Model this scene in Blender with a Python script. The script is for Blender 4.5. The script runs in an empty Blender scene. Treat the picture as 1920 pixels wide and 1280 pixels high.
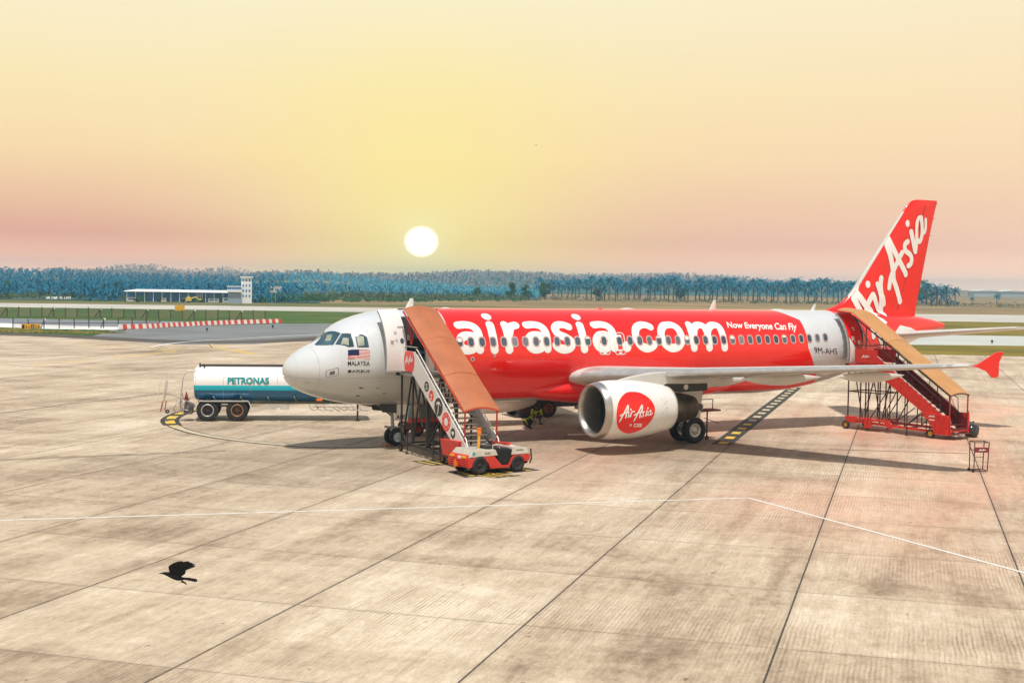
import bpy, math, random
import numpy as np
from mathutils import Vector, Matrix
random.seed(7)
C = bpy.context.scene.collection
R = math.radians
sin, cos, pi = math.sin, math.cos, math.pi
sc = bpy.context.scene

# ------------------------------------------------------------------ camera
CAM = np.array([-18.8458, -52.5881, 7.0336]); YAW = 0.512518; PIT = -0.043777; ROL = 0.016161; F = 2534.114
_fw = np.array([sin(YAW)*cos(PIT), cos(YAW)*cos(PIT), sin(PIT)])
_rt = np.array([cos(YAW), -sin(YAW), 0.]); _up = np.cross(_rt, _fw)
_r = _rt*cos(ROL)+_up*sin(ROL); _u = -_rt*sin(ROL)+_up*cos(ROL)
cam = bpy.data.cameras.new('camera'); camo = bpy.data.objects.new('camera', cam); C.objects.link(camo)
camo.matrix_world = Matrix(((_r[0], _u[0], -_fw[0], CAM[0]), (_r[1], _u[1], -_fw[1], CAM[1]), (_r[2], _u[2], -_fw[2], CAM[2]), (0, 0, 0, 1)))
cam.sensor_width = 36; cam.lens = F/1920*36; cam.clip_end = 20000
sc.camera = camo

def ray(px, py): return _fw*F + _r*(px-960) + _u*(640-py)
def G(px, py, z=0.):            # surveyed ground point seen at a pixel of the photograph
    d = ray(px, py); t = (z-CAM[2])/d[2]; return CAM + t*d
def onplane(px, py, ax, v):
    d = ray(px, py); t = (v-CAM[ax])/d[ax]; return CAM + t*d
def onplane2(px, py, A, B):     # vertical plane through two ground points -> distance along it, height
    A = np.array(A, float); B = np.array(B, float); t = (B-A)/np.linalg.norm(B-A); n = np.array([-t[1], t[0]])
    d = ray(px, py); k = ((A-CAM[:2])@n)/(d[:2]@n); q = CAM+k*d
    return (q[:2]-A)@t, q[2]
def polar(px, dist):            # ground position at a bearing and a distance
    d = ray(px, 520); h = math.hypot(d[0], d[1]); return CAM[0]+d[0]/h*dist, CAM[1]+d[1]/h*dist

# ------------------------------------------------------------------ world and sun
w = bpy.data.worlds.new('World'); sc.world = w; w.use_nodes = True
nt = w.node_tree; nt.nodes.clear(); N = nt.nodes; L = nt.links
def lin(c):
    return tuple((x/255/12.92 if x/255 <= .04045 else ((x/255+.055)/1.055)**2.4) for x in c)+(1,)
out = N.new('ShaderNodeOutputWorld'); bg = N.new('ShaderNodeBackground'); L.new(bg.outputs[0], out.inputs[0])
tc = N.new('ShaderNodeTexCoord'); nrm = N.new('ShaderNodeVectorMath'); nrm.operation = 'NORMALIZE'; L.new(tc.outputs['Generated'], nrm.inputs[0])
sep = N.new('ShaderNodeSeparateXYZ'); L.new(nrm.outputs[0], sep.inputs[0])
def wmath(op, a, b=None, clamp=False):
    m = N.new('ShaderNodeMath'); m.operation = op; m.use_clamp = clamp
    for i, x in enumerate((a, b)):
        if x is None: continue
        if isinstance(x, (int, float)): m.inputs[i].default_value = x
        else: L.new(x, m.inputs[i])
    return m.outputs[0]
def ramp(nodes, links, fac, stops):
    r = nodes.new('ShaderNodeValToRGB'); links.new(fac, r.inputs[0]); e = r.color_ramp.elements
    e[0].position = stops[0][0]; e[0].color = stops[0][1]; e[1].position = stops[-1][0]; e[1].color = stops[-1][1]
    for p, c in stops[1:-1]:
        k = e.new(p); k.color = c
    return r.outputs[0]
def wmix(f, a, b, mode='MIX'):
    m = N.new('ShaderNodeMix'); m.data_type = 'RGBA'; m.blend_type = mode
    L.new(f, m.inputs[0]) if not isinstance(f, (int, float)) else setattr(m.inputs[0], 'default_value', f)
    for i, x in ((6, a), (7, b)):
        if isinstance(x, tuple): m.inputs[i].default_value = x
        else: L.new(x, m.inputs[i])
    return m.outputs[2]
SKY_Z = [(0, (1.45, .82, .50, 1)), (.012, (1.12, .56, .36, 1)), (.03, (.80, .37, .26, 1)), (.055, lin((238, 188, 150))), (.09, lin((248, 214, 158))),
         (.14, lin((250, 227, 170))), (.21, lin((249, 237, 200))), (.32, lin((215, 208, 190))), (.6, lin((140, 152, 170))), (1.0, lin((112, 130, 158)))]
base = ramp(N, L, sep.outputs[2], SKY_Z)
# the right side of the sky is paler and more peach than the left
side = N.new('ShaderNodeVectorMath'); side.operation = 'DOT_PRODUCT'; L.new(nrm.outputs[0], side.inputs[0]); side.inputs[1].default_value = tuple(_rt)
sidef = wmath('MULTIPLY', wmath('ADD', side.outputs['Value'], .05, True), 1.6, True)
pale = ramp(N, L, sep.outputs[2], [(0, (1.75, 1.12, .72, 1)), (.014, (1.3, .86, .60, 1)), (.028, (1.0, .68, .50, 1)), (.06, lin((248, 208, 176))), (.12, lin((250, 218, 176))), (.21, lin((251, 231, 190))), (.34, lin((215, 208, 190))), (1.0, lin((112, 130, 158)))])
base = wmix(sidef, base, pale)
SD = ray(790, 453); SD = SD/np.linalg.norm(SD)
dt = N.new('ShaderNodeVectorMath'); dt.operation = 'DOT_PRODUCT'; L.new(nrm.outputs[0], dt.inputs[0]); dt.inputs[1].default_value = tuple(SD)
ang = wmath('ARCCOSINE', wmath('MINIMUM', dt.outputs['Value'], 1.0))
glow = wmath('MULTIPLY', wmath('EXPONENT', wmath('MULTIPLY', wmath('MULTIPLY', ang, ang), -1/(.125**2))), .82, True)
base = wmix(glow, base, lin((254, 236, 138)))
glow2 = wmath('MULTIPLY', wmath('EXPONENT', wmath('MULTIPLY', wmath('MULTIPLY', ang, ang), -1/(.021**2))), .62, True)
base = wmix(glow2, base, lin((255, 244, 180)))
nz = N.new('ShaderNodeTexNoise'); nz.inputs['Scale'].default_value = 2.2; nz.inputs['Detail'].default_value = 5
mp = N.new('ShaderNodeMapping'); mp.inputs['Scale'].default_value = (1, 1, 5); L.new(nrm.outputs[0], mp.inputs[0]); L.new(mp.outputs[0], nz.inputs['Vector'])
veil = wmath('MULTIPLY', wmath('SUBTRACT', nz.outputs[0], .45, True), .5, True)
base = wmix(veil, base, lin((252, 236, 205)))
# the disc is a little squat near the horizon
sv = N.new('ShaderNodeVectorMath'); sv.operation = 'SUBTRACT'; L.new(nrm.outputs[0], sv.inputs[0]); sv.inputs[1].default_value = tuple(SD)
sm_ = N.new('ShaderNodeVectorMath'); sm_.operation = 'MULTIPLY'; L.new(sv.outputs[0], sm_.inputs[0]); sm_.inputs[1].default_value = (1, 1, 1.10)
sl_ = N.new('ShaderNodeVectorMath'); sl_.operation = 'LENGTH'; L.new(sm_.outputs[0], sl_.inputs[0])
disc = wmath('MULTIPLY', wmath('SUBTRACT', .0133, sl_.outputs['Value']), 190, True)
base = wmix(disc, base, (2.2, 2.1, 1.9, 1))
sky = N.new('ShaderNodeTexSky'); sky.sky_type = 'NISHITA'; sky.sun_disc = False
SUN_EL, SUN_AZ = R(71), R(204)     # azimuth clockwise from +Y
sky.sun_elevation = SUN_EL; sky.sun_rotation = SUN_AZ
nish = wmix(1.0, sky.outputs[0], (.012, .012, .012, 1), 'MULTIPLY')
tot = wmix(1.0, base, nish, 'ADD')
L.new(tot, bg.inputs[0]); bg.inputs[1].default_value = 1.0
sun = bpy.data.lights.new('sun', 'SUN'); sun.energy = 4.0; sun.angle = R(3.5); sun.color = (1, .95, .86)
suno = bpy.data.objects.new('sun', sun); C.objects.link(suno)
sd = Vector((sin(SUN_AZ)*cos(SUN_EL), cos(SUN_AZ)*cos(SUN_EL), sin(SUN_EL)))
suno.rotation_euler = sd.to_track_quat('Z', 'Y').to_euler()
sc.view_settings.view_transform = 'Standard'; sc.view_settings.look = 'None'; sc.view_settings.exposure = 0; sc.view_settings.gamma = 1
sc.cycles.use_denoising = True
sc.cycles.max_bounces = 6; sc.cycles.transparent_max_bounces = 24; sc.cycles.volume_bounces = 0

# ------------------------------------------------------------------ materials
MATS = {}
class Sh:
    def __init__(s, m):
        s.m = m; m.use_nodes = True; s.N = m.node_tree.nodes; s.L = m.node_tree.links
        s.b = s.N['Principled BSDF']; s.tc = s.N.new('ShaderNodeTexCoord')
    def math(s, op, a, b=None, clamp=False, c=None):
        n = s.N.new('ShaderNodeMath'); n.operation = op; n.use_clamp = clamp
        for i, x in enumerate((a, b, c)):
            if x is None: continue
            if isinstance(x, (int, float)): n.inputs[i].default_value = x
            else: s.L.new(x, n.inputs[i])
        return n.outputs[0]
    def noise(s, scale, detail=4, rough=.55, vec=None, mscale=None, rot=None, dist=0):
        n = s.N.new('ShaderNodeTexNoise'); n.inputs['Scale'].default_value = scale; n.inputs['Detail'].default_value = detail
        n.inputs['Roughness'].default_value = rough; n.inputs['Distortion'].default_value = dist
        v = vec or s.tc.outputs['Object']
        if mscale or rot:
            m = s.N.new('ShaderNodeMapping'); s.L.new(v, m.inputs[0])
            if mscale: m.inputs['Scale'].default_value = mscale
            if rot: m.inputs['Rotation'].default_value = rot
            v = m.outputs[0]
        s.L.new(v, n.inputs['Vector']); return n.outputs[0]
    def ramp(s, fac, stops): return ramp(s.N, s.L, fac, stops)
    def mix(s, f, a, b, mode='MIX'):
        m = s.N.new('ShaderNodeMix'); m.data_type = 'RGBA'; m.blend_type = mode
        if isinstance(f, (int, float)): m.inputs[0].default_value = f
        else: s.L.new(f, m.inputs[0])
        for i, x in ((6, a), (7, b)):
            if isinstance(x, tuple): m.inputs[i].default_value = x if len(x) == 4 else x+(1,)
            else: s.L.new(x, m.inputs[i])
        return m.outputs[2]
    def xyz(s, v=None):
        n = s.N.new('ShaderNodeSeparateXYZ'); s.L.new(v or s.tc.outputs['Object'], n.inputs[0]); return n.outputs
    def col(s, c): s.L.new(c, s.b.inputs['Base Color'])
    def bump(s, h, strength=.2, dist=.02):
        b = s.N.new('ShaderNodeBump'); b.inputs['Strength'].default_value = strength; b.inputs['Distance'].default_value = dist
        s.L.new(h, b.inputs['Height']); s.L.new(b.outputs[0], s.b.inputs['Normal'])
def mat(name, c, rough=.5, metal=0, var=.12, scale=3., spec=.5, coat=0, dirt=None, bump=0):
    if name in MATS: return MATS[name]
    m = bpy.data.materials.new(name); s = Sh(m)
    s.b.inputs['Roughness'].default_value = rough; s.b.inputs['Metallic'].default_value = metal
    s.b.inputs['Specular IOR Level'].default_value = spec; s.b.inputs['Coat Weight'].default_value = coat; s.b.inputs['Coat Roughness'].default_value = .08
    n = s.noise(scale, 5)
    lo = tuple(x*(1-var) for x in c); hi = tuple(min(1, x*(1+var)) for x in c)
    o = s.ramp(n, [(.3, lo+(1,)), (.7, hi+(1,))])
    if dirt:
        d = s.noise(scale*2.3, 6, .7); f = s.math('MULTIPLY', s.math('SUBTRACT', d, .52, True), dirt[1], True)
        o = s.mix(f, o, dirt[0])
    s.col(o)
    if bump: s.bump(s.noise(scale*8, 4), bump)
    MATS[name] = m; return m
white = mat('white_paint', (.76, .76, .75), .28, var=.03, coat=.5, dirt=((.42, .38, .32), .35))
RED = (.86, .007, .004)
red = mat('red_paint', RED, .3, var=.06, coat=.5)
redm = mat('red_steel', (.62, .035, .022), .42, var=.15, scale=5, dirt=((.12, .04, .03), 1.2))
dkred = mat('maroon_steel', (.055, .016, .014), .5, var=.2)
black = mat('black_steel', (.022, .018, .018), .5, var=.3)
rubber = mat('rubber', (.018, .018, .019), .75, var=.25, scale=9, dirt=((.07, .06, .05), .9))
steel = mat('steel', (.5, .5, .5), .35, .9, var=.15)
grey = mat('grey_paint', (.33, .35, .36), .45, var=.1, dirt=((.12, .1, .08), .8))
glass = mat('dark_glass', (.05, .075, .10), .08, var=.35, scale=1.5, spec=.8)
letterw = mat('white_lettering', (.86, .86, .84), .35, var=.02)
letterb = mat('black_lettering', (.015, .015, .017), .4)
navy = mat('navy_paint', (.006, .01, .07), .35)
yellow = mat('yellow_paint', (.75, .48, .03), .5, var=.15, dirt=((.2, .15, .05), .8))
orange = mat('orange_canopy', (.43, .135, .05), .5, var=.14, scale=1.1, dirt=((.26, .06, .025), 1.2))
tan = mat('tan_canopy', (.50, .25, .09), .5, var=.10, scale=1.1)
alu = mat('worn_aluminium', (.55, .54, .52), .4, .6, var=.12, dirt=((.2, .16, .1), .6))
dark = mat('dark_void', (.006, .006, .007), .8)
beacon = mat('orange_lamp', (.9, .2, .01), .25, var=.1)
beige = mat('underside_beige', (.50, .43, .33), .5, var=.12, scale=2, dirt=((.2, .15, .09), .8))
amber = mat('amber_lens', (.95, .42, .02), .25)

# fuselage livery: paint borders in real aircraft coordinates
def livery():
    m = bpy.data.materials.new('fuselage_livery'); s = Sh(m); x, y, z = s.xyz()
    h = s.math('SUBTRACT', 5.9, z)
    def gt(a, b): return s.math('GREATER_THAN', a, b)
    lowc = s.math('MULTIPLY', s.math('POWER', s.math('MAXIMUM', s.math('SUBTRACT', 4.1, z), 0), 1.3), .6)
    topc = s.math('MULTIPLY', s.math('MAXIMUM', s.math('SUBTRACT', z, 5.4), 0), -2.0)
    crv = s.math('ADD', lowc, topc)
    b1 = s.math('ADD', 6.72, lowc); b2 = s.math('ADD', 26.35, crv); b3 = s.math('ADD', 29.1, lowc)
    r1 = s.math('MULTIPLY', gt(x, b1), gt(b2, x)); r2 = gt(x, b3)
    low = gt(z, 1.93)
    redf = s.math('MAXIMUM', s.math('MULTIPLY', r1, low), r2, True)
    n = s.noise(1.2, 5); wh = s.ramp(n, [(.3, (.60, .63, .66, 1)), (.7, (.66, .69, .72, 1))])
    # belly grime plus underside shade painted into the white, deeper lower down
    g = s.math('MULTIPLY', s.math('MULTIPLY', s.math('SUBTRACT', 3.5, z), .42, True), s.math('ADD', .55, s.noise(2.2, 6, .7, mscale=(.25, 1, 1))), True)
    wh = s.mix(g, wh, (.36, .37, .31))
    rd = s.ramp(s.noise(.8, 4), [(.3, (.86, .005, .002, 1)), (.7, (.93, .008, .004, 1))])
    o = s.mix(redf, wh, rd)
    # skin panel seams
    seam = s.math('LESS_THAN', s.math('ABSOLUTE', s.math('SUBTRACT', s.math('FRACT', s.math('MULTIPLY', s.math('ADD', x, .4), 1/1.6)), .5)), .0022)
    seam2 = s.math('LESS_THAN', s.math('ABSOLUTE', s.math('SUBTRACT', z, 3.02)), .006)
    sm = s.math('MULTIPLY', s.math('MAXIMUM', seam, seam2), .45)
    o = s.mix(sm, o, s.mix(.6, o, (.02, .02, .02)))
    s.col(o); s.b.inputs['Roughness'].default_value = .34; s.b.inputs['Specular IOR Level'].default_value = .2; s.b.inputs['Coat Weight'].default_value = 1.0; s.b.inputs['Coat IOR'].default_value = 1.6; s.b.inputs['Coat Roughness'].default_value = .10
    s.bump(s.noise(.9, 3, mscale=(1.2, 1, 1)), .06, .05)
    return m
LIV = livery()

# ------------------------------------------------------------------ mesh helpers
WM = {}
class MB:
    def __init__(s): s.v = []; s.f = []; s.m = []; s.s = []
    def add(s, vs, fs, mi=0, smooth=False):
        o = len(s.v); s.v += [tuple(float(c) for c in p) for p in vs]
        for f in fs: s.f.append(tuple(i+o for i in f)); s.m.append(mi); s.s.append(smooth)
        return s
    def bx(s, x0, x1, y0, y1, z0, z1, mi=0):
        vs = [(x, y, z) for x in (x0, x1) for y in (y0, y1) for z in (z0, z1)]
        return s.add(vs, [(0, 1, 3, 2), (4, 6, 7, 5), (0, 4, 5, 1), (2, 3, 7, 6), (0, 2, 6, 4), (1, 5, 7, 3)], mi)
    def hexa(s, b, t, mi=0):          # bottom quad, top quad
        return s.add(list(b)+list(t), [(3, 2, 1, 0), (4, 5, 6, 7), (0, 1, 5, 4), (1, 2, 6, 5), (2, 3, 7, 6), (3, 0, 4, 7)], mi)
    def bar(s, p, q, w, h=None, mi=0, up=(0, 0, 1)):   # rectangular bar
        h = h or w; p = Vector(p); q = Vector(q); d = (q-p).normalized(); u = Vector(up)
        if abs(d.dot(u)) > .98: u = Vector((1, 0, 0))
        a = d.cross(u).normalized(); b = a.cross(d)
        cs = [a*w/2*i+b*h/2*j for i, j in ((-1, -1), (1, -1), (1, 1), (-1, 1))]
        return s.hexa([p+c for c in cs], [q+c for c in cs], mi)
    def tube(s, p, q, r, r2=None, n=8, mi=0, cap=True):
        r2 = r if r2 is None else r2
        return s.path([p, q], [r, r2], n, mi, cap)
    def path(s, pts, r, n=8, mi=0, cap=True):
        pts = [Vector(p) for p in pts]; rs = r if isinstance(r, (list, tuple)) else [r]*len(pts)
        vs = []; a = None
        for i, p in enumerate(pts):
            d = (pts[min(i+1, len(pts)-1)]-pts[max(i-1, 0)]).normalized()
            if a is None:
                u = Vector((0, 0, 1)) if abs(d.z) < .9 else Vector((1, 0, 0)); a = d.cross(u).normalized()
            else: a = (a-d*a.dot(d)).normalized()
            b = d.cross(a)
            vs += [p+(a*cos(2*pi*k/n)+b*sin(2*pi*k/n))*rs[i] for k in range(n)]
        fs = [(i*n+k, i*n+(k+1) % n, (i+1)*n+(k+1) % n, (i+1)*n+k) for i in range(len(pts)-1) for k in range(n)]
        s.add(vs, fs, mi, True)
        if cap:
            s.add(vs[:n], [tuple(range(n))[::-1]], mi); s.add(vs[-n:], [tuple(range(n))], mi)
        return s
    def lathe(s, prof, o, ax, n=32, mi=0, smooth=True):   # prof: (along, radius)
        o = Vector(o); ax = Vector(ax).normalized(); u = Vector((0, 0, 1)) if abs(ax.z) < .9 else Vector((1, 0, 0))
        a = ax.cross(u).normalized(); b = ax.cross(a); vs = []
        for (t, r) in prof: vs += [o+ax*t+(a*cos(2*pi*k/n)+b*sin(2*pi*k/n))*max(r, 1e-4) for k in range(n)]
        fs = [(i*n+k, (i+1)*n+k, (i+1)*n+(k+1) % n, i*n+(k+1) % n) for i in range(len(prof)-1) for k in range(n)]
        return s.add(vs, fs, mi, smooth)
    def loft(s, secs, mi=0, smooth=True, cap=True):
        n = len(secs[0]); vs = [p for q in secs for p in q]
        s.add(vs, [(i*n+k, i*n+(k+1) % n, (i+1)*n+(k+1) % n, (i+1)*n+k) for i in range(len(secs)-1) for k in range(n)], mi, smooth)
        if cap: s.add(secs[0], [tuple(range(n))[::-1]], mi); s.add(secs[-1], [tuple(range(n))], mi)
        return s
    def prism(s, poly, f0, f1, mi=0):   # poly list of 2D, f0/f1 map 2D -> 3D
        n = len(poly); return s.loft([[f0(*p) for p in poly], [f1(*p) for p in poly]], mi, False)
    def build(s, name, mats, parent=None, world=True, bevel=0, link=True, sm=None):
        me = bpy.data.meshes.new(name); vs = s.v
        if parent is not None and world:
            M = WM[parent.name].inverted(); vs = [tuple(M @ Vector(p)) for p in vs]
        me.from_pydata(vs, [], s.f)
        for m in (mats if isinstance(mats, (list, tuple)) else [mats]): me.materials.append(m)
        me.polygons.foreach_set('material_index', s.m); me.polygons.foreach_set('use_smooth', s.s if sm is None else [sm]*len(s.f)); me.update()
        o = bpy.data.objects.new(name, me)
        if link: C.objects.link(o)
        if parent is not None: o.parent = parent; WM[o.name] = WM[parent.name]
        else: WM[o.name] = Matrix.Identity(4)
        if bevel:
            b = o.modifiers.new('bevel', 'BEVEL'); b.width = bevel; b.segments = 2; b.limit_method = 'ANGLE'; b.angle_limit = R(40)
        return o
def thing(name, label, cat, loc=(0, 0, 0), rz=0, group=None):
    o = bpy.data.objects.new(name, None); C.objects.link(o); o.location = loc; o.rotation_euler = (0, 0, rz)
    o['label'] = label; o['category'] = cat
    if group: o['group'] = group
    o.empty_display_size = .3; WM[o.name] = Matrix.Translation(Vector(loc)) @ Matrix.Rotation(rz, 4, 'Z'); return o
def tag(o, label, cat, group=None, kind=None):
    o['label'] = label; o['category'] = cat
    if group: o['group'] = group
    if kind: o['kind'] = kind
    return o
def struct(o): o['kind'] = 'structure'; return o
def copytree(o, loc, rz=0, scale=1, label=None, group=None):
    r = o.copy(); C.objects.link(r); r.location = loc; r.rotation_euler = (0, 0, rz); r.scale = (scale,)*3 if isinstance(scale, (int, float)) else scale
    if label: r['label'] = label
    if group: r['group'] = group
    for ch in o.children:
        c = ch.copy(); C.objects.link(c); c.parent = r
        for g in ch.children:
            d = g.copy(); C.objects.link(d); d.parent = c
    return r
def smoothpath(pts, n=8, closed=False):
    P = [Vector(p) for p in pts]; out = []; m = len(P)
    if m < 3 and not closed:
        return [P[0].lerp(P[1], i/n) for i in range(n+1)]
    rng = range(m if closed else m-1)
    for i in rng:
        g = (lambda k: P[k % m]) if closed else (lambda k: P[min(max(k, 0), m-1)])
        p0, p1, p2, p3 = g(i-1), g(i), g(i+1), g(i+2)
        for j in range(n):
            t = j/n; out.append(.5*((2*p1)+(p2-p0)*t+(2*p0-5*p1+4*p2-p3)*t*t+(3*p1-p0-3*p2+p3)*t*t*t))
    if not closed: out.append(P[-1])
    return out
def stroke(mb, pts, wd, mapf, off, n=8, closed=False, mi=0, cols=4, raw=False):
    p = (densify(pts, .12, closed) if raw else smoothpath(pts, n, closed)); m = len(p); rows = []
    wds = wd if isinstance(wd, (list, tuple)) else [wd, wd]
    for i, q in enumerate(p):
        a = p[(i+1) % m] if closed else p[min(i+1, m-1)]; b = p[i-1] if closed else p[max(i-1, 0)]
        d = (a-b).normalized(); nn = Vector((-d.y, d.x)); h = (wds[0]+(wds[1]-wds[0])*i/max(1, m-1))/2
        rows.append((q, d, nn, h))
    def emit(rr):
        vs = [mapf(*(q+nn*h*(2*k/cols-1)), off) for q, d, nn, h in rr for k in range(cols+1)]
        c = cols+1
        mb.add(vs, [(i*c+k, i*c+k+1, (i+1)*c+k+1, (i+1)*c+k) for i in range(len(rr)-1) for k in range(cols)], mi)
    if closed: emit(rows+[rows[0]]); return
    cap = []
    q, d, nn, h = rows[0]
    pre = [(q-d*h*sin(t), d, nn, h*max(cos(t), .02)) for t in (pi/2, pi/2*.8, pi/2*.6, pi/2*.4, pi/2*.2)]
    q, d, nn, h = rows[-1]
    post = [(q+d*h*sin(t), d, nn, h*max(cos(t), .02)) for t in (pi/2*.2, pi/2*.4, pi/2*.6, pi/2*.8, pi/2)]
    emit(pre+rows+post)
def densify(pts, step, closed=True):
    out = []; n = len(pts)
    for i in range(n if closed else n-1):
        a = Vector(pts[i]); b = Vector(pts[(i+1) % n]); k = max(1, int(math.ceil((b-a).length/step)))
        out += [a.lerp(b, j/k) for j in range(k)]
    return out if closed else out+[Vector(pts[-1])]
def patch(mb, outline, mapf, off, mi=0, rings=4, ctr=None):
    if rings > 0 : outline = densify(outline, .15)
    n = len(outline); o = [Vector(p) for p in outline]; c = Vector(ctr) if ctr else sum(o, Vector((0, 0)))/n
    vs = [mapf(c.x, c.y, off)]
    for k in range(1, rings+1):
        for p in o: q = c.lerp(p, k/rings); vs.append(mapf(q.x, q.y, off))
    fs = [(0, 1+i, 1+(i+1) % n) for i in range(n)]
    for k in range(rings-1):
        a = 1+k*n; b = 1+(k+1)*n
        fs += [(a+i, b+i, b+(i+1) % n, a+(i+1) % n) for i in range(n)]
    mb.add(vs, fs, mi, True)
def rrect(cx, cy, w, h, r, n=5):
    out = []
    for (sx, sy, a0) in ((1, 1, 0), (-1, 1, pi/2), (-1, -1, pi), (1, -1, 1.5*pi)):
        for k in range(n+1):
            a = a0+pi/2*k/n; out.append((cx+sx*(w/2-r)+r*cos(a), cy+sy*(h/2-r)+r*sin(a)))
    return out
def ellipse(cx, cy, a, b, n=24): return [(cx+a*cos(2*pi*k/n), cy+b*sin(2*pi*k/n)) for k in range(n)]
def dens(poly, k=4):
    out = []
    for i, p in enumerate(poly):
        q = poly[(i+1) % len(poly)]
        out += [(p[0]+(q[0]-p[0])*j/k, p[1]+(q[1]-p[1])*j/k) for j in range(k)]
    return out
# all lettering outlines are taken from the built-in font once, before anything else is in the scene
TEXTS = [('Now Everyone Can Fly', .022, 0), ('9M-AHS', 0, 0), ('MALAYSIA', .012, 0), ('AIRBUS', .012, 0), ('AHS', .03, 0), ('GLS01', .02, 0), ('AirAsia', .02, .3), ('Tug', .02, .3), ('PETRONAS', .045, 0),
         ('A', .03, 0), ('G', .03, 0), ('C', .03, 0), ('8', .03, 0)]+[(ch, .04, 0) for ch in sorted(set('WELCOMETOLCCT'))]
GLY = {}
def bake_texts():
    obs = []
    for key in TEXTS:
        cu = bpy.data.curves.new('t', 'FONT'); cu.body = key[0]; cu.size = 1; cu.offset = key[1]; cu.shear = key[2]; cu.resolution_u = 4
        o = bpy.data.objects.new('t', cu); C.objects.link(o); obs.append((key, o, cu))
    bpy.context.view_layer.update(); dg = bpy.context.evaluated_depsgraph_get()
    for key, o, cu in obs:
        me = bpy.data.meshes.new_from_object(o.evaluated_get(dg))
        vs = [(v.co.x, v.co.y) for v in me.vertices]; fs = [tuple(p.vertices) for p in me.polygons]
        x0 = min(v[0] for v in vs); x1 = max(v[0] for v in vs); y1 = max(v[1] for v in vs)
        GLY[key] = ([((x-x0)/(x1-x0), y/y1) for x, y in vs], fs); bpy.data.meshes.remove(me)
    for key, o, cu in obs: bpy.data.objects.remove(o); bpy.data.curves.remove(cu)
    bpy.context.view_layer.update()
bake_texts()
def text_polys(txt, bold=0.0, shear=0): return GLY[(txt, bold, shear)]
def text(mb, txt, u0, u1, v0, v1, mapf, off, mi=0, bold=.02, shear=0, skew=0):
    vs, fs = text_polys(txt, bold, shear)
    mb.add([mapf(u0+(u1-u0)*a, v0+(v1-v0)*b+skew*a, off) for a, b in vs], fs, mi)

# ------------------------------------------------------------------ shared "script" lettering strokes (normalised, x right, y up)
_S = [([(165, 840), (260, 660), (385, 425)], 40), ([(388, 440), (392, 520), (345, 640), (325, 745)], 40), ([(178, 695), (280, 640), (400, 592)], 32),
      ([(405, 605), (388, 735)], 30), ([(388, 735), (440, 690), (478, 592)], 24), ([(480, 592), (442, 720)], 32), ([(478, 615), (515, 580), (556, 588)], 28),
      ([(540, 825), (640, 640), (750, 420)], 40), ([(756, 430), (762, 520), (712, 640), (692, 738)], 40), ([(545, 680), (660, 620), (785, 592)], 32),
      ([(822, 592), (780, 605), (785, 650), (800, 690), (755, 720), (740, 700)], 26), ([(888, 560), (852, 700)], 32), ([(852, 700), (900, 660)], 22),
      ([(992, 552), (930, 590), (908, 660), (935, 680), (975, 630), (995, 560)], 24), ([(998, 560), (975, 660), (1000, 665), (1034, 615)], 24)]
_SD = [((462, 535), 24), ((916, 500), 24)]
def script(mb, fmap, off, mi=0, s=1.):
    k = 0
    for p, wd in _S:
        q = [fmap(*a) for a in p]; a = fmap(0, 0); b = fmap(100, 0); sc_ = math.hypot(b[0]-a[0], b[1]-a[1])/100
        yield q, wd*sc_*s, off+.0012*k; k += 1
def do_script(mb, fmap, mapf, off, mi=0, s=1., n=4, cols=2):
    for q, wd, o in script(mb, fmap, off, mi, s): stroke(mb, q, wd, mapf, o, n, mi=mi, cols=cols)
    a = fmap(0, 0); b = fmap(100, 0); k = math.hypot(b[0]-a[0], b[1]-a[1])/100
    for c, r in _SD: patch(mb, ellipse(*fmap(*c), r*k, r*k, 12), mapf, off, mi, 1)

# =================================================================== GROUND
def gmesh(name, pts, z, m):
    mb = MB(); mb.add([(p[0], p[1], z) for p in pts], [tuple(range(len(pts)))]); return struct(mb.build(name, m))
def strip(mb, pts, wd, z, mi=0, n=10, raw=False):
    stroke_pts = [Vector(p[:2]) for p in pts]
    p = stroke_pts if raw else smoothpath(stroke_pts, n)
    vs = []
    for i, q in enumerate(p):
        d = (p[min(i+1, len(p)-1)]-p[max(i-1, 0)]).normalized(); nn = Vector((-d.y, d.x))*wd/2
        vs += [(*(q-nn), z), (*(q+nn), z)]
    mb.add(vs, [(2*i, 2*i+2, 2*i+3, 2*i+1) for i in range(len(p)-1)], mi)
GX, GY, GPHI, GA, GB = -8.5149, -10.6953, .7735, 5.118, 5.0804

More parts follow.
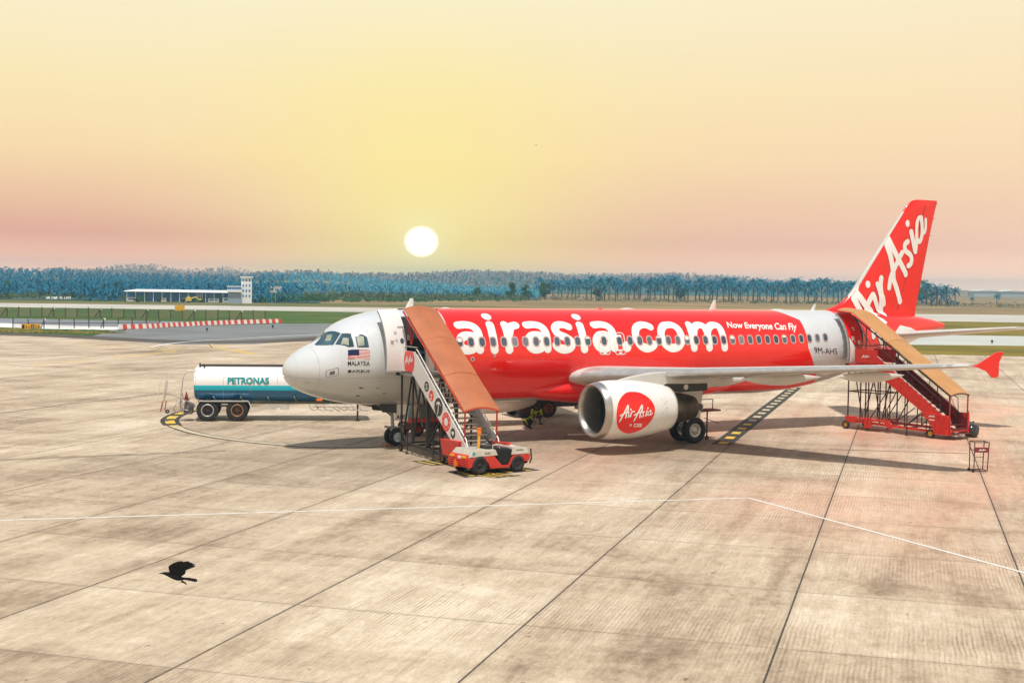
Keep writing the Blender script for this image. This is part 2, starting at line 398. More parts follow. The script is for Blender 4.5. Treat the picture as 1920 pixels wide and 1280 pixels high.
def concrete():
    m = bpy.data.materials.new('apron_concrete'); s = Sh(m)
    mp = s.N.new('ShaderNodeMapping'); mp.vector_type = 'TEXTURE'; mp.inputs['Location'].default_value = (GX, GY, 0); mp.inputs['Rotation'].default_value = (0, 0, GPHI)
    s.L.new(s.tc.outputs['Object'], mp.inputs[0]); V = mp.outputs[0]
    x, y, z = s.xyz(V)          # x along the long joints, y across them
    def dist(c, period):
        f = s.math('FRACT', s.math('ADD', s.math('DIVIDE', c, period), .5)); return s.math('MULTIPLY', s.math('ABSOLUTE', s.math('SUBTRACT', f, .5)), period)
    wob = s.math('MULTIPLY', s.math('SUBTRACT', s.noise(6, 5, .8, V), .5), .035)
    dl = s.math('ADD', dist(y, GA), wob); dc = s.math('ADD', dist(x, GB), wob)
    jl = s.math('LESS_THAN', dl, .021); jc = s.math('LESS_THAN', dc, .011)
    halo = s.math('MULTIPLY', s.math('SUBTRACT', 1, s.math('DIVIDE', s.math('MINIMUM', dl, dc), .14), True), s.math('MULTIPLY', s.noise(3.5, 5, .7, V), .5), True)
    # slab to slab tone
    fl = s.N.new('ShaderNodeCombineXYZ'); s.L.new(s.math('FLOOR', s.math('ADD', s.math('DIVIDE', x, GB), 0)), fl.inputs[0]); s.L.new(s.math('FLOOR', s.math('DIVIDE', y, GA)), fl.inputs[1])
    wn = s.N.new('ShaderNodeTexWhiteNoise'); s.L.new(fl.outputs[0], wn.inputs[0])
    big = s.noise(.055, 4, .6, V, dist=.6); mid = s.noise(.35, 6, .68, V, mscale=(1, .55, 1), dist=.5); fine = s.noise(2.6, 8, .75, V, mscale=(.8, 1.4, 1)); 
    streak = s.noise(.5, 8, .72, V, mscale=(.16, 1.6, 1), dist=.4, rot=(0, 0, R(48)))
    t = s.math('ADD', s.math('ADD', s.math('ADD', s.math('MULTIPLY', big, .36), .06), s.math('MULTIPLY', mid, .48)), s.math('ADD', s.math('MULTIPLY', fine, .40), s.math('MULTIPLY', streak, .55)))
    t = s.math('ADD', t, s.math('MULTIPLY', s.math('SUBTRACT', wn.outputs[0], .5), .10))
    o = s.ramp(s.math('MULTIPLY', t, .5), [(.375, (.20, .135, .085, 1)), (.43, (.355, .265, .18, 1)), (.47, (.485, .375, .265, 1)), (.51, (.57, .46, .335, 1)), (.565, (.71, .60, .465, 1))])
    f2 = s.noise(9, 4, .7, V, mscale=(.5, 1.6, 1)); f3 = s.noise(24, 3, .6, V)
    grain = s.math('ADD', .52, s.math('ADD', s.math('MULTIPLY', f2, .60), s.math('MULTIPLY', f3, .32)))
    gc = s.N.new('ShaderNodeCombineXYZ')
    for i in range(3): s.L.new(grain, gc.inputs[i])
    o = s.mix(1.0, o, gc.outputs[0], 'MULTIPLY')
    # broomed / tined grooves running along the slabs, only where wear has kept them
    wv = s.N.new('ShaderNodeTexWave'); wv.wave_type = 'BANDS'; wv.bands_direction = 'Y'; wv.inputs['Scale'].default_value = 3.3; wv.inputs['Distortion'].default_value = 4.0
    wv.inputs['Detail'].default_value = 3; wv.inputs['Detail Scale'].default_value = .22; wv.inputs['Detail Roughness'].default_value = .6
    s.L.new(V, wv.inputs['Vector'])
    gm = s.math('MULTIPLY', s.math('SUBTRACT', s.noise(.13, 4, .6, V), .43, True), 5.0, True)
    gl = s.noise(4.2, 5, .8, V, mscale=(.12, 2.2, 1), dist=.3)
    gf = s.math('MULTIPLY', gm, s.math('MULTIPLY', s.math('SUBTRACT', gl, .40, True), 6.0, True))
    dk = s.math('MULTIPLY', s.math('SUBTRACT', .30, wv.outputs[1], True), 6.0, True); lt = s.math('MULTIPLY', s.math('SUBTRACT', wv.outputs[1], .74, True), 5.0, True)
    o = s.mix(s.math('MULTIPLY', s.math('MULTIPLY', dk, gf), .62), o, (.20, .135, .085)); o = s.mix(s.math('MULTIPLY', s.math('MULTIPLY', lt, gf), .26), o, (.80, .71, .56))
    gr2 = s.math('MULTIPLY', s.math('MULTIPLY', s.math('SUBTRACT', s.noise(5.5, 4, .8, V, mscale=(.10, 2.6, 1), dist=.6), .55, True), 7, True), .5)
    o = s.mix(gr2, o, (.23, .165, .11))
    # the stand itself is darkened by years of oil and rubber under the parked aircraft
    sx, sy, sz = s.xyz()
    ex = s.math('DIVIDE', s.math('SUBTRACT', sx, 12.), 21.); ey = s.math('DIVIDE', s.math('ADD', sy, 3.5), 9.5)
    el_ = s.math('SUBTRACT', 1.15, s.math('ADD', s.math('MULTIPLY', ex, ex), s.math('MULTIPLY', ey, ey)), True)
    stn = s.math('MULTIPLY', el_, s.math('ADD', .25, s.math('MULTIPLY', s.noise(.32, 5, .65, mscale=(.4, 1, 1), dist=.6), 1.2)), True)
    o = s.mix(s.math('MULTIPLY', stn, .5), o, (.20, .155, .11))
    # red light-leak glow painted into the concrete colour, on the right of the stand
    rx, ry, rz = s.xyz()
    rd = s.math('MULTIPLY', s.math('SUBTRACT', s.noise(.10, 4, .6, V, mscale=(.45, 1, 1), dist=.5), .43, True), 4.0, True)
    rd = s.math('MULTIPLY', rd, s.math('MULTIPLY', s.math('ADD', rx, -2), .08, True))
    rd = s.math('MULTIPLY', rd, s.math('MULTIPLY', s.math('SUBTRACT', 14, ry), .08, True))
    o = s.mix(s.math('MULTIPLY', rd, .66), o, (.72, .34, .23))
    # small spots and oil stains
    sp = s.math('GREATER_THAN', s.noise(2.6, 2, .5, V), .74); o = s.mix(s.math('MULTIPLY', sp, .7), o, (.10, .075, .055))
    sp = s.math('GREATER_THAN', s.noise(11, 1, .4, V), .80); o = s.mix(s.math('MULTIPLY', sp, .6), o, (.09, .07, .05))
    oil = s.math('MULTIPLY', s.math('SUBTRACT', s.noise(.28, 5, .65), .60, True), 4, True); o = s.mix(s.math('MULTIPLY', oil, .45), o, (.16, .125, .09))
    o = s.mix(halo, o, (.22, .16, .11))
    o = s.mix(s.math('MULTIPLY', s.math('MAXIMUM', s.math('MULTIPLY', jl, 1), s.math('MULTIPLY', jc, .72)), .92), o, (.035, .028, .022))
    s.col(o); s.b.inputs['Roughness'].default_value = .78
    s.bump(s.math('ADD', fine, s.math('MULTIPLY', gl, .6)), .25, .012)
    return m
def grassm(name, a, b, c2, sc1=.05):
    m = bpy.data.materials.new(name); s = Sh(m)
    n = s.math('ADD', s.math('MULTIPLY', s.noise(sc1, 6, .65, mscale=(1, 1, 1), dist=.4), .6), s.math('MULTIPLY', s.noise(1.3, 6, .8), .4))
    s.col(s.ramp(n, [(.36, a+(1,)), (.5, b+(1,)), (.64, c2+(1,))])); s.b.inputs['Roughness'].default_value = .9; s.b.inputs['Specular IOR Level'].default_value = .1
    s.bump(s.noise(3, 6, .8), .8, .1)
    return m
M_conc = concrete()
M_grass = grassm('grass_green', (.028, .075, .016), (.06, .115, .022), (.17, .155, .05), .035)
M_dry = grassm('grass_dry', (.15, .12, .045), (.26, .175, .085), (.42, .30, .12), .02)
M_olive = grassm('grass_olive', (.10, .10, .02), (.20, .155, .025), (.30, .21, .04))
M_asph = mat('taxiway_asphalt', (.17, .18, .185), .8, var=.2, scale=.12, dirt=((.12, .10, .09), 1.5))
M_tar = mat('rubber_stained_asphalt', (.075, .06, .05), .85, var=.35, scale=.2)
M_rwy = mat('runway_surface', (.50, .47, .42), .8, var=.15, scale=.05, dirt=((.30, .26, .22), 1.2))
M_pale = mat('pale_taxiway', (.48, .50, .46), .8, var=.1, scale=.06)
M_wroad = mat('pale_road', (.74, .73, .70), .8, var=.05, scale=.2)
M_blueroad = mat('service_road', (.20, .22, .26), .8, var=.15, scale=.2)

# terrain: flat field with low rises far off
def terr_h(x, y):
    d = math.hypot(x-CAM[0], y-CAM[1]); b = math.atan2(x-CAM[0], y-CAM[1])-YAW
    h = 0.
    k = max(0., min(1., (d-470)/700)); k = k*k*(3-2*k)
    h += k*float(np.interp(b, [-.6, -.45, -.36, -.27, -.2, -.157, -.10, -.04, .03], [9.5, 8.6, 7.4, 4.6, 4.4, 8.8, 4.8, 1.5, 0]))*(1+.05*sin(b*90)+.04*sin(b*171+1))
    k2 = max(0., min(1., (d-1050)/300)); k2 = k2*k2*(3-2*k2)
    h += k2*float(np.interp(b, [-.13, -.08, -.02, .06, .11, .15, .17, .23], [0, 5, 12.5, 9.5, 11.5, 10.5, 7, 0]))*(1+.05*sin(b*120))
    k3 = max(0., min(1., (d-1550)/350))
    h += k3*(13*math.exp(-((b+.27)/.035)**2) + 10*math.exp(-((b+.21)/.02)**2)+7*math.exp(-((b-.2)/.3)**2))
    return h
mb = MB(); vs = []; fs = []
ds = [0, 60, 150, 300, 470, 560, 650, 750, 850, 950, 1050, 1170, 1300, 1400, 1550, 1650, 1800, 1900, 2100, 2300, 3000, 4200, 6000, 9000]
nb = 180
for d in ds:
    for k in range(nb):
        b = 2*pi*k/nb; bb = (k/nb*2-1)
        b = YAW + (bb**3*(pi-.6)+bb*.6)
        x = CAM[0]+d*sin(b); y = CAM[1]+d*cos(b); vs.append((x, y, (terr_h(x, y) if d < 2200 else 0)-.02))
for i in range(len(ds)-1):
    for k in range(nb-1): fs.append((i*nb+k, i*nb+k+1, (i+1)*nb+k+1, (i+1)*nb+k))
    fs.append((i*nb+nb-1, i*nb, (i+1)*nb, (i+1)*nb+nb-1))
mb.add(vs, fs, 0, True); struct(mb.build('ground', M_dry))

# green field between runway and apron (z -.016), then the paved surfaces in 4 mm steps
def gp(*pp): return [G(*p) for p in pp]
gmesh('grass_field', gp((-400, 568), (0, 574.5), (560, 582), (1000, 592), (1920, 604), (2400, 611), (2400, 760), (1200, 760), (-400, 760)), -.016, M_grass)
gmesh('grass_verge', gp((1000, 592), (1920, 604), (2400, 612), (2400, 680), (1920, 672), (1500, 663), (1000, 640)), -.012, M_olive)
gmesh('grass_strip', gp((-400, 552), (0, 560), (300, 563), (900, 573), (1000, 575), (560, 574.5), (0, 567.5), (-400, 562)), -.012, grassm('grass_mixed', (.06, .10, .03), (.14, .14, .05), (.30, .22, .12), .03))
gmesh('runway', gp((-400, 562), (0, 568), (560, 575), (1200, 583), (1920, 590.5), (2500, 597), (2500, 614), (1920, 604.5), (1200, 593), (560, 583), (0, 575.3), (-400, 569.5)), -.008, M_rwy)
mb = MB()
for a, b in (((-400, 563.6), (2500, 600)), ((-400, 568), (2500, 612))):
    p, q = G(*a), G(*b); strip(mb, [p, q], 1.2, -.004, raw=True)
struct(mb.build('runway_edge_line', mat('faded_white_marking', (.75, .73, .68), .8, var=.1)))
gmesh('taxiway', gp((640, 605), (1000, 612), (1500, 624), (1920, 630), (2400, 637), (2400, 656), (1920, 648), (1500, 644), (1000, 640), (640, 640)), -.008, M_pale)
gmesh('asphalt_taxiway', gp((215, 618), (360, 612), (527, 606.5), (700, 606), (1100, 612), (1100, 650), (640, 650), (300, 655), (120, 640), (180, 628)), -.004, M_asph)
gmesh('service_road', gp((-300, 588), (0, 596.5), (240, 601), (420, 604), (528, 605), (300, 614), (150, 611), (0, 605.5), (-300, 600)), -.008, M_blueroad)
gmesh('pale_road', gp((-300, 600), (0, 605.5), (150, 611), (300, 614), (222, 618.5), (60, 616), (0, 613), (-300, 606)), -.004, M_wroad)
# apron outline
ap = gp((-900, 600), (-300, 620), (0, 628), (120, 630), (240, 640), (330, 646), (480, 645), (640, 633), (760, 627), (1300, 645), (1500, 650), (1720, 664), (1920, 668), (2600, 680))
ap += [np.array([90, -90, 0]), np.array([-80, -90, 0])]
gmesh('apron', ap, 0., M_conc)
mb = MB()
strip(mb, [G(-60, 624), G(120, 630), G(270, 638), G(420, 641), G(560, 637), G(690, 627)], 5.5, .004)
struct(mb.build('tar_band', M_tar))
mb = MB(); strip(mb, [G(280, 651), G(345, 641), G(480, 633), G(640, 624)], .35, .008); struct(mb.build('taxiway_edge_line', mat('faded_white_marking', (.75, .73, .68))))

# markings
M_blk = mat('black_marking', (.035, .035, .032), .8, var=.3, scale=6)
M_yel = mat('yellow_marking', (.72, .47, .06), .8, var=.2, scale=6, dirt=((.1, .08, .04), 1.5))
M_wht = mat('white_marking', (.72, .69, .63), .7, var=.10, scale=6, dirt=((.5, .42, .32), 1.3))
mb = MB(); p = [G(-200, 982), G(0, 975), G(1400, 933)]; strip(mb, p, .13, .004, raw=True); strip(mb, [G(1400, 933)+np.array([.04, .02, 0]), G(1915, 1072), G(2100, 1122)], .13, .008, raw=True)
struct(mb.build('stand_boundary_line', M_wht))
cp = [G(400, 765), G(352, 771), G(322, 783), G(322, 795), G(352, 808), G(410, 820), G(500, 831), G(600, 837), G(700, 836), G(790, 831)]
curve = smoothpath([Vector(q[:2]) for q in cp], 12)
mb = MB(); strip(mb, curve[:int(len(curve)*.36)], .90, .004, raw=True); strip(mb, curve[int(len(curve)*.36)-1:], .62, .0045, raw=True); struct(mb.build('guidance_line_backing', M_blk))
mb = MB()
acc = 0; start = None; seg = []
for i in range(1, len(curve)):
    L_ = (curve[i]-curve[i-1]).length; acc += L_; seg.append(curve[i])
    if acc > 1.35:
        if len(seg) > 1 and i < len(curve)*.42: strip(mb, seg, .46, .008, raw=True)
        acc = -.75; seg = []
    if acc < 0: seg = []
struct(mb.build('guidance_line_dash', M_yel))
# cream centre of the narrow double line that continues to the nose wheel
mb = MB(); strip(mb, curve[int(len(curve)*.36):], .38, .012, raw=True); struct(mb.build('guidance_line_gap', mat('worn_cream_marking', (.52, .43, .31), .8, var=.15, scale=3)))
A, B = G(1352, 833.5), G(1491, 726)
mb = MB(); strip(mb, [A, B], .90, .004, raw=True); struct(mb.build('taxi_lead_backing', M_blk))
mb = MB(); mb2 = MB(); Lr = float(np.linalg.norm(B-A)); u_ = (B-A)/Lr; k = .35; j = 0
while k < Lr-1: strip(mb if j < 5 else mb2, [A+u_*k, A+u_*(k+.9)], .40, .008, raw=True); k += 2.15; j += 1
struct(mb.build('taxi_lead_dash', M_yel)); struct(mb2.build('taxi_lead_worn_dash', mat('worn_cream_dash', (.56, .44, .27), .8, var=.15, scale=3)))
mb = MB()
for o in (-.13, .13):
    a, b = G(-100, 866), G(424, 845); d = (b-a)/np.linalg.norm(b-a); nn = np.array([-d[1], d[0], 0])*o
    strip(mb, [a+nn, b+nn], .06, .004, raw=True)
a, b = G(1555, 842), G(1815, 850)
strip(mb, [a, b], .14, .004, raw=True)
strip(mb, [G(1380, 540+92), G(1381, 540+93)], .02, .004, raw=True)
struct(mb.build('thin_black_line', M_blk))
# hatched equipment boxes by the front stairs
def hatch(c, name):
    c = [np.array(G(*q)) for q in c]
    mb = MB(); mb.add([(q[0], q[1], .004) for q in c], [(0, 1, 2, 3)]); struct(mb.build(name+'_backing', M_blk))
    mb = MB(); n = 4
    for k in range(n):
        t0, t1 = (k+.34)/n, (k+.66)/n
        a = c[0]+(c[1]-c[0])*t0; b = c[0]+(c[1]-c[0])*t1; d = c[3]+(c[2]-c[3])*t0; e = c[3]+(c[2]-c[3])*t1
        mb.add([(*(a+(d-a)*.12)[:2], .008), (*(b+(e-b)*.12)[:2], .008), (*(b+(e-b)*.88)[:2], .008), (*(a+(d-a)*.88)[:2], .008)], [(0, 1, 2, 3)])
    struct(mb.build(name+'_stripe', M_yel))
hatch([(770, 864), (832, 861), (880, 868), (812, 873)], 'parking_box')
hatch([(838, 884), (985, 876), (1014, 881), (872, 895)], 'tractor_box')
hatch([(880, 890), (930, 886), (980, 891), (930, 896)], 'tractor_tail_box')
mb = MB()
for a, b in (((150, 645), (250, 652)), ((205, 672), (330, 658)), ((330, 658), (270, 651)), ((388, 648), (470, 664)), ((440, 655), (480, 664)), ((60, 684), (170, 675)), ((290, 655), (345, 650)), ((395, 645), (430, 650))):
    strip(mb, [G(*a), G(*b)], .3, .004, raw=True)
struct(mb.build('faded_yellow_marking', M_yel))
mb = MB()
for a, b in (((280, 652), (296, 656)), ((290, 651), (306, 655)), ((300, 650), (316, 654)), ((225, 664), (290, 657)), ((165, 668), (215, 665)), ((392, 646), (398, 652)), ((0, 775), (140, 756)), ((140, 756), (320, 737)), ((0, 685), (120, 680)), ((560, 693), (640, 688))):
    strip(mb, [G(*a), G(*b)], .12, .008, raw=True)
struct(mb.build('faded_black_marking', mat('worn_dark_marking', (.12, .09, .06), .8, var=.3, scale=3)))

# =================================================================== AIRLINER (nose at x=0, tail at x=37.6, port side towards -y)
def cr(xs, ys):
    xs = np.array(xs, float); ys = np.array(ys, float); m = np.zeros_like(ys); d = np.diff(ys)/np.diff(xs)
    for i in range(1, len(xs)-1):
        if d[i-1]*d[i] > 0:
            h0, h1 = xs[i]-xs[i-1], xs[i+1]-xs[i]; w1 = 2*h1+h0; w2 = h1+2*h0; m[i] = (w1+w2)/(w1/d[i-1]+w2/d[i])
    m[0] = d[0]; m[-1] = d[-1]
    def f(x):
        x = min(max(x, xs[0]), xs[-1]); i = int(min(max(np.searchsorted(xs, x)-1, 0), len(xs)-2)); h = xs[i+1]-xs[i]; t = (x-xs[i])/h
        return (2*t**3-3*t*t+1)*ys[i]+(t**3-2*t*t+t)*h*m[i]+(-2*t**3+3*t*t)*ys[i+1]+(t**3-t*t)*h*m[i+1]
    return f
SX = lambda x: math.sqrt(max(x, 0))
X0 = .05
_zt = cr([SX(v) for v in (0, .03, .12, .35, .7, 1.1, 1.5, 1.9, 2.3, 2.8, 3.4, 4.2, 5.2, 6.2, 24, 29, 33, 35, 36.5, 37.57)],
         [3.23, 3.45, 3.63, 3.89, 4.14, 4.34, 4.56, 4.93, 5.22, 5.44, 5.62, 5.76, 5.85, 5.87, 5.87, 5.86, 5.78, 5.62, 5.42, 5.20])
_zb = cr([SX(v) for v in (0, .03, .12, .35, .7, 1.1, 1.6, 2.2, 3, 4, 5, 6, 24, 26, 28, 30, 32, 34, 36, 37.57)],
         [3.23, 3.03, 2.87, 2.62, 2.42, 2.26, 2.10, 1.96, 1.83, 1.76, 1.73, 1.73, 1.73, 1.82, 2.08, 2.55, 3.15, 3.83, 4.50, 4.92])
_w = cr([SX(v) for v in (0, .03, .12, .35, .7, 1.1, 1.6, 2.2, 3, 4, 5, 6.2, 24, 26, 28, 30, 32, 34, 36, 37.57)],
        [0.0, .22, .42, .68, .92, 1.14, 1.36, 1.56, 1.75, 1.88, 1.95, 1.975, 1.975, 1.96, 1.88, 1.68, 1.36, .98, .52, .16])
def FUS(x):
    q = SX(x-X0); zt, zb = _zt(q), _zb(q); return max(_w(q), 1e-3), (zt+zb)/2, max((zt-zb)/2, 1e-3)
def fpt(x, phi):
    w_, zc, h = FUS(x); return Vector((x, -w_*cos(phi), zc+h*sin(phi)))
RR = 2.02
def fusmap(x, s, off):
    phi = s/RR; p = fpt(x, phi); a = fpt(x+.02, phi)-fpt(max(x-.02, X0+.001), phi); b = fpt(x, phi+.01)-fpt(x, phi-.01)
    n = a.cross(b).normalized()
    if n.y*(-cos(phi)) < 0 and abs(cos(phi)) > .05: n = -n
    return p+n*off
def fmapS(x, s, off):      # starboard mirror
    p = fusmap(x, s, off); return Vector((p.x, -p.y, p.z))
def fh(px, py):            # pixel of the photograph -> (x, s) on the fuselage skin
    d = ray(px, py); k0 = (-2.4-CAM[1])/d[1]; k1 = (1.5-CAM[1])/d[1]
    def ins(k):
        p = CAM+k*d
        if p[0] <= X0: return False
        w_, zc, h = FUS(p[0]); return (p[1]/w_)**2+((p[2]-zc)/h)**2 < 1
    n = 240; prev = k0
    for i in range(1, n+1):
        k = k0+(k1-k0)*i/n
        if ins(k):
            a, b = prev, k
            for _ in range(24):
                c = (a+b)/2
                if ins(c): b = c
                else: a = c
            p = CAM+b*d; w_, zc, h = FUS(p[0]); return (p[0], RR*math.atan2((p[2]-zc)/h, -p[1]/w_))
        prev = k
    # missed: closest to the crown line
    p = CAM+k0*d; return (p[0], RR*1.35)
def fz(x, z):              # (x, z) -> (x, s)
    w_, zc, h = FUS(x); return (x, RR*math.asin(max(-1, min(1, (z-zc)/h))))

PL = thing('airplane', 'red and white twin-engine passenger jet with large web address lettering parked on the apron', 'airplane', (15, 0, 0))
AP = PL
mb = MB(); secs = []
xs = [X0+.0004]+[X0+(k/26)**2*2.6 for k in range(1, 27)]+list(np.arange(2.8, 25, .4))+list(np.arange(25, 37.4, .3))+[37.57]
for x in xs: secs.append([fpt(x, 2*pi*k/72) for k in range(72)])
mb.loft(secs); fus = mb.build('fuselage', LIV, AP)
fus_livery_shift = True

# livery uses Object coordinates of parts whose origin is the airplane root at x=15 -> shift back
for nd in list(LIV.node_tree.nodes):
    if nd.bl_idname == 'ShaderNodeTexCoord':
        mpn = LIV.node_tree.nodes.new('ShaderNodeMapping'); mpn.inputs['Location'].default_value = (15, 0, 0)
        lk = [(l.to_socket) for l in nd.outputs['Object'].links]
        LIV.node_tree.links.new(nd.outputs['Object'], mpn.inputs[0])
        for t_ in lk: LIV.node_tree.links.new(mpn.outputs[0], t_)

# belly fairing
mb = MB(); secs = []
for k in range(41):
    t = k/40; x = 10.9+t*11.4; g = max(sin(pi*t), 0)**.55 if t < .5 else max(sin(pi*t), 0)**.7
    g = min(1, g*1.05); w_ = 1.2+.84*g; zb = 2.1-.58*g; zt = 2.4+.70*g
    secs.append([(x, -w_*math.copysign(abs(cos(a))**.7, cos(a)), (zt+zb)/2+(zt-zb)/2*math.copysign(abs(sin(a))**.8, sin(a))) for a in [2*pi*j/48 for j in range(48)]])
mb.loft(secs); mb.build('belly_fairing', red, AP)

def foil(n=14, tc=.12, camber=.015):
    xs_ = [(1-cos(pi*k/n))/2 for k in range(n+1)]
    yt = lambda x: 5*tc*(.2969*math.sqrt(x)-.126*x-.3516*x*x+.2843*x**3-.1036*x**4)
    yc = lambda x: camber*4*x*(1-x)
    up = [(x, yc(x)+yt(x)) for x in xs_]; lo = [(x, yc(x)-yt(x)) for x in xs_[1:-1]]
    return up+lo[::-1]
def wing_sec(y, xl, c, z, tc, twist, side=-1, camber=.015):
    out = []
    for a, b in foil(14, tc, camber):
        X = a*c; Z = b*c; r = -twist; out.append((xl+X*cos(r)-Z*sin(r)*0, side*y, z+Z+X*sin(r)))
    return out
WZ = lambda y: 2.92+(y-2.1)*.0845
WLE = lambda y: 12.75+(y-2.0)*.537
wsec = [(0.6, 12.2, 7.6, .15, R(4.0)), (2.0, 12.75, 6.5, .15, R(3.6)), (4.2, WLE(4.2), 5.25, .135, R(2.8)), (6.4, WLE(6.4), 4.05, .12, R(2.0)), (9.5, WLE(9.5), 3.25, .115, R(1.2)), (13, WLE(13), 2.4, .11, R(.6)), (16.2, WLE(16.2), 1.68, .11, 0), (16.9, WLE(16.9)+.08, 1.45, .10, 0)]
wingm = mat('wing_paint', (.58, .57, .54), .35, var=.06, scale=1.5, coat=.2, dirt=((.35, .3, .22), .5))
for side in (-1, 1):
    mb = MB(); secs = []
    for y, xl, c, tc_, tw in wsec: secs.append(wing_sec(y, xl, c, WZ(y) if y > 1 else WZ(1), tc_, tw, side))
    mb.loft(secs if side == 1 else [s_[::-1] for s_ in secs])
    wg = mb.build('wing', wingm, AP)
    # slat leading edge: bare metal strip
    mb = MB()
    rows = []
    for y in np.linspace(2.3, 16.4, 20):
        i = max(k for k in range(len(wsec)) if wsec[k][0] <= y); a, b = wsec[i], wsec[min(i+1, len(wsec)-1)]; t = (y-a[0])/max(1e-6, b[0]-a[0])
        xl, c, tc_, tw = [a[j]+(b[j]-a[j])*t for j in (1, 2, 3, 4)]
        pts = wing_sec(y, xl, c, WZ(y), tc_*1.05, tw, side); n = len(pts)
        rows.append([(pts[k % n][0]-.012, pts[k % n][1], pts[k % n][2]) for k in (-3, -2, -1, 0, 1, 2, 3)])
    vs = [p for r_ in rows for p in r_]; mb.add(vs, [(i*7+k, i*7+k+1, (i+1)*7+k+1, (i+1)*7+k) for i in range(19) for k in range(6)], 0, True)
    mb.build('slat', alu, wg)
    mb = MB()     # fixed panel seams / aileron gap, fuel door strip
    for y in (3.0, 5.6, 8.2, 11.0, 13.8):
        i = max(k for k in range(len(wsec)) if wsec[k][0] <= y); a, b = wsec[i], wsec[i+1]; t = (y-a[0])/(b[0]-a[0])
        xl, c, tc_, tw = [a[j]+(b[j]-a[j])*t for j in (1, 2, 3, 4)]
        pts = wing_sec(y, xl, c, WZ(y), tc_*1.02, tw, side)[15:]
        mb = MB(); mb.path([(p[0], p[1], p[2]-.004) for p in pts[2:-2]], .008, 4); mb.build('panel_seam', dark, wg)
    if 0: mb.build('panel_seam', dark, wg)
    # wingtip fence
    y = 17.0*side; zt = WZ(17.)
    o2 = [(20.95, zt-.02), (21.25, zt+.05), (22.25, zt+.50), (22.62, zt+.52), (22.38, zt+.10), (22.38, zt-.38), (22.28, zt-.46), (22.05, zt-.46), (21.75, zt-.22), (21.25, zt-.06)]
    mb = MB(); mb.prism(o2, lambda a, b: (a, y-.03, b), lambda a, b: (a, y+.03, b)); mb.build('wingtip_fence', red, AP, bevel=.015)
    # flap track fairings
    for (yy, x0, x1, rr) in ((5.0, 16.3, 20.3, .27), (8.9, 16.6, 20.9, .25), (12.7, 18.3, 21.9, .21)):
        secs = []
        for k in range(17):
            t = k/16; g = max(sin(pi*t)**.65, .02) if t < .6 else max((1-(t-.6)/.4)**.8*sin(pi*.6)**.65, .02)
            z0 = WZ(yy)-.27-.02*t-.22*t*(1-t)
            secs.append([(x0+(x1-x0)*t, yy*side+rr*.62*g*cos(a), z0+rr*1.05*g*sin(a)) for a in [2*pi*j/16 for j in range(16)]])
        mb = MB(); mb.loft(secs); mb.build('flap_track_fairing', wingm, wg)

# horizontal stabilisers
for side in (-1, 1):
    secs = []
    for y, xl, c, z in ((.3, 32.1, 4.3, 4.53), (1.2, 32.65, 3.9, 4.63), (6.0, 35.75, 1.65, 5.14), (6.22, 35.98, 1.4, 5.16)):
        secs.append(wing_sec(y, xl, c, z, .10, 0, side, 0))
    mb = MB(); mb.loft(secs if side == 1 else [s_[::-1] for s_ in secs]); st = mb.build('stabilizer', wingm, AP)
    # white apex plate on the tailcone around the root
    mb = MB(); mp_ = fusmap if side == -1 else fmapS
    patch(mb, dens([fz(31.9, 4.35), fz(32.6, 4.55), fz(33.4, 5.12), fz(34.3, 4.98), fz(35.9, 4.66), fz(35.9, 4.3)], 4), mp_, .012, rings=5); mb.build('root_plate', white, st)

# fin
fsec = [(5.45, 28.6, 35.5), (5.80, 29.0, 35.52), (5.95, 29.45, 35.55), (6.15, 30.0, 35.6), (6.4, 30.42, 35.65), (6.75, 30.85, 35.72), (8, 31.83, 36.0), (10, 33.45, 36.45), (11.3, 34.52, 36.78), (11.55, 34.76, 36.86), (11.72, 35.05, 36.9), (11.78, 35.4, 36.92)]
def finlim(z):
    z = min(max(z, fsec[0][0]), fsec[-1][0]); i = max(k for k in range(len(fsec)-1) if fsec[k][0] <= z); a, b = fsec[i], fsec[i+1]; t = (z-a[0])/(b[0]-a[0])
    return a[1]+(b[1]-a[1])*t, a[2]+(b[2]-a[2])*t
def finthick(x, z):
    xl, xt = finlim(z); c = xt-xl; t = min(max((x-xl)/c, 0.001), 1); tcv = .6/c if c > 5 else .115
    return max(5*tcv*c*(.2969*math.sqrt(t)-.126*t-.3516*t*t+.2843*t**3-.1036*t**4), 0)
mb = MB(); secs = []
for z, xl, xt in fsec:
    tcv = .6/(xt-xl) if xt-xl > 5 else .115
    if z > 11.6: tcv *= .5
    secs.append([(xl+a*(xt-xl), -b*(xt-xl), z) for a, b in foil(16, tcv, 0)])
mb.loft([s_[::-1] for s_ in secs]); fin = mb.build('vertical_fin', red, AP)
# bare leading edge strip of the fin
mb = MB(); rows = []
for z in np.linspace(6.6, 11.1, 14):
    xl, xt = finlim(z); c = xt-xl; rows.append([(xl+x_*c-.01, sgn*(finthick(xl+x_*c, z)+.012), z) for x_, sgn in ((.035, -1), (.015, -1), (.004, -1), (0, 0), (.004, 1), (.015, 1), (.035, 1))])
vs = [p for r_ in rows for p in r_]; mb.add(vs, [(i*7+k, i*7+k+1, (i+1)*7+k+1, (i+1)*7+k) for i in range(13) for k in range(6)], 0, True); mb.build('leading_edge', wingm, fin)
mb = MB()     # rudder gap
mb.path([(34.05, -finthick(34.05, 6.0)-.006, 5.9), (34.9, -finthick(34.9, 8.5)-.006, 8.5), (35.95, -finthick(35.95, 11.5)-.006, 11.5)], .012, 4); mb.build('rudder_gap', dkred, fin)
for k, z in enumerate((9.9, 10.8, 11.6)):
    xl, xt = finlim(z); mb = MB(); mb.tube((xt-.02, 0, z), (xt+.13, 0, z-.01), .012, n=5); mb.build('static_wick', black, fin)

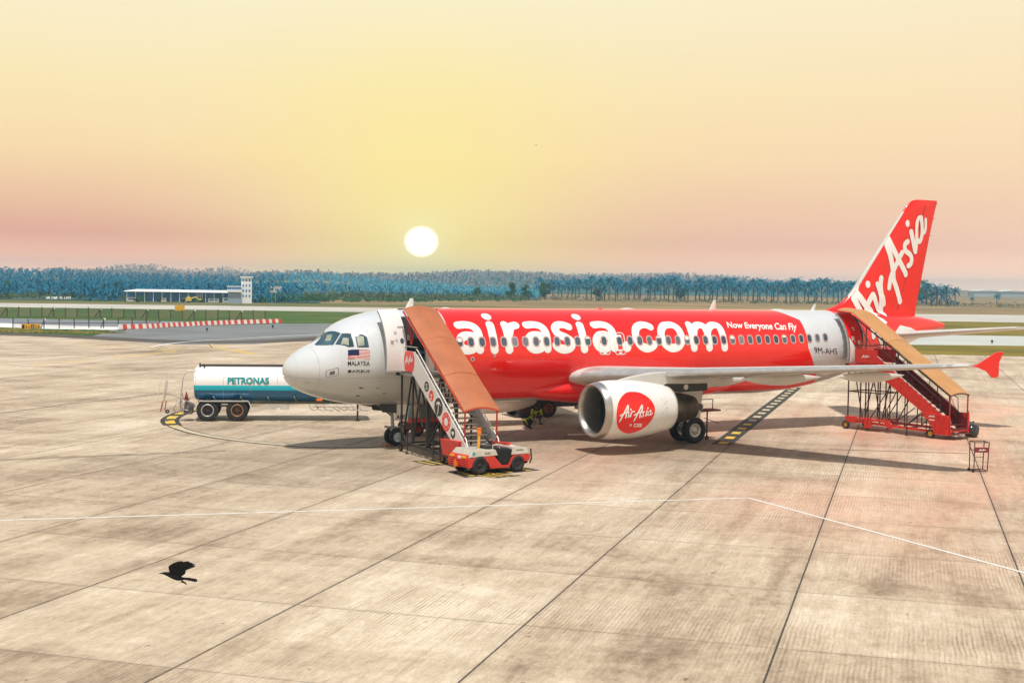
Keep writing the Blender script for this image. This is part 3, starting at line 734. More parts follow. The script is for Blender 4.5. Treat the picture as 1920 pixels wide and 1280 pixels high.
# tail lettering, traced on the fin plane (x, z)
def Z1(a, b): q = onplane(1590+a/10.667, 390+b/10.667, 1, -.17); return (q[0], q[2])
def Z2(a, b): q = onplane(1570+a/10.667, 500+b/10.667, 1, -.20); return (q[0], q[2])
def finmap(x, z, off):
    if z < 5.9:
        w_, zc, h = FUS(x); s_ = (z-zc)/h
        if abs(s_) < .995:
            yf = w_*math.sqrt(1-s_*s_); return Vector((x, -max(yf, finthick(x, max(z, 5.5)))-off*1.2, z))
    return Vector((x, -finthick(x, z)-off, z))
mb = MB()
def clipLE(x, z): xl, xt = finlim(z); return (max(x, xl+.03*(xt-xl)), z)
sw = .27
TS = [([Z1(762, 660), Z1(840, 1000), Z1(880, 1270), Z2(1110, 250), Z2(1180, 440), Z2(1255, 690)], .23), ([Z1(800, 610), Z1(960, 960), Z1(1130, 1270), Z2(1372, 150)], .23),
      ([Z1(1072, 890), Z1(1000, 1020), Z1(900, 1230), Z2(1050, 220), Z2(1017, 420)], .20),
      ([Z1(1190, 672), Z1(1130, 730), Z1(1140, 850), Z1(1240, 930), Z1(1275, 1010), Z1(1260, 1110), Z1(1205, 1155)], .20),
      ([Z1(1262, 480), Z1(1305, 660), Z1(1350, 860)], .22), ([Z1(1360, 880), Z1(1380, 700), Z1(1378, 480), Z1(1385, 300), Z1(1425, 200), Z1(1480, 190)], .165),
      ([Z1(1470, 190), Z1(1495, 350), Z1(1495, 540), Z1(1450, 670), Z1(1395, 640)], .18), ([Z1(1500, 420), Z1(1540, 500), Z1(1575, 400), Z1(1572, 225)], .14),
      ([Z2(285, 470), Z2(345, 700), Z2(430, 900), Z2(520, 1000)], .25), ([Z2(325, 420), Z2(500, 720), Z2(640, 900)], .25),
      ([Z2(680, 560), Z2(585, 720), Z2(540, 900)], .22), ([Z2(690, 560), Z2(755, 760), Z2(830, 930)], .20), ([Z2(775, 345), Z2(830, 550), Z2(845, 750), Z2(860, 900)], .19),
      ([Z2(855, 225), Z2(838, 350), Z2(850, 520), Z2(885, 640), Z2(900, 745)], .21)]
for k, (p, wd) in enumerate(TS):
    stroke(mb, [Vector(q) for q in p], wd*1.42, lambda a, b, o: finmap(*clipLE(a, b), o), .02+.0013*k, 6, cols=4)
patch(mb, ellipse(*Z1(1190, 310), .145, .19, 20), finmap, .02, rings=3); patch(mb, ellipse(*Z2(600, 352), .15, .19, 20), finmap, .02, rings=3)
# solid white where the letter meets the leading edge
patch(mb, dens([clipLE(*Z1(835, 555)), clipLE(*Z1(715, 700)), Z1(760, 800), Z1(850, 760), Z1(880, 660)], 3), finmap, .0188, rings=3, ctr=Z1(800, 690))
patch(mb, dens([clipLE(*Z2(375, 380)), clipLE(*Z2(238, 525)), Z2(280, 620), Z2(370, 600), Z2(420, 480)], 3), finmap, .0188, rings=3, ctr=Z2(330, 510))
mb.build('tail_lettering', letterw, fin)
# lettering that runs down onto the fuselage
mb = MB()
def Z3(a, b): return fh(1570+a/12.8, 590+b/12.8)
stroke(mb, [fh(1637, 592), fh(1645, 595.5), fh(1652, 599), fh(1659, 604.5)], .30, fusmap, .02, 6)
stroke(mb, [Z3(780, 120), Z3(830, 300), Z3(862, 540)], .28, fusmap, .022, 6)
stroke(mb, [Z3(900, 250), Z3(1000, 500), Z3(1092, 740)], .33, fusmap, .024, 6)
mb.build('fuselage_script_tail', letterw, fus)

# big web address lettering
LW = .385
def c5(a, b): return fh(840+a/10.667, 585+b/10.667)
def c6(a, b): return fh(1010+a/10.667, 585+b/10.667)
def c7(a, b): return fh(1180+a/9.6, 585+b/9.6)
def sh(pts, dx): return [(x+dx, s_) for x, s_ in pts]
aT = [c5(*q) for q in ((195, 262), (330, 250), (470, 275), (565, 350), (612, 460), (630, 600), (640, 745))]
aB = [c5(*q) for q in ((400, 470), (290, 495), (235, 590), (270, 700), (370, 755), (490, 735), (565, 660), (565, 560), (500, 490))]
iS = [c5(*q) for q in ((832, 250), (880, 420), (913, 590), (930, 750))]
rS = [c5(*q) for q in ((1125, 252), (1180, 400), (1212, 590), (1226, 745))]
rA = [c5(*q) for q in ((1222, 420), (1245, 300), (1345, 262))]
sS = [c6(*q) for q in ((590, 290), (480, 252), (370, 262), (322, 340), (395, 440), (560, 520), (655, 600), (640, 700), (530, 742), (420, 720), (350, 668))]
i2 = [c6(*q) for q in ((815, 258), (865, 420), (900, 590), (915, 735))]
cS = [c7(*q) for q in ((368, 265), (290, 232), (195, 232), (118, 290), (108, 400), (145, 520), (220, 610), (315, 648), (400, 625), (442, 585))]
oS = [c7(*q) for q in ((700, 228), (610, 250), (568, 350), (590, 480), (665, 590), (775, 645), (885, 615), (940, 520), (925, 400), (870, 300), (785, 240))]
mS = [c7(*q) for q in ((1065, 225), (1110, 350), (1150, 500), (1166, 640))]
m1 = [c7(*q) for q in ((1155, 400), (1165, 290), (1225, 232), (1325, 255), (1390, 350), (1424, 490), (1441, 635))]
m2 = [c7(*q) for q in ((1405, 350), (1425, 280), (1495, 230), (1595, 255), (1660, 360), (1697, 500), (1715, 635))]
a2x = c5(1562, 262)[0]-aT[0][0]; a3x = c6(1100, 262)[0]-aT[0][0]
mb = MB(); k = 0
for p, cl in ((aT, 0), (aB, 1), (iS, 0), (rS, 0), (rA, 0), (sh(aT, a2x), 0), (sh(aB, a2x), 1), (sS, 0), (i2, 0), (sh(aT, a3x), 0), (sh(aB, a3x), 1), (cS, 0), (oS, 1), (mS, 0), (m1, 0), (m2, 0)):
    stroke(mb, p, LW, fusmap, .008+.0009*(k % 5), 7, bool(cl), cols=6); k += 1
for q, rx, ry in ((c5(762, 88), .23, .24), (c6(745, 95), .22, .23), (c6(1762, 690), .24, .24)): patch(mb, ellipse(q[0], q[1], rx, ry, 28), fusmap, .008, rings=5)
mb.build('web_address_lettering', letterw, fus)
def decal(q):      # four corners of the photograph (bl, br, tr, tl) -> unit-square map on the skin
    c_ = [Vector(fh(*p)) for p in q]
    def f(a, b, off): v = c_[0]*(1-a)*(1-b)+c_[1]*a*(1-b)+c_[2]*a*b+c_[3]*(1-a)*b; return fusmap(v.x, v.y, off)
    return f
mb = MB(); text(mb, 'Now Everyone Can Fly', 0, 1, 0, 1, decal([(1364.5, 614), (1494, 618.5), (1492, 606), (1361.5, 603.5)]), .012, bold=.022); mb.build('slogan_lettering', letterw, fus)
mb = MB(); text(mb, '9M-AHS', 0, 1, 0, 1, decal([(1527, 661.5), (1570, 663.5), (1568.5, 653), (1526, 650.5)]), .012, bold=0); mb.build('registration_lettering', letterb, fus)
mb = MB(); text(mb, 'MALAYSIA', 0, 1, 0, 1, decal([(652.2, 685.3), (693.3, 685.3), (693.3, 677), (652.2, 677)]), .01, bold=.012); mb.build('country_lettering', letterb, fus)
mb = MB(); text(mb, 'AIRBUS', 0, 1, 0, 1, decal([(659.5, 698.2), (693.3, 698.2), (693.3, 693), (659.5, 693)]), .01, bold=.012)
q = fh(655.5, 695.7); patch(mb, ellipse(q[0], q[1], .075, .075, 16), fusmap, .01, rings=2); mb.build('maker_lettering', letterb, fus)
# flag
def qpatch(mb, x0, x1, s0, s1, off, mi=0, mp_=fusmap, nx=3, ny=3):
    vs = [mp_(x0+(x1-x0)*i/nx, s0+(s1-s0)*j/ny, off) for i in range(nx+1) for j in range(ny+1)]
    mb.add(vs, [(i*(ny+1)+j, (i+1)*(ny+1)+j, (i+1)*(ny+1)+j+1, i*(ny+1)+j+1) for i in range(nx) for j in range(ny)], mi, True)
fm = decal([(652.3, 674.3), (693.6, 674.3), (693.6, 656.2), (652.3, 656.2)])
mb = MB(); qpatch(mb, 0, 1, 0, 1, .008, 0, fm)
for k in range(7): qpatch(mb, 0, 1, 1-(2*k+1)/14, 1-2*k/14, .011, 1, fm, 4, 1)
qpatch(mb, 0, .5, 6/14, 1, .014, 2, fm)
cx, cy = .19, .72
patch(mb, ellipse(cx, cy, .105, .21, 20), fm, .017, 3, 0); patch(mb, ellipse(cx+.05, cy, .085, .17, 20), fm, .020, 2, 0)
star = []
for k in range(28): rr = .085 if k % 2 == 0 else .045; star.append((cx+.15+rr*cos(2*pi*k/28), cy+2*rr*sin(2*pi*k/28)))
patch(mb, star, fm, .023, 3, 0)
mb.build('flag_emblem', [letterw, mat('flag_red', (.5, .02, .03), .4), navy, mat('flag_yellow', (.9, .75, .1), .4)], fus)

# cabin windows
wf = mat('window_surround', (.60, .45, .44), .35, .3, var=.05); shade = mat('window_shade', (.78, .78, .76), .5, var=.03)
wxs = [7.163+.533*i for i in range(13)]+[14.42, 15.28-.03]+[15.828+.533*i for i in range(23)]
ws = fz(10, 4.475)[1]
halfs = {0: .5, 12: .22, 18: .2, 21: .45, 26: .4, 32: .25}
for i, x in enumerate(wxs):
    wd, hh = .245, .36
    fr = MB(); patch(fr, rrect(x, ws, wd+.10, hh+.12, .16, 4), fusmap, .0145, rings=2); fo = fr.build('window', wf, fus)
    g = MB(); patch(g, rrect(x, ws, wd, hh, .115, 4), fusmap, .0185, rings=2)
    go = g.build('pane', glass, fo)
    if i in halfs:
        f_ = halfs[i]; q = MB(); patch(q, rrect(x, ws+hh/2*(1-f_)-.005, wd-.03, hh*f_-.01, min(.08, hh*f_*.35), 3), fusmap, .0215, rings=1); q.build('shade', shade, fo)

# cockpit windows
def cc(a, b): return fh(520+a/6.4, 560+b/6.4)
panes = [((455, 548), (548, 424), (748, 418), (665, 548), (480, 556)), ((702, 545), (776, 422), (880, 424), (915, 570), (855, 575)), ((928, 430), (1018, 428), (1072, 465), (1095, 576), (965, 578))]
ck = mat('cockpit_glass', (.045, .10, .13), .06, var=.5, scale=1.3, spec=.9)
_g = Sh(glass); _oi = _g.N.new('ShaderNodeObjectInfo')
_g.col(_g.ramp(_oi.outputs['Random'], [(0, (.03, .05, .075, 1)), (.5, (.07, .10, .14, 1)), (.8, (.13, .14, .17, 1)), (1, (.22, .21, .24, 1))]))  # glint differing from pane to pane, put into the glass colour
ckin = mat('cockpit_shade', (.30, .33, .26), .6, var=.35, scale=2.5)
inner = [((570, 510), (600, 435), (660, 432), (640, 505)), ((760, 548), (790, 470), (855, 475), (858, 560)), ((942, 440), (1035, 455), (1045, 560), (968, 570))]
for pp, qq in zip(panes, inner):
    pts = [cc(*q) for q in pp]; c_ = sum((Vector(q) for q in pts), Vector((0, 0)))/len(pts)
    big = [tuple(c_+(Vector(q)-c_)*1.07) for q in pts]
    for mp_ in (fusmap, fmapS):
        m_ = MB(); patch(m_, dens(big, 5), mp_, .008, rings=4); fo = m_.build('cockpit_window', mat('window_seal', (.03, .05, .06), .5), fus)
        m_ = MB(); patch(m_, dens(pts, 5), mp_, .012, rings=4); m_.build('pane', ck, fo)
        m_ = MB(); patch(m_, dens([cc(*q) for q in qq], 3), mp_, .016, rings=3); m_.build('sun_blind', ckin, fo)

# door outlines, hatches
def outline(mb, cx, cy, w_, h_, r_, off, t=.035, mp_=fusmap, mi=0):
    stroke(mb, rrect(cx, cy, w_, h_, r_, 5), t, mp_, off, closed=True, cols=2, raw=True, mi=mi)
for px in (1133.5, 1163.5):
    a = fh(px-10, 645); b = fh(px+10, 645); mb = MB(); t1 = fh(px, 624)[1]; t0 = fh(px+4, 664)[1]
    cxx = wxs[13] if px < 1140 else wxs[14]
    outline(mb, cxx, (t0+t1)/2, .56, t1-t0, .12, .0145, .045); mb.build('emergency_exit', mat('exit_outline', (.75, .66, .64), .4), fus)
    mb = MB(); qpatch(mb, cxx-.14, cxx+.14, ws-.46, ws-.39, .0165); qpatch(mb, cxx-.08, cxx+.08, ws-.58, ws-.50, .0165)
    if px > 1140: qpatch(mb, cxx-.16, cxx+.13, t1-.20, t1-.10, .0165)
    mb.build('exit_placard', letterw, fus)
a = fh(623, 699); mb = MB(); outline(mb, a[0], a[1], .46, .46, .08, .006, .022); patch(mb, rrect(a[0], a[1]+.0, .20, .22, .04), fusmap, .006, 0, 2)
mb.build('static_port', mat('hatch_line', (.13, .12, .12), .5), fus)
mb = MB()
for px, py, w_, h_ in ((577, 717, .18, .03), (677, 727, .18, .05), (707, 727, .12, .02), (671, 741.5, .18, .05), (721, 737, .18, .03), (718, 620, .03, .04)):
    q = fh(px, py); patch(mb, rrect(q[0], q[1], w_, h_, h_*.4, 2), fusmap, .012, 0, 1)
mb.build('probe', black, fus)
mb = MB(); rad = [fusmap(1.12+.06*cos(s_/RR*2), s_, .004) for s_ in np.linspace(-2.4, 2.6, 40)]
mb.path(rad, .006, 4); mb.build('radome_seam', mat('seam_grey', (.45, .45, .45), .5), fus)
for px, py, r_ in ((886, 673, .10), (927.5, 667, .06)):
    q = fh(px, py); mb = MB(); patch(mb, ellipse(*q, r_, r_, 14), fusmap, .012, 0, 1); fo = mb.build('service_port', wf, fus); mb = MB(); patch(mb, ellipse(*q, r_*.4, r_*.4, 10), fusmap, .016, 0, 1); mb.build('port_hole', black, fo)
# antennas on the crown
for x, h_, l_ in ((5.45, .46, .42), (21.7, .50, .42), (28.15, .36, .30)):
    mb = MB(); zt = _zt(SX(x-X0))-.04
    mb.loft([[(x+a*l_, b*l_*1.2, zt) for a, b in foil(6, .14, 0)], [(x+.26+a*l_*.35, b*l_*.4, zt+h_) for a, b in foil(6, .14, 0)]]); mb.build('blade_antenna', white, AP)
for x, l_, m_, h_ in ((15.4, .25, red, .07), (16.9, .9, white, .06), (26.0, 1.0, white, .05), (7.4, .5, white, .04), (6.3, .3, white, .04)):
    mb = MB(); mb.loft([[(x+(t-.5)*l_, cos(a)*.12*sin(pi*max(.03, min(.97, t))), 5.86+max(0, sin(a))*h_*sin(pi*max(.03, min(.97, t)))) for a in [2*pi*j/10 for j in range(10)]] for t in np.linspace(0, 1, 9)]); mb.build('roof_pod', m_, AP)

# doors --------------------------------------------------------------
def shell_door(name, parent, x0, x1, s0, s1, off, mats_, shift=0., thick=.10, skewx=0.):
    """curved plug door carried on its hinge outside the skin"""
    mb = MB(); nx, ny = 6, 14
    def P(i, j, o): s_ = s0+(s1-s0)*j/ny; p = fusmap(12., s_, off+o); return Vector((x0+(x1-x0)*i/nx+skewx*(j/ny-.5), p.y+shift, p.z))
    for o, fl in ((0, 1), (-thick, 0)):
        vs = [P(i, j, o) for i in range(nx+1) for j in range(ny+1)]; c = ny+1
        mb.add(vs, [(i*c+j, (i+1)*c+j, (i+1)*c+j+1, i*c+j+1) for i in range(nx) for j in range(ny)], 0 if o == 0 else 1, True)
    edge = [(i, 0) for i in range(nx+1)]+[(nx, j) for j in range(1, ny+1)]+[(i, ny) for i in range(nx-1, -1, -1)]+[(0, j) for j in range(ny-1, 0, -1)]
    n = len(edge); mb.add([P(i, j, 0) for i, j in edge]+[P(i, j, -thick) for i, j in edge], [(k, (k+1) % n, n+(k+1) % n, n+k) for k in range(n)], 1)
    return mb.build(name, mats_, parent)
s_lo = fz(5, 3.40)[1]; s_hi = fz(5, 5.50)[1]
mb = MB(); patch(mb, rrect(5.06, (s_lo+s_hi)/2, .84, s_hi-s_lo, .12), fusmap, .006, rings=6); do_ = mb.build('doorway_shade_patch', dark, fus)  # dark patch on the skin standing in for the shaded doorway
mb = MB(); outline(mb, 5.06, (s_lo+s_hi)/2, .90, s_hi-s_lo+.06, .14, .010, .06); mb.build('door_surround', mat('door_liner', (.16, .22, .28), .4), do_)
mb = MB(); qpatch(mb, 5.22, 5.50, s_lo+.02, s_hi-.45, .012); mb.build('door_liner_panel', mat('blue_liner', (.07, .12, .17), .5), do_)
dr = shell_door('forward_door', AP, 3.62, 4.52, s_lo+.0, s_hi-.02, .36, [white, grey])
def dm(x, s_, off): p = fusmap(12., s_, .36+off); return Vector((x, p.y, p.z))
mb = MB(); patch(mb, ellipse(4.33, ws-.02, .085, .095, 16), dm, .012, 0, 2); mb.build('door_window', glass, dr)
mb = MB(); qpatch(mb, 4.10, 4.125, ws-.10, ws+.08, .010, mp_=dm); qpatch(mb, 3.98, 4.11, ws-.02, ws, .010, mp_=dm)
for k in range(5): qpatch(mb, 3.80+.03*(k % 2), 3.95, ws-.02-.03*k, ws-.005-.03*k, .010, mp_=dm)
for k in range(3): qpatch(mb, 4.02, 4.14, ws+.30-.04*k, ws+.315-.04*k, .010, mp_=dm)
mb.build('door_handle', mat('placard_grey', (.35, .33, .33), .4), dr)
mb = MB(); p0 = dm(3.60, s_lo-.02, -.02); p1 = dm(4.54, s_lo-.02, -.02); mb.bar(p0, p1, .08, .07); mb.build('door_sill', alu, dr)
mb = MB(); mb.bar((4.58, -2.25, 4.7), (4.75, -1.95, 4.7), .07, .22); mb.build('hinge_arm', grey, dr)
# forward service edge panel right of the stairs (door frame strip)
mb = MB(); qpatch(mb, 5.52, 5.80, s_lo-.05, s_hi-.5, .012, ny=8); mb.build('door_step_panel', white, fus)

x0r = 29.75
mb = MB(); patch(mb, rrect(x0r+.10, (s_lo+s_hi)/2, .80, s_hi-s_lo, .12), fusmap, .006, rings=6); do_ = mb.build('doorway_shade_patch', dark, fus)  # rear doorway shade, likewise a dark patch on the skin
mb = MB(); outline(mb, x0r+.10, (s_lo+s_hi)/2, .86, s_hi-s_lo+.05, .14, .010, .05); mb.build('door_surround', wf, do_)
LIV2 = LIV
dr = shell_door('aft_door', AP, 28.78, 29.66, s_lo-.02, s_hi-.0, .30, [red, grey])
def dm2(x, s_, off): p = fusmap(12., s_, .30+off); return Vector((x, p.y, p.z))
mb = MB(); patch(mb, dens([(28.79, ws+.0), (28.79, s_lo+.0), (29.60, s_lo+.0)], 6), dm2, .010, rings=5); mb.build('door_white_field', white, dr)
mb = MB()
for x_, s_, w_, h_ in ((29.20, ws+.42, .20, .05), (29.22, ws+.33, .14, .05), (29.05, ws-.05, .17, .18), (29.40, ws-.22, .15, .15), (29.15, ws-.2, .10, .04)): qpatch(mb, x_-w_/2, x_+w_/2, s_-h_/2, s_+h_/2, .014, mp_=dm2)
mb.build('door_placard', letterw, dr)
mb = MB(); mb.path([dm2(28.72, s_, -.06) for s_ in np.linspace(s_lo, s_hi, 12)], .045, 6)
for k in range(9): mb.bar(dm2(28.66, s_lo+(s_hi-s_lo)*(k+.5)/9, -.12), dm2(28.80, s_lo+(s_hi-s_lo)*(k+.5)/9, -.02), .04)
mb.build('door_edge_fittings', grey, dr)
mb = MB(); p0 = dm2(28.80, s_lo-.05, -.02); p1 = dm2(29.66, s_lo-.05, -.02); mb.bar(p0, p1, .08, .09); mb.build('door_sill', alu, dr)

# engines -------------------------------------------------------------
NAC = cr([11.32, 11.36, 11.5, 11.8, 12.3, 13.0, 13.8, 14.5, 15.05], [1.04, 1.10, 1.15, 1.20, 1.235, 1.235, 1.17, 1.06, .94])
for side in (-1, 1):
    ey = 5.75*side; ez = 1.80
    def nz_(x): return ez-.02*(x-11.3)
    mb = MB()
    prof = [(x, NAC(x)) for x in list(np.linspace(11.62, 15.05, 26))]
    mb.lathe([(x, r_) for x, r_ in prof]+[(15.03, .90), (14.6, .93)], (0, ey, ez), (1, 0, 0), 64)
    en = mb.build('engine_nacelle', white, AP)
    mb = MB(); mb.lathe([(12.3, .88), (11.9, .90), (11.6, .93), (11.42, .97), (11.34, 1.01), (11.315, 1.05), (11.34, 1.09), (11.42, 1.125), (11.55, NAC(11.55)), (11.63, NAC(11.63)+.004)], (0, ey, ez), (1, 0, 0), 64); mb.build('inlet_lip', mat('polished_lip', (.50, .48, .45), .32, .85, var=.1), en)
    mb = MB(); mb.lathe([(12.25, .885), (12.9, .86), (13.3, .84), (13.31, 0)], (0, ey, ez), (1, 0, 0), 48); mb.build('inlet_duct', mat('duct_grey', (.055, .06, .065), .5, var=.2), en)
    mb = MB()
    for k in range(36):
        a = 2*pi*k/36
        def bp(r_, w_, dx): return (12.95+dx, ey+r_*cos(a+w_/r_), ez+r_*sin(a+w_/r_))
        mb.add([bp(.25, -.03, -.03), bp(.25, .03, .03), bp(.84, .075, .06), bp(.84, -.045, -.06)], [(0, 1, 2, 3)])
    mb.build('fan', mat('fan_blade', (.05, .05, .055), .35, .8, var=.2), en)
    mb = MB(); mb.lathe([(12.55, .001), (12.62, .09), (12.78, .18), (13.0, .26)], (0, ey, ez), (1, 0, 0), 24); mb.build('spinner', mat('spinner_grey', (.06, .06, .06), .4), en)
    mb = MB(); mb.lathe([(14.6, .80), (15.05, .72), (15.5, .64), (16.0, .60), (16.45, .50), (16.50, .47), (16.3, .46)], (0, ey, ez-.02), (1, 0, 0), 40); mb.build('exhaust_nozzle', mat('burnt_metal', (.085, .07, .055), .42, .7, var=.45, scale=3), en)
    mb = MB(); mb.lathe([(15.9, .36), (16.5, .30), (16.95, .12), (17.0, .01)], (0, ey, ez-.02), (1, 0, 0), 24); mb.build('exhaust_plug', mat('burnt_dark', (.05, .04, .035), .5, .6), en)
    # pylon
    mb = MB(); secs = []
    for x, z0, z1, hw in ((12.4, 2.85, 3.0, .05), (13.2, 2.75, 3.16, .13), (14.2, 2.65, 3.30, .19), (15.2, 2.45, 3.36, .21), (16.4, 2.42, 3.25, .20), (17.3, 2.62, 3.10, .14), (17.9, 2.82, 3.02, .04)):
        secs.append([(x, ey-hw, z0), (x, ey-hw, z1), (x, ey+hw, z1), (x, ey+hw, z0)])
    mb.loft(secs, smooth=False); py_ = mb.build('pylon', wingm, AP, bevel=.03)
    mb = MB(); mb.prism([(14.6, 2.62), (14.9, 2.84), (15.8, 2.82), (17.1, 2.80), (17.1, 2.50), (15.6, 2.46)], lambda a, b: (a, ey-.225, b), lambda a, b: (a, ey+.225, b)); mb.build('pylon_aft_panel', mat('pylon_dark', (.035, .032, .03), .6), py_)
    mb = MB(); mb.lathe([(-.25, .10), (-.24, .105), (-.235, .0)], (15.95, ey, 2.66), (0, -side*-1, 0), 18) if False else mb.add([(15.95+.12*cos(a), ey-.24, 2.68+.12*sin(a)) for a in [2*pi*j/18 for j in range(18)]], [tuple(range(18))]); mb.build('pylon_port', wingm, py_)
    # strake on the inner side, latches and drip marks along the cowl
    mb = MB(); mb.prism([(12.7, 0), (13.7, .0), (13.7, .22), (13.4, .2)], lambda a, b: (a, ey-side*(.85+b), ez+.86+b), lambda a, b: (a, ey-side*(.87+b), ez+.84+b)); mb.build('strake', white, en)
    if side == -1:
        def nm(x, s_, off):
            r_ = NAC(min(x, 15.0))+off; a = s_/1.22; return Vector((x, ey-r_*cos(a), ez+r_*sin(a)))
        def nh(px, py):
            d = ray(px, py); k0 = (ey-1.5-CAM[1])/d[1]; k1 = (ey+.3-CAM[1])/d[1]; prev = k0
            for i in range(1, 300):
                k = k0+(k1-k0)*i/300; p = CAM+k*d; xx = min(max(p[0], 11.4), 15.04)
                if math.hypot(p[1]-ey, p[2]-ez) < NAC(xx):
                    return (p[0], 1.22*math.atan2(p[2]-ez, -(p[1]-ey)))
            return (p[0], 1.22*1.3)
        def z4(a, b): return nh(1150+a/14.22, 730+b/14.22)
        blob = [z4(*q) for q in ((500, 62), (400, 68), (310, 105), (210, 200), (130, 350), (88, 550), (78, 750), (98, 950), (170, 1075), (300, 1150), (430, 1165), (600, 1125), (800, 1030), (950, 900), (1060, 740), (1105, 600), (1095, 450), (1035, 330), (930, 215), (780, 118), (640, 70))]
        blob = [tuple(v) for v in smoothpath(blob, 3, True)]
        cb = z4(580, 620); mb = MB(); patch(mb, [tuple(Vector(cb)+(Vector(q)-Vector(cb))*1.025) for q in blob], nm, .006, rings=8, ctr=cb); fo = mb.build('logo_rim', letterw, en)
        mb = MB(); patch(mb, blob, nm, .010, rings=8, ctr=cb); lo_ = mb.build('logo_field', red, en)
        mb = MB(); do_script(mb, z4, nm, .016, s=1.0); 
        stroke(mb, [z4(*q) for q in ((455, 915), (432, 940), (455, 968), (480, 940))], .03, nm, .016, 4, True, cols=1)
        for a0, a1 in ((540, 655), (668, 750)):
            patch(mb, dens([z4(a0+10, 900), z4(a1+10, 900), z4(a1-10, 990), z4(a0-10, 990)], 2), nm, .016, rings=2)
        mb.build('script_lettering', letterw, en)
        mb = MB(); q = z4(595, 945); patch(mb, ellipse(q[0], q[1], .07, .05, 10), nm, .019, 0, 1); q = z4(705, 945); patch(mb, rrect(q[0], q[1], .03, .09, .01), nm, .019, 0, 1); mb.build('emblem_detail', red, en)
        mb = MB()
        for x_ in (13.55, 14.35): mb.path([nm(x_, s_, .002) for s_ in np.linspace(-1.6, 1.5, 30)], .0045, 4)
        mb.path([nm(x_, -1.2-.05*sin(x_*3), .002) for x_ in np.linspace(11.9, 14.6, 20)], .004, 4); mb.build('cowl_seam', mat('seam_grey', (.45, .45, .45), .5), en)
        mb = MB()
        for k in range(7): x_ = 14.10+.13*(k % 3); s_ = -.1+.17*k*.6; qpatch(mb, x_, x_+.05, s_, s_+.03, .006, mp_=nm, nx=1, ny=1)
        mb.build('cowl_placard', mat('placard_grey', (.35, .33, .33), .4), en)

# landing gear -------------------------------------------------------
def wheel(c, r_, w_, parent, name='wheel', rimc=(.62, .62, .60), ax=(0, 1, 0), nb_=8):
    o = Vector(c); e = w_/2; mb = MB()
    mb.lathe([(-e*.55, r_*.52), (-e*.95, r_*.62), (-e, r_*.80), (-e*.82, r_*.94), (-e*.45, r_), (0, r_*1.003), (e*.45, r_), (e*.82, r_*.94), (e, r_*.80), (e*.95, r_*.62), (e*.55, r_*.52)], o, ax, 36)
    wo = mb.build(name, rubber, parent)
    rm = mat('rim_%02x%02x%02x' % tuple(int(v*255) for v in rimc), rimc, .4, .3, var=.1, dirt=((.15, .13, .1), .8))
    mb = MB(); mb.lathe([(-e*.56, r_*.54), (-e*.62, r_*.50), (-e*.3, r_*.44), (-e*.25, r_*.25), (-e*.6, r_*.18), (-e*.62, .0)], o, ax, 32)
    mb.lathe([(e*.56, r_*.54), (e*.62, r_*.50), (e*.3, r_*.44), (e*.25, r_*.25), (e*.6, r_*.18), (e*.62, .0)], o, ax, 32)
    mb.build('rim', rm, wo)
    mb = MB(); A_ = Vector(ax).normalized(); u = Vector((0, 0, 1)) if abs(A_.z) < .9 else Vector((1, 0, 0)); a1 = A_.cross(u).normalized(); b1 = A_.cross(a1)
    for k in range(nb_):
        a = 2*pi*k/nb_; q = o+(a1*cos(a)+b1*sin(a))*r_*.33
        for s_ in (-1, 1): mb.tube(q+A_*s_*e*.2, q+A_*s_*e*.42, r_*.045, n=6)
    mb.build('wheel_bolt', black, wo)
    return wo
ng = MB(); ng.tube((5.0, 0, .42), (4.88, 0, 1.9), .075, n=12); ng.tube((5.02, 0, .38), (4.95, 0, 1.1), .055, n=10); ng.tube((5.07, -.32, .38), (5.07, .32, .38), .05, n=10)
ng.tube((4.92, 0, 1.25), (4.15, 0, 1.85), .045, n=8); ng.tube((4.98, -.05, .75), (4.55, -.10, .82), .05, n=8); ng.tube((4.98, .05, .75), (5.25, .10, .60), .04, n=8)
ng.bx(4.88, 5.12, -.12, .12, .62, .82); ngo = ng.build('nose_gear_leg', grey, AP, bevel=.01)
for yy in (-.25, .25): wheel((5.07, yy, .38), .38, .22, AP, 'nose_wheel', (.55, .66, .70))
for (xa, xb, yy) in ((4.85, 5.45, -.42),):
    mb = MB(); mb.hexa([(xa, yy-.02, 1.1), (xb, yy-.02, 1.05), (xb, yy+.02, 1.05), (xa, yy+.02, 1.1)], [(xa, yy-.02, 1.78), (xb+.05, yy-.02, 1.78), (xb+.05, yy+.02, 1.78), (xa, yy+.02, 1.78)]); nd_ = mb.build('nose_gear_door', white, AP)
    mb = MB(); text(mb, 'AHS', 4.92, 5.38, 1.16, 1.34, lambda a, b, o: Vector((a, yy-.02-o, b)), .006, bold=.03); mb.build('door_lettering', letterb, nd_)
for s_ in (-1, 1):
    mb = MB(); mb.hexa([(4.25, s_*.5-.015, 1.48), (4.9, s_*.5-.015, 1.42), (4.9, s_*.5+.015, 1.42), (4.25, s_*.5+.015, 1.48)], [(4.1, s_*.42-.015, 1.80), (4.95, s_*.42-.015, 1.80), (4.95, s_*.42+.015, 1.80), (4.1, s_*.42+.015, 1.80)]); mb.build('gear_bay_door', mat('bay_dark', (.05, .05, .05), .5), AP)
mb = MB(); mb.hexa([(4.75, -.55, .0), (5.35, -.55, 0), (5.35, -.05, 0), (4.75, -.05, 0)], [(4.75, -.55, .16), (4.9, -.55, .02), (4.9, -.05, .02), (4.75, -.05, .16)])
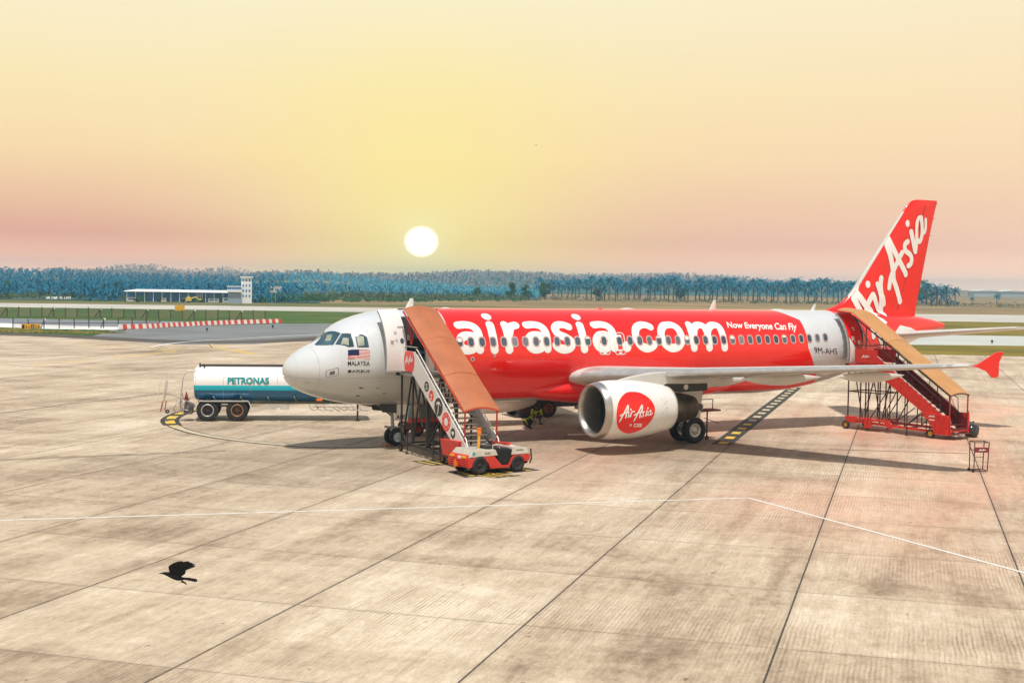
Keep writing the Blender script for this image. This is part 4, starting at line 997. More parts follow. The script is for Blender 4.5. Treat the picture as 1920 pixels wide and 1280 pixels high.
for side in (-1, 1):
    y0 = 3.8*side
    mb = MB(); mb.tube((17.71, y0, .58), (17.55, y0-side*.05, 2.9), .13, n=14); mb.tube((17.71, y0, .55), (17.68, y0, 1.5), .095, n=12); mb.tube((17.71, y0-.5, .58), (17.71, y0+.5, .58), .075, n=10)
    mb.tube((17.6, y0, 1.9), (17.5, y0-side*1.6, 2.6), .06, n=8); mb.tube((17.75, y0, .9), (18.05, y0, 1.25), .035, n=6); mb.tube((18.05, y0, 1.25), (17.7, y0, 1.7), .035, n=6)
    mb.tube((17.8, y0, .75), (18.1, y0, .80), .04, n=6)
    mb.build('main_gear_leg', mat('gear_grey', (.28, .27, .25), .5, .2, var=.2), AP)
    for d_ in (-.465, .465): wheel((17.71, y0+d_, .585), .585, .41, AP, 'main_wheel', (.66, .66, .63), nb_=9)
    mb = MB(); mb.hexa([(17.25, y0+side*.55, .95), (17.95, y0+side*.55, .95), (17.95, y0+side*.58, .95), (17.25, y0+side*.58, .95)], [(16.9, y0+side*.45, 2.75), (18.2, y0+side*.45, 2.75), (18.2, y0+side*.48, 2.75), (16.9, y0+side*.48, 2.75)]); mb.build('main_gear_door', wingm, AP)

# =================================================================== PASSENGER STAIRS
def stairs(root, W, body, frame, canopy_m, kind):
    P = dict(parent=root, world=False)
    front = kind == 'front'
    # sloping run: top (s0, 3.27) to ground (s1, .25)
    s0, s1, z0, z1 = (1.65, 6.95, 3.27, .28) if front else (1.80, 6.02, 3.27, .22)
    sl = (z1-z0)/(s1-s0)
    zl = lambda s_: z0+(s_-s0)*sl
    # platform
    mb = MB(); mb.bx(-.02, s0, -.02, W+.02, 3.17, 3.27); mb.build('platform', alu if front else redm, **P, bevel=.01)
    mb = MB(); mb.tube((-.02, -.12, 3.20), (-.02, W+.12, 3.20), .07, n=10); mb.build('bumper', rubber, **P)
    # platform side panels
    for y, nm_ in ((0, 'near'), (W, 'far')):
        yy = -.03 if y == 0 else W+.03
        mb = MB(); mb.bx(.42, 1.62 if front else 1.74, yy-.012, yy+.012, 3.34, 4.18 if front else 4.0)
        po = mb.build('side_panel', white if front else redm, **P, bevel=.006)
        if y == 0:
            pm = lambda a, b, o: Vector((a, yy-.012-o, b))
            if front:
                mb = MB(); patch(mb, [(min(max(p[0], .50), 1.56), min(max(p[1], 3.345), 4.175)) for p in ellipse(1.03, 3.76, .50, .58, 32)], pm, .004, rings=1); mb.build('logo_field', red, po, world=False)
                mb = MB(); do_script(mb, lambda a, b: (.62+(a-165)/870*.80, 3.60+(840-b)/440*.40+(a-165)/870*.05), pm, .008, s=1.15); mb.build('script_lettering', letterw, po, world=False)
            else:
                mb = MB(); do_script(mb, lambda a, b: (.86+(a-165)/870*.42, 3.58+(840-b)/440*.16), pm, .004, s=1.3); mb.build('script_lettering', letterw, po, world=False)
    # stringers
    fm_ = {'front': [(1.28, 3.33), (1.66, 4.10), (5.95, 1.02), (6.5, .62), (5.4, .62)], 'rear': [(1.72, 2.86), (1.74, 3.66), (5.66, 1.0), (5.98, .35), (5.3, .35), (4.5, 1.10)]}[kind]
    for y in (0, W):
        yy = -.03 if y == 0 else W+.03
        mb = MB(); mb.prism(fm_, lambda a, b: (a, yy-.015, b), lambda a, b: (a, yy+.015, b))
        so = mb.build('stringer', (white if front else redm) if y == 0 else (mat('stringer_grey', (.58, .60, .62), .45, var=.05) if front else mat('stringer_maroon', (.22, .02, .02), .5, var=.15)), **P, bevel=.004)
        if y == 0 and front:
            pm = lambda a, b, o: Vector((a, yy-.015-o, b))
            def spt(px, py): q = onplane(px, py, 0, 4.35); return (-1.9-q[1], q[2])
            for px, py, r_, m_ in ((800.6, 724.4, .205, letterb), (809.5, 741.8, .215, red), (822.8, 762.9, .36, letterb), (837.2, 790.5, .37, red), (849.8, 812, .20, letterb)):
                c_ = spt(px, py); mb = MB(); patch(mb, ellipse(c_[0], c_[1], r_, r_, 28), pm, .003, rings=1); eo = mb.build('round_emblem', m_, so, world=False)
                mb = MB()
                if r_ == .205: stroke(mb, [(c_[0]+.06, c_[1]+.08), (c_[0]-.05, c_[1]+.09), (c_[0]-.02, c_[1]), (c_[0]+.06, c_[1]-.03), (c_[0]+.02, c_[1]-.10), (c_[0]-.08, c_[1]-.08)], .04, pm, .006, 4, cols=1)
                elif r_ == .215:
                    stroke(mb, [(c_[0]-.09, c_[1]+.06), (c_[0]+.0, c_[1]+.0), (c_[0]+.09, c_[1]+.08)], .04, pm, .006, 4, cols=1); stroke(mb, [(c_[0], c_[1]), (c_[0]+.01, c_[1]-.10)], .04, pm, .0075, 3, cols=1); stroke(mb, [(c_[0]-.1, c_[1]-.12), (c_[0]+.02, c_[1]-.14)], .035, pm, .007, 3, cols=1)
                elif r_ == .36:      # palm
                    stroke(mb, [(c_[0]-.06, c_[1]-.28), (c_[0]-.01, c_[1]-.05), (c_[0]+.0, c_[1]+.10)], .05, pm, .006, 4, cols=1)
                    for a in range(6): t_ = pi*(a/5); stroke(mb, [(c_[0], c_[1]+.10), (c_[0]+.10*cos(t_), c_[1]+.15+.06*sin(t_)), (c_[0]+.19*cos(t_), c_[1]+.05+.14*sin(t_))], [.06, .02], pm, .007+.001*a, 4, cols=1)
                elif r_ == .37:
                    patch(mb, ellipse(c_[0], c_[1], .16, .16, 24), pm, .006, rings=1)
                    for a in range(8): patch(mb, ellipse(c_[0]+.27*cos(a*pi/4), c_[1]+.27*sin(a*pi/4), .028, .028, 8), pm, .006, 0, 1)
                else:
                    hp = [(c_[0]+.0065*16*sin(t)**3*1.1, c_[1]+.0065*(13*cos(t)-5*cos(2*t)-2*cos(3*t)-cos(4*t))) for t in [2*pi*k/24 for k in range(24)]]; patch(mb, hp, pm, .006, 0, 1)
                mb.build('emblem_symbol', letterw, eo, world=False)
    # steps
    n = 17; ds_ = (s1-s0)/n
    for k in range(n):
        s_ = s0+ds_*(k+.5); z_ = zl(s_)-.02
        mb = MB(); mb.bx(s_-.15, s_+.15, .02, W-.02, z_-.03, z_+.01); st_ = mb.build('step', (mat('tread_dark', (.10, .085, .08), .6, var=.2) if front else mat('tread_maroon', (.07, .012, .01), .6)), **P)
        mb = MB(); mb.bx(s_+.15, s_+.165, .02, W-.02, z_-.035, z_+.014); mb.build('nosing', alu if front else mat('nosing_maroon', (.14, .03, .025), .5), st_, world=False)
    # handrails
    rail = letterw if front else mat('rail_pale', (.6, .5, .48), .4)
    for y in (0, W):
        if front:
            mb = MB(); mb.path([(1.60, y, 4.27), (1.70, y, 4.26), (6.04, y, 1.13), (6.20, y, .80)], .024, 8); mb.build('handrail', rail, **P)
            mb = MB(); mb.path([(1.66, y+.03, 4.08), (6.02, y+.03, .94)], .020, 6); mb.build('lower_rail', rail, **P)
            mb = MB(); mb.path([(.55, y, 4.2), (.55, y, 4.36), (1.72, y, 4.36)], .022, 6); mb.build('platform_rail', alu, **P)
            for s_ in (2.9, 4.3, 5.6):
                mb = MB(); mb.tube((s_, y, zl(s_)+.35), (s_, y, 4.24-(s_-1.7)*.7212), .014, n=6); mb.build('baluster', frame, **P)
        else:
            mb = MB(); mb.path([(.4, y, 4.2), (1.7, y, 4.2), (s1-.75, y, zl(s1-.75)+1.1), (s1-.7, y, zl(s1-.7)+.2)], .022, 8); mb.build('handrail', black, **P)
            mb = MB(); mb.path([(1.66, y, 3.75), (s1-.78, y, zl(s1-.75)+.58)], .018, 6); mb.build('lower_rail', rail, **P)
            for s_ in (2.6, 3.7, 4.8):
                mb = MB(); mb.tube((s_, y, zl(s_)+.2), (s_, y, zl(s_)+.98), .016, n=6); mb.build('baluster', frame, **P)
    # canopy (arched sheet)
    (ca, za, cb, zb) = (.50, 5.86, 5.95, 2.22) if front else (.36, 5.72, 5.85, 2.10)
    y0, y1 = (-.05, W+.06) if front else (-.02, W+.02); rise = .13 if front else .10
    def arc(s_, z_, o=0): return [(s_, y0+(y1-y0)*k/14, z_+rise*sin(pi*k/14)+o) for k in range(15)]
    ns = 24; mb = MB(); rows = []
    if front: rows.append(arc(.36, 5.88))
    else: rows.append(arc(-.75, 5.92)); rows.append(arc(.10, 5.84))
    for k in range(ns+1):
        t = k/ns; rows.append(arc(ca+(cb-ca)*t, za+(zb-za)*t+(.012*sin(t*23) if front else 0)))
    vs = [p for r_ in rows for p in r_]; nr = len(rows); lo = [(p[0], p[1], p[2]-.035) for p in vs]; o_ = len(vs)
    fs = [(i*15+k, i*15+k+1, (i+1)*15+k+1, (i+1)*15+k) for i in range(nr-1) for k in range(14)]
    mb.add(vs, fs, 0, True); mb.add(lo, [f[::-1] for f in fs], 0, True)
    mb.add(vs+lo, [(i*15, (i+1)*15, (i+1)*15+o_, i*15+o_) for i in range(nr-1)]+[(i*15+14+o_, (i+1)*15+14+o_, (i+1)*15+14, i*15+14) for i in range(nr-1)]+[(k+1, k, k+o_, k+1+o_) for k in range(14)]+[((nr-1)*15+k, (nr-1)*15+k+1, (nr-1)*15+k+1+o_, (nr-1)*15+k+o_) for k in range(14)])
    co = mb.build('canopy', canopy_m, **P)
    mb = MB()
    for t in ((.33, .68) if front else (.36, .70)):
        a_ = arc(ca+(cb-ca)*t, za+(zb-za)*t+.012); mb.path(a_, .010 if front else .006, 4)
    mb.build('canopy_seam', mat('seam_rust', (.45, .13, .05), .5) if front else mat('seam_tan', (.5, .26, .1), .5), co, world=False)
    if front:
        mb = MB()
        for i in range(2, 24, 2):
            for kk in (2, 7, 12): q = arc(ca+(cb-ca)*i/24, za+(zb-za)*i/24+.008)[kk]; mb.add([(q[0]+.014*cos(a), q[1]+.014*sin(a), q[2]+.004) for a in [2*pi*j/6 for j in range(6)]], [tuple(range(6))])
        mb.build('rivet', mat('rust', (.30, .07, .03), .6), co, world=False)
    for y in (y0, y1):
        mb = MB(); mb.bar((ca-.1, y, za-.09), (cb, y, zb-.07), .05, .07); mb.build('canopy_rail', (mat('red_edge', (.55, .05, .02), .45) if front else black), **P)
    mb = MB(); a_ = arc(cb-.02, zb-.06); mb.path(a_, .03, 6); mb.build('canopy_hoop', redm if front else black, **P)
    if front: mb = MB(); mb.bar((.30, -.25, 5.86), (.30, W+.2, 5.86), .05, .05); mb.build('canopy_beam', black, **P)
    else:
        mb = MB(); mb.bar((.05, 0, 5.75), (-.75, 0, 5.84), .04, .04); mb.build('canopy_beam', black, **P)
    posts = ([(cb-.03, zb-.06, .75), ] if front else [(cb-.05, zb-.06, .35)])
    for (s_, zt, zb_) in posts:
        for y in (0, W): mb = MB(); mb.tube((s_, y, zb_), (s_, y, zt), .035, n=8); mb.build('canopy_post', mat('post_red', (.35, .03, .02), .5), **P)
    for s_, y in (((3.45, W), (2.2, 0)) if front else ((1.05, 0), (2.05, 0), (3.45, 0), (4.15, W), (1.9, W), (2.9, 0))):
        zt = za+(zb-za)*(s_-ca)/(cb-ca)-.1; zb_ = 4.0 if s_ < 1.8 else zl(s_)+.2
        if front and y == 0: continue
        mb = MB(); mb.tube((s_, y, zb_), (s_, y, zt), .025, n=6); mb.build('canopy_post', black if not front else dkred, **P)
    V = ([(.55, 5.6, 1.05, 4.45), (.80, 5.62, 1.10, 4.45), (1.32, 5.25, 1.12, 4.45)] if front else [(.15, 5.7, 1.35, 4.2), (1.9, 4.7, 2.5, 3.6), (2.3, 3.0, 3.3, 3.6)])
    for a0, b0, a1, b1 in V:
        mb = MB(); mb.tube((a0, .02, b0), (a1, .02, b1), .02, n=6); mb.build('brace', mat('brace_red', (.45, .02, .015), .45) if front else dkred, **P)
    # undercarriage tower
    legs = (.20, 1.28, 2.62) if front else (.05, .78, 1.25, 1.92)
    zb_ = .45
    for y in (0.03, W-.03):
        for i, s_ in enumerate(legs):
            top = 3.17 if s_ < 2 else zl(s_)-.12
            mb = MB(); mb.bar((s_, y, zb_), (s_, y, top), .10 if (front and i == 2) else (.065 if front else .05)); mb.build('leg', frame, **P)
        D = ([(.35, .5, 1.15, 3.15), (1.28, 3.15, 2.2, 1.2), (1.35, .5, 2.0, 2.9), (2.0, 2.9, 2.62, 1.6), (.2, 1.0, .6, .5), (2.7, .5, 3.9, 1.75), (3.9, 1.8, 3.9, .45)] if front else
             [(.35, 3.1, .95, .5), (1.65, 3.1, 1.05, .5), (1.3, .5, 2.55, 2.35), (1.95, .45, 3.0, 2.3), (2.5, 2.45, 2.5, .4), (3.35, 1.95, 3.35, .4), (2.6, .4, 3.9, 1.35), (3.35, .4, 4.25, 1.15), (4.05, 1.35, 4.05, .4), (4.75, 1.0, 4.75, .3)])
        for a0, b0, a1, b1 in D: mb = MB(); mb.bar((a0, y, b0), (a1, y, b1), .06 if front else .04); mb.build('truss_bar', frame if front or y > .5 else mat('truss_dark', (.07, .02, .02), .5, var=.3), **P)
        mb = MB(); mb.bar((.1, y, .42), (5.9, y, .30), .09, .12); mb.build('chassis_rail', frame if front else redm, **P)
    if not front:
        for y in (.03, W-.03): mb = MB(); mb.bar((.05, y, 1.88), (1.92, y, 1.88), .05); mb.build('ring_beam', frame, **P)
        for s_ in (.05, 1.92): mb = MB(); mb.bar((s_, 0, 1.88), (s_, W, 1.88), .05); mb.build('ring_beam', frame, **P)
        mb = MB(); mb.bx(-.05, 1.95, -.06, W+.06, .50, .60); mb.bx(-.02, .60, -.08, .02, .34, .66); mb.bx(1.1, 1.5, -.08, .02, .15, .64); mb.build('deck_beam', redm, **P, bevel=.01)
        mb = MB(); mb.prism([(2.0, .62), (2.55, .62), (2.75, .22), (2.5, .22), (2.3, .48), (2.0, .50)], lambda a, b: (a, -.09, b), lambda a, b: (a, .0, b)); mb.build('gusset', redm, **P)
    for s_ in ((.35, 1.3, 2.6, 4.2, 5.6) if front else (2.4, 3.6, 4.9, 5.8)):
        mb = MB(); mb.bar((s_, 0, .38), (s_, W, .38), .07); mb.build('cross_beam', frame if front else redm, **P)
    for s_ in ((.97, 3.38) if front else (1.32, 3.55)):
        for y in (-.06, W+.06):
            mb = MB(); mb.tube((s_, y, .03), (s_, y, .95), .025, n=8); mb.tube((s_, y, .0), (s_, y, .03), .09, n=12); mb.build('stabilizer_jack', black if front else dkred, **P)
    if front:
        for s_, r_ in ((.12, .15), (4.0, .20)):
            for y in (.05, W-.05): wheel((s_, y, r_), r_, .10, root_w(root), 'stair_wheel', (.30, .10, .06))
    else:
        for s_, r_ in ((.02, .21), (4.86, .22)):
            for y in (-.06, W+.06): wheel((s_, y, r_), r_, .14, root_w(root), 'stair_wheel', (.80, .45, .05))
    # lower end boxes
    if front:
        for y, a_, b_ in ((-.16, 4.15, 5.75), (W+.16, 5.6, 6.75)):
            mb = MB(); yy0, yy1 = sorted((y, y+(.20 if y < 0 else -.2)))
            mb.hexa([(a_+.22, yy0, .38), (b_-.1, yy0, .38), (b_-.1, yy1, .38), (a_+.22, yy1, .38)], [(a_, yy0, .98), (b_, yy0, 1.04), (b_, yy1, 1.04), (a_, yy1, .98)]); mb.build('side_box', redm, **P, bevel=.02)
        mb = MB(); mb.bx(5.9, 6.9, .1, W-.1, .22, .26); mb.build('bottom_tread', alu, **P)
    else:
        mb = MB(); mb.prism([(4.42, 1.20), (5.80, 1.14), (5.80, .22), (5.05, .22), (4.98, .55), (4.62, .95), (4.45, 1.0)], lambda a, b: (a, -.14, b), lambda a, b: (a, -.04, b)); bo = mb.build('side_box', redm, **P, bevel=.01)
        pm = lambda a, b, o: Vector((a, -.14-o, b)); mb = MB(); do_script(mb, lambda a, b: (4.78+(a-165)/870*.36, 1.0+(840-b)/440*.10), pm, .004, s=1.3); patch(mb, rrect(4.98, .88, .36, .045, .01), pm, .004, 0, 1); mb.build('script_lettering', letterw, bo, world=False)
        mb = MB()
        for k in range(6): mb.bar((5.1+.12*k, -.16, .25), (5.16+.12*k, -.16, 1.08), .03)
        mb.build('box_rib', redm, bo, world=False)
        mb = MB(); mb.bx(5.35, 5.85, W+.04, W+.12, .5, 1.2); mb.build('side_box', redm, **P, bevel=.01)
        mb = MB(); mb.tube((5.4, .1, .28), (6.15, .1, .20), .04, n=8); mb.tube((5.4, .5, .3), (6.2, .5, .22), .05, n=8); mb.build('roller', alu, **P)
        mb = MB(); mb.bar((5.85, -.02, 1.0), (5.85, -.02, .2), .05); mb.build('end_post', redm, **P); mb = MB(); mb.bar((5.85, W, 1.3), (5.85, W, .2), .05); mb.build('end_post', redm, **P)
def root_w(root): return root
def wheel_local(*a, **k): pass
_old_wheel = wheel
def wheel(c, r_, w_, parent, name='wheel', rimc=(.62, .62, .60), ax=(0, 1, 0), nb_=8):
    # vehicle wheels are given in the vehicle's own frame
    M = WM[parent.name]; WM[parent.name] = Matrix.Identity(4); o = _old_wheel(c, r_, w_, parent, name, rimc, ax, nb_); WM[parent.name] = M; return o
SF = thing('passenger_stairs', 'towable white boarding stairs with rust orange arched canopy at the forward door', 'boarding stairs', (4.38, -1.9, 0), R(-90), 'boarding stairs at the airliner doors')
stairs(SF, 1.36, white, black, orange, 'front')
SR = thing('passenger_stairs', 'towable red boarding stairs with tan arched canopy at the rear door', 'boarding stairs', (28.83, -2.1, 0), math.atan2(-.984, .176), 'boarding stairs at the airliner doors')
stairs(SR, 1.5, redm, dkred, tan, 'rear')

# =================================================================== BAGGAGE TRACTOR
T = thing('baggage_tractor', 'small red and white open baggage tractor with orange beacon at the stair foot', 'tractor', (4.99, -8.62, 0), math.atan2(.127, .992))
P = dict(parent=T, world=False)
trw = mat('tractor_white', (.50, .46, .39), .4, var=.10, scale=4, dirt=((.20, .16, .11), 2.2))
mb = MB(); mb.prism([(-1.28, .30), (-1.30, .60), (-.45, .62), (-.30, .40), (.20, .28), (.62, .30), (.62, .62), (1.38, .62), (1.42, .30), (1.1, .22), (-1.1, .22)], lambda a, b: (a, -.52, b), lambda a, b: (a, .52, b)); mb.build('chassis', dark, **P)
for s_ in (-1, 1):
    y0, y1 = sorted((s_*.50, s_*.62))
    mb = MB(); mb.prism([(-1.35, .28), (-1.38, .62), (-.36, .66), (-.18, .64), (.14, .30), (.44, .30), (.52, .44), (.66, .62), (1.42, .64), (1.44, .40), (1.2, .38), (1.14, .50), (.90, .56), (.66, .50), (.55, .30), (.48, .20), (-.35, .20), (-.46, .42), (-.62, .54), (-.86, .58), (-1.10, .50), (-1.2, .30)], lambda a, b: (a, y0, b), lambda a, b: (a, y1, b)); mb.build('side_body', redm, **P, bevel=.012)
mb = MB(); mb.hexa([(-1.36, -.62, .64), (.0, -.62, .66), (.0, .62, .66), (-1.36, .62, .64)], [(-1.12, -.56, .92), (-.10, -.56, .88), (-.10, .56, .88), (-1.12, .56, .92)]); mb.build('rear_hood', trw, **P, bevel=.035)
mb = MB(); mb.hexa([(.58, -.62, .64), (1.44, -.62, .64), (1.44, .62, .64), (.58, .62, .64)], [(.66, -.56, .95), (1.36, -.54, .87), (1.36, .54, .87), (.66, .56, .95)]); mb.build('front_hood', trw, **P, bevel=.035)
mb = MB(); mb.hexa([(.02, -.61, .33), (.50, -.61, .33), (.50, .61, .33), (.02, .61, .33)], [(-.08, -.60, .84), (.62, -.60, .86), (.62, .60, .86), (-.08, .60, .84)]); mb.build('cockpit_well', dark, **P)
mb = MB(); mb.bx(.16, .58, -.48, .48, .82, .90); mb.bx(-.42, -.18, -.42, .1, .88, 1.0); mb.build('seat', mat('black_vinyl', (.02, .02, .02), .45), **P, bevel=.03)
mb = MB(); mb.tube((-.30, .25, .85), (.02, .12, 1.08), .03, n=8); mb.build('steering_column', grey, **P)
mb = MB(); c_ = Vector((.04, .10, 1.12)); ax_ = Vector((.75, -.25, .75)).normalized(); u1 = ax_.cross(Vector((0, 1, 0))).normalized(); u2 = ax_.cross(u1)
mb.path([c_+(u1*cos(a)+u2*sin(a))*.20 for a in [2*pi*k/24 for k in range(25)]], .016, 6, cap=False); mb.tube(c_-u1*.2, c_+u1*.2, .012, n=5); mb.tube(c_, c_+u2*.2, .012, n=5); mb.build('steering_wheel', black, **P)
mb = MB(); mb.tube((-.52, -.05, .88), (-.50, -.05, 1.45), .055, n=10); mb.build('beacon_post', mat('amber_post', (.75, .36, .04), .45, var=.2), **P)
mb = MB(); mb.tube((-.50, -.05, 1.45), (-.50, -.05, 1.62), .085, .075, n=14); mb.tube((-.50, -.05, 1.62), (-.50, -.05, 1.66), .09, n=14); mb.build('beacon', beacon, **P)
mb = MB(); mb.path([(-.14, -.42, .88), (-.14, -.42, 1.03), (.16, -.42, 1.03), (.16, -.42, .9)], .022, 6); mb.build('grab_rail', trw, **P)
for i in range(4):
    mb = MB(); z_ = .30+.075*i; mb.bx(-1.46+.02*abs(i-1.5), -1.30, -.60, .60, z_, z_+.055); mb.build('bumper_bar', redm, **P, bevel=.015)
mb = MB(); mb.hexa([(-1.40, -.58, .60), (-1.30, -.58, .60), (-1.30, .58, .60), (-1.40, .58, .60)], [(-1.34, -.56, .74), (-1.26, -.56, .74), (-1.26, .56, .74), (-1.34, .56, .74)]); mb.build('lamp_panel', redm, **P, bevel=.01)
for y in (-.38, .38): mb = MB(); mb.bx(-1.425, -1.36, y-.11, y+.11, .62, .70); mb.build('tail_lamp', amber, **P, bevel=.008)
mb = MB(); mb.bx(-1.425, -1.38, -.18, -.02, .60, .69); mb.build('number_plate', letterw, **P)
mb = MB(); mb.bar((-1.55, 0, .38), (-1.35, 0, .38), .10, .16); mb.tube((-1.52, 0, .25), (-1.52, 0, .55), .03, n=8); mb.build('tow_hitch', beacon, **P)
mb = MB(); mb.bx(1.40, 1.47, -.60, -.42, .48, .62); mb.build('corner_lamp', beacon, **P, bevel=.01)
mb = MB(); mb.path([(1.42, -.64, .30), (1.50, -.64, .45), (1.46, -.64, .84)], .03, 6); mb.path([(1.42, .64, .30), (1.50, .64, .45), (1.46, .64, .84)], .03, 6); mb.build('corner_guard', black, **P)
mb = MB(); mb.add([(-.98+.07*cos(a), -.605+.03, 0) for a in (0,)], []) ; pm = lambda a, b, o: Vector((a, -.628+(b-.64)*.24-o, b)); patch(mb, ellipse(-1.10, .78, .07, .06, 14), pm, .004, 0, 1); mb.build('round_sticker', mat('teal_sticker', (.02, .28, .36), .4), **P)
mb = MB(); text(mb, 'GLS01', -.62, -.36, .745, .80, pm, .006, bold=.02); mb.build('fleet_number', letterb, **P)
mb = MB(); text(mb, 'AirAsia', .82, 1.15, .79, .835, lambda a, b, o: Vector((a, -.626+(b-.64)*.29-o, b)), .006, bold=.02, shear=.3); mb.build('fleet_number', letterb, **P)
mb = MB(); mb.bx(.78, 1.0, -.30, -.05, .925, .935); mb.build('paper_sheet', letterw, **P)
for x_, r_ in ((-.84, .345), (.88, .31)):
    for y in (-.56, .56): wheel((x_, y, r_), r_, .20, T, 'wheel', (.035, .035, .035))

# =================================================================== SECOND GROUND TRACTOR behind the front stairs
T2 = thing('ground_power_tractor', 'grey and red ground service unit half hidden behind the front stair frame', 'service vehicle', (8.05, 3.3, 0), R(8))
P = dict(parent=T2, world=False)
mb = MB(); mb.bx(-1.15, 1.15, -.65, .65, .62, .82); mb.build('chassis', redm, **P, bevel=.02)
mb = MB(); mb.hexa([(-1.1, -.62, .822), (.95, -.62, .822), (.95, .62, .822), (-1.1, .62, .822)], [(-.95, -.58, 1.40), (.90, -.58, 1.46), (.90, .58, 1.46), (-.95, .58, 1.40)]); mb.build('engine_housing', mat('housing_green_grey', (.12, .17, .16), .5, var=.1), **P, bevel=.03)
mb = MB(); mb.hexa([(-.98, -.62, 1.42), (.95, -.62, 1.47), (.95, .62, 1.47), (-.98, .62, 1.42)], [(-.85, -.55, 1.72), (.80, -.55, 1.78), (.80, .55, 1.78), (-.85, .55, 1.72)]); mb.build('roof', white, **P, bevel=.03)
mb = MB(); text(mb, 'Tug', -.1, .35, 1.52, 1.68, lambda a, b, o: Vector((a, -.60+(b-1.45)*.2-o, b)), .006, bold=.02, shear=.3); mb.build('side_script', redm, **P)
mb = MB(); mb.bx(-.98, -.72, -.64, -.60, .85, 1.50); mb.build('cream_door', mat('cream_panel', (.65, .58, .42), .5), **P)
for x_ in (-.75, .75):
    for y in (-.55, .55): wheel((x_, y, .33), .33, .2, T2, 'wheel', (.35, .05, .04))
mb = MB()
for a0, b0, a1, b1 in ((-1.0, .3, -.4, .62), (.0, .62, .4, .3), (.4, .3, 1.0, .62)): mb.bar((a0, -.6, b0), (a1, -.6, b1), .06)
mb.bx(-1.0, 1.0, -.5, .5, .28, .60); mb.build('lower_frame', mat('dark_red_steel', (.10, .02, .015), .6, var=.3), **P)
mb = MB(); mb.path([(-1.15, 0, .5), (-1.9, -.4, .3), (-2.6, -.8, .25)], .05, 8); mb.build('tow_bar', grey, **P)

# =================================================================== FUEL TRAILER
TT = thing('fuel_trailer', 'white and blue fuel tank trailer with turquoise stripe standing behind the jet nose', 'tank trailer', (.5, 12.0, 0), math.atan2(-.35, .937))
P = dict(parent=TT, world=False)
def tankmat():
    m = bpy.data.materials.new('tank_livery'); s = Sh(m); x, y, z = s.xyz()
    o = s.mix(s.math('GREATER_THAN', z, 1.53), (.01, .13, .30), (.0, .52, .68)); o = s.mix(s.math('GREATER_THAN', z, 1.775), o, (.80, .80, .79))
    o = s.mix(s.math('MULTIPLY', s.math('SUBTRACT', 1.3, z), s.math('MULTIPLY', s.noise(3, 5), 1.6), True), o, (.07, .08, .08))
    s.col(o); s.b.inputs['Roughness'].default_value = .3; s.b.inputs['Coat Weight'].default_value = .3; return m
TKM = tankmat()
tcz, try_, trz = 1.80, 1.20, .86
mb = MB(); secs = []
for x_, k in ((-.62, .90), (-.60, .96), (-.52, .99), (-.45, 1), (-.1, 1), (.2, 1.0), (.8, 1), (3, 1), (5.5, 1), (7.6, 1), (7.8, .96), (7.9, .8)):
    secs.append([(x_, 1.15+try_*k*math.copysign(abs(cos(a))**.9, cos(a)), tcz+trz*k*math.copysign(abs(sin(a))**.9, sin(a))-(.06*x_/8 if sin(a) < 0 else 0)) for a in [2*pi*j/48 for j in range(48)]])
mb.loft(secs, smooth=True); mb.build('tank', TKM, **P)
for x_ in (.75, 2.05, 3.35, 4.65, 5.9):
    mb = MB(); mb.path([(x_, 1.15+1.203*math.copysign(abs(cos(a))**.9, cos(a)), tcz+.863*math.copysign(abs(sin(a))**.9, sin(a))) for a in [pi*.3+1.4*pi*j/30 for j in range(31)]], .008, 4); mb.build('tank_seam', mat('tank_seam_grey', (.4, .42, .42), .5), **P)
for x_ in (.4, 1.7, 3.0, 4.3, 5.6):
    mb = MB(); mb.bar((x_, .62, .93), (x_-.12, .05, 1.22), .03, .05); mb.build('tank_bracket', mat('tank_bracket', (.35, .42, .42), .5), **P)
# recessed end skirt
mb = MB(); pts = [(1.15+1.10*cos(a), tcz+.77*sin(a)) for a in [2*pi*j/40 for j in range(40)]]
mb.prism(pts, lambda a, b: (-.66, a, b), lambda a, b: (-.62, a, b)); ek = mb.build('end_plate', TKM, **P)
mb = MB(); mb.bx(-.675, -.66, .22, .55, 1.50, 1.74); mb.build('hazard_plate', mat('hazard_orange', (.55, .16, .02), .5, var=.3, scale=12), ek, world=False)
mb = MB(); mb.add([(-.668, .75+.075*cos(a), 2.25+.11*sin(a)) for a in [2*pi*j/16 for j in range(16)]], [tuple(range(16))]); mb.build('end_port', mat('port_green', (.02, .08, .07), .4), ek, world=False)
def tm(a, b, o):
    s_ = max(-1, min(1, (b-tcz)/trz)); c_ = abs(s_)**(1/.9); return Vector((a, 1.15-try_*max(0, math.sqrt(1-c_*c_))**.9-o, b))
mb = MB(); text(mb, 'PETRONAS', .95, 2.95, 1.86, 2.18, tm, .02, bold=.045); mb.build('tank_lettering', mat('teal_lettering', (.0, .25, .27), .4), **P)
mb = MB(); mb.bx(-.4, 7.5, .85, .93, 2.62, 2.72); mb.bx(-.4, 7.5, 1.4, 1.48, 2.62, 2.72); mb.bx(.8, 7.5, .9, 1.45, 2.66, 2.70); mb.build('walkway', mat('walkway_dark', (.06, .045, .045), .7, var=.3), **P)
mb = MB(); mb.tube((-.42, .7, 2.6), (-.42, .7, 2.82), .04); mb.tube((-.2, .6, 2.45), (-.2, .6, 2.75), .04); mb.build('vent', black, **P)
mb = MB(); mb.bx(-.5, 7.5, .55, .70, .82, .96); mb.bx(-.5, 7.5, 1.6, 1.75, .82, .96); mb.build('chassis_rail', mat('chassis_green', (.13, .16, .12), .6, var=.2), **P)
mb = MB()
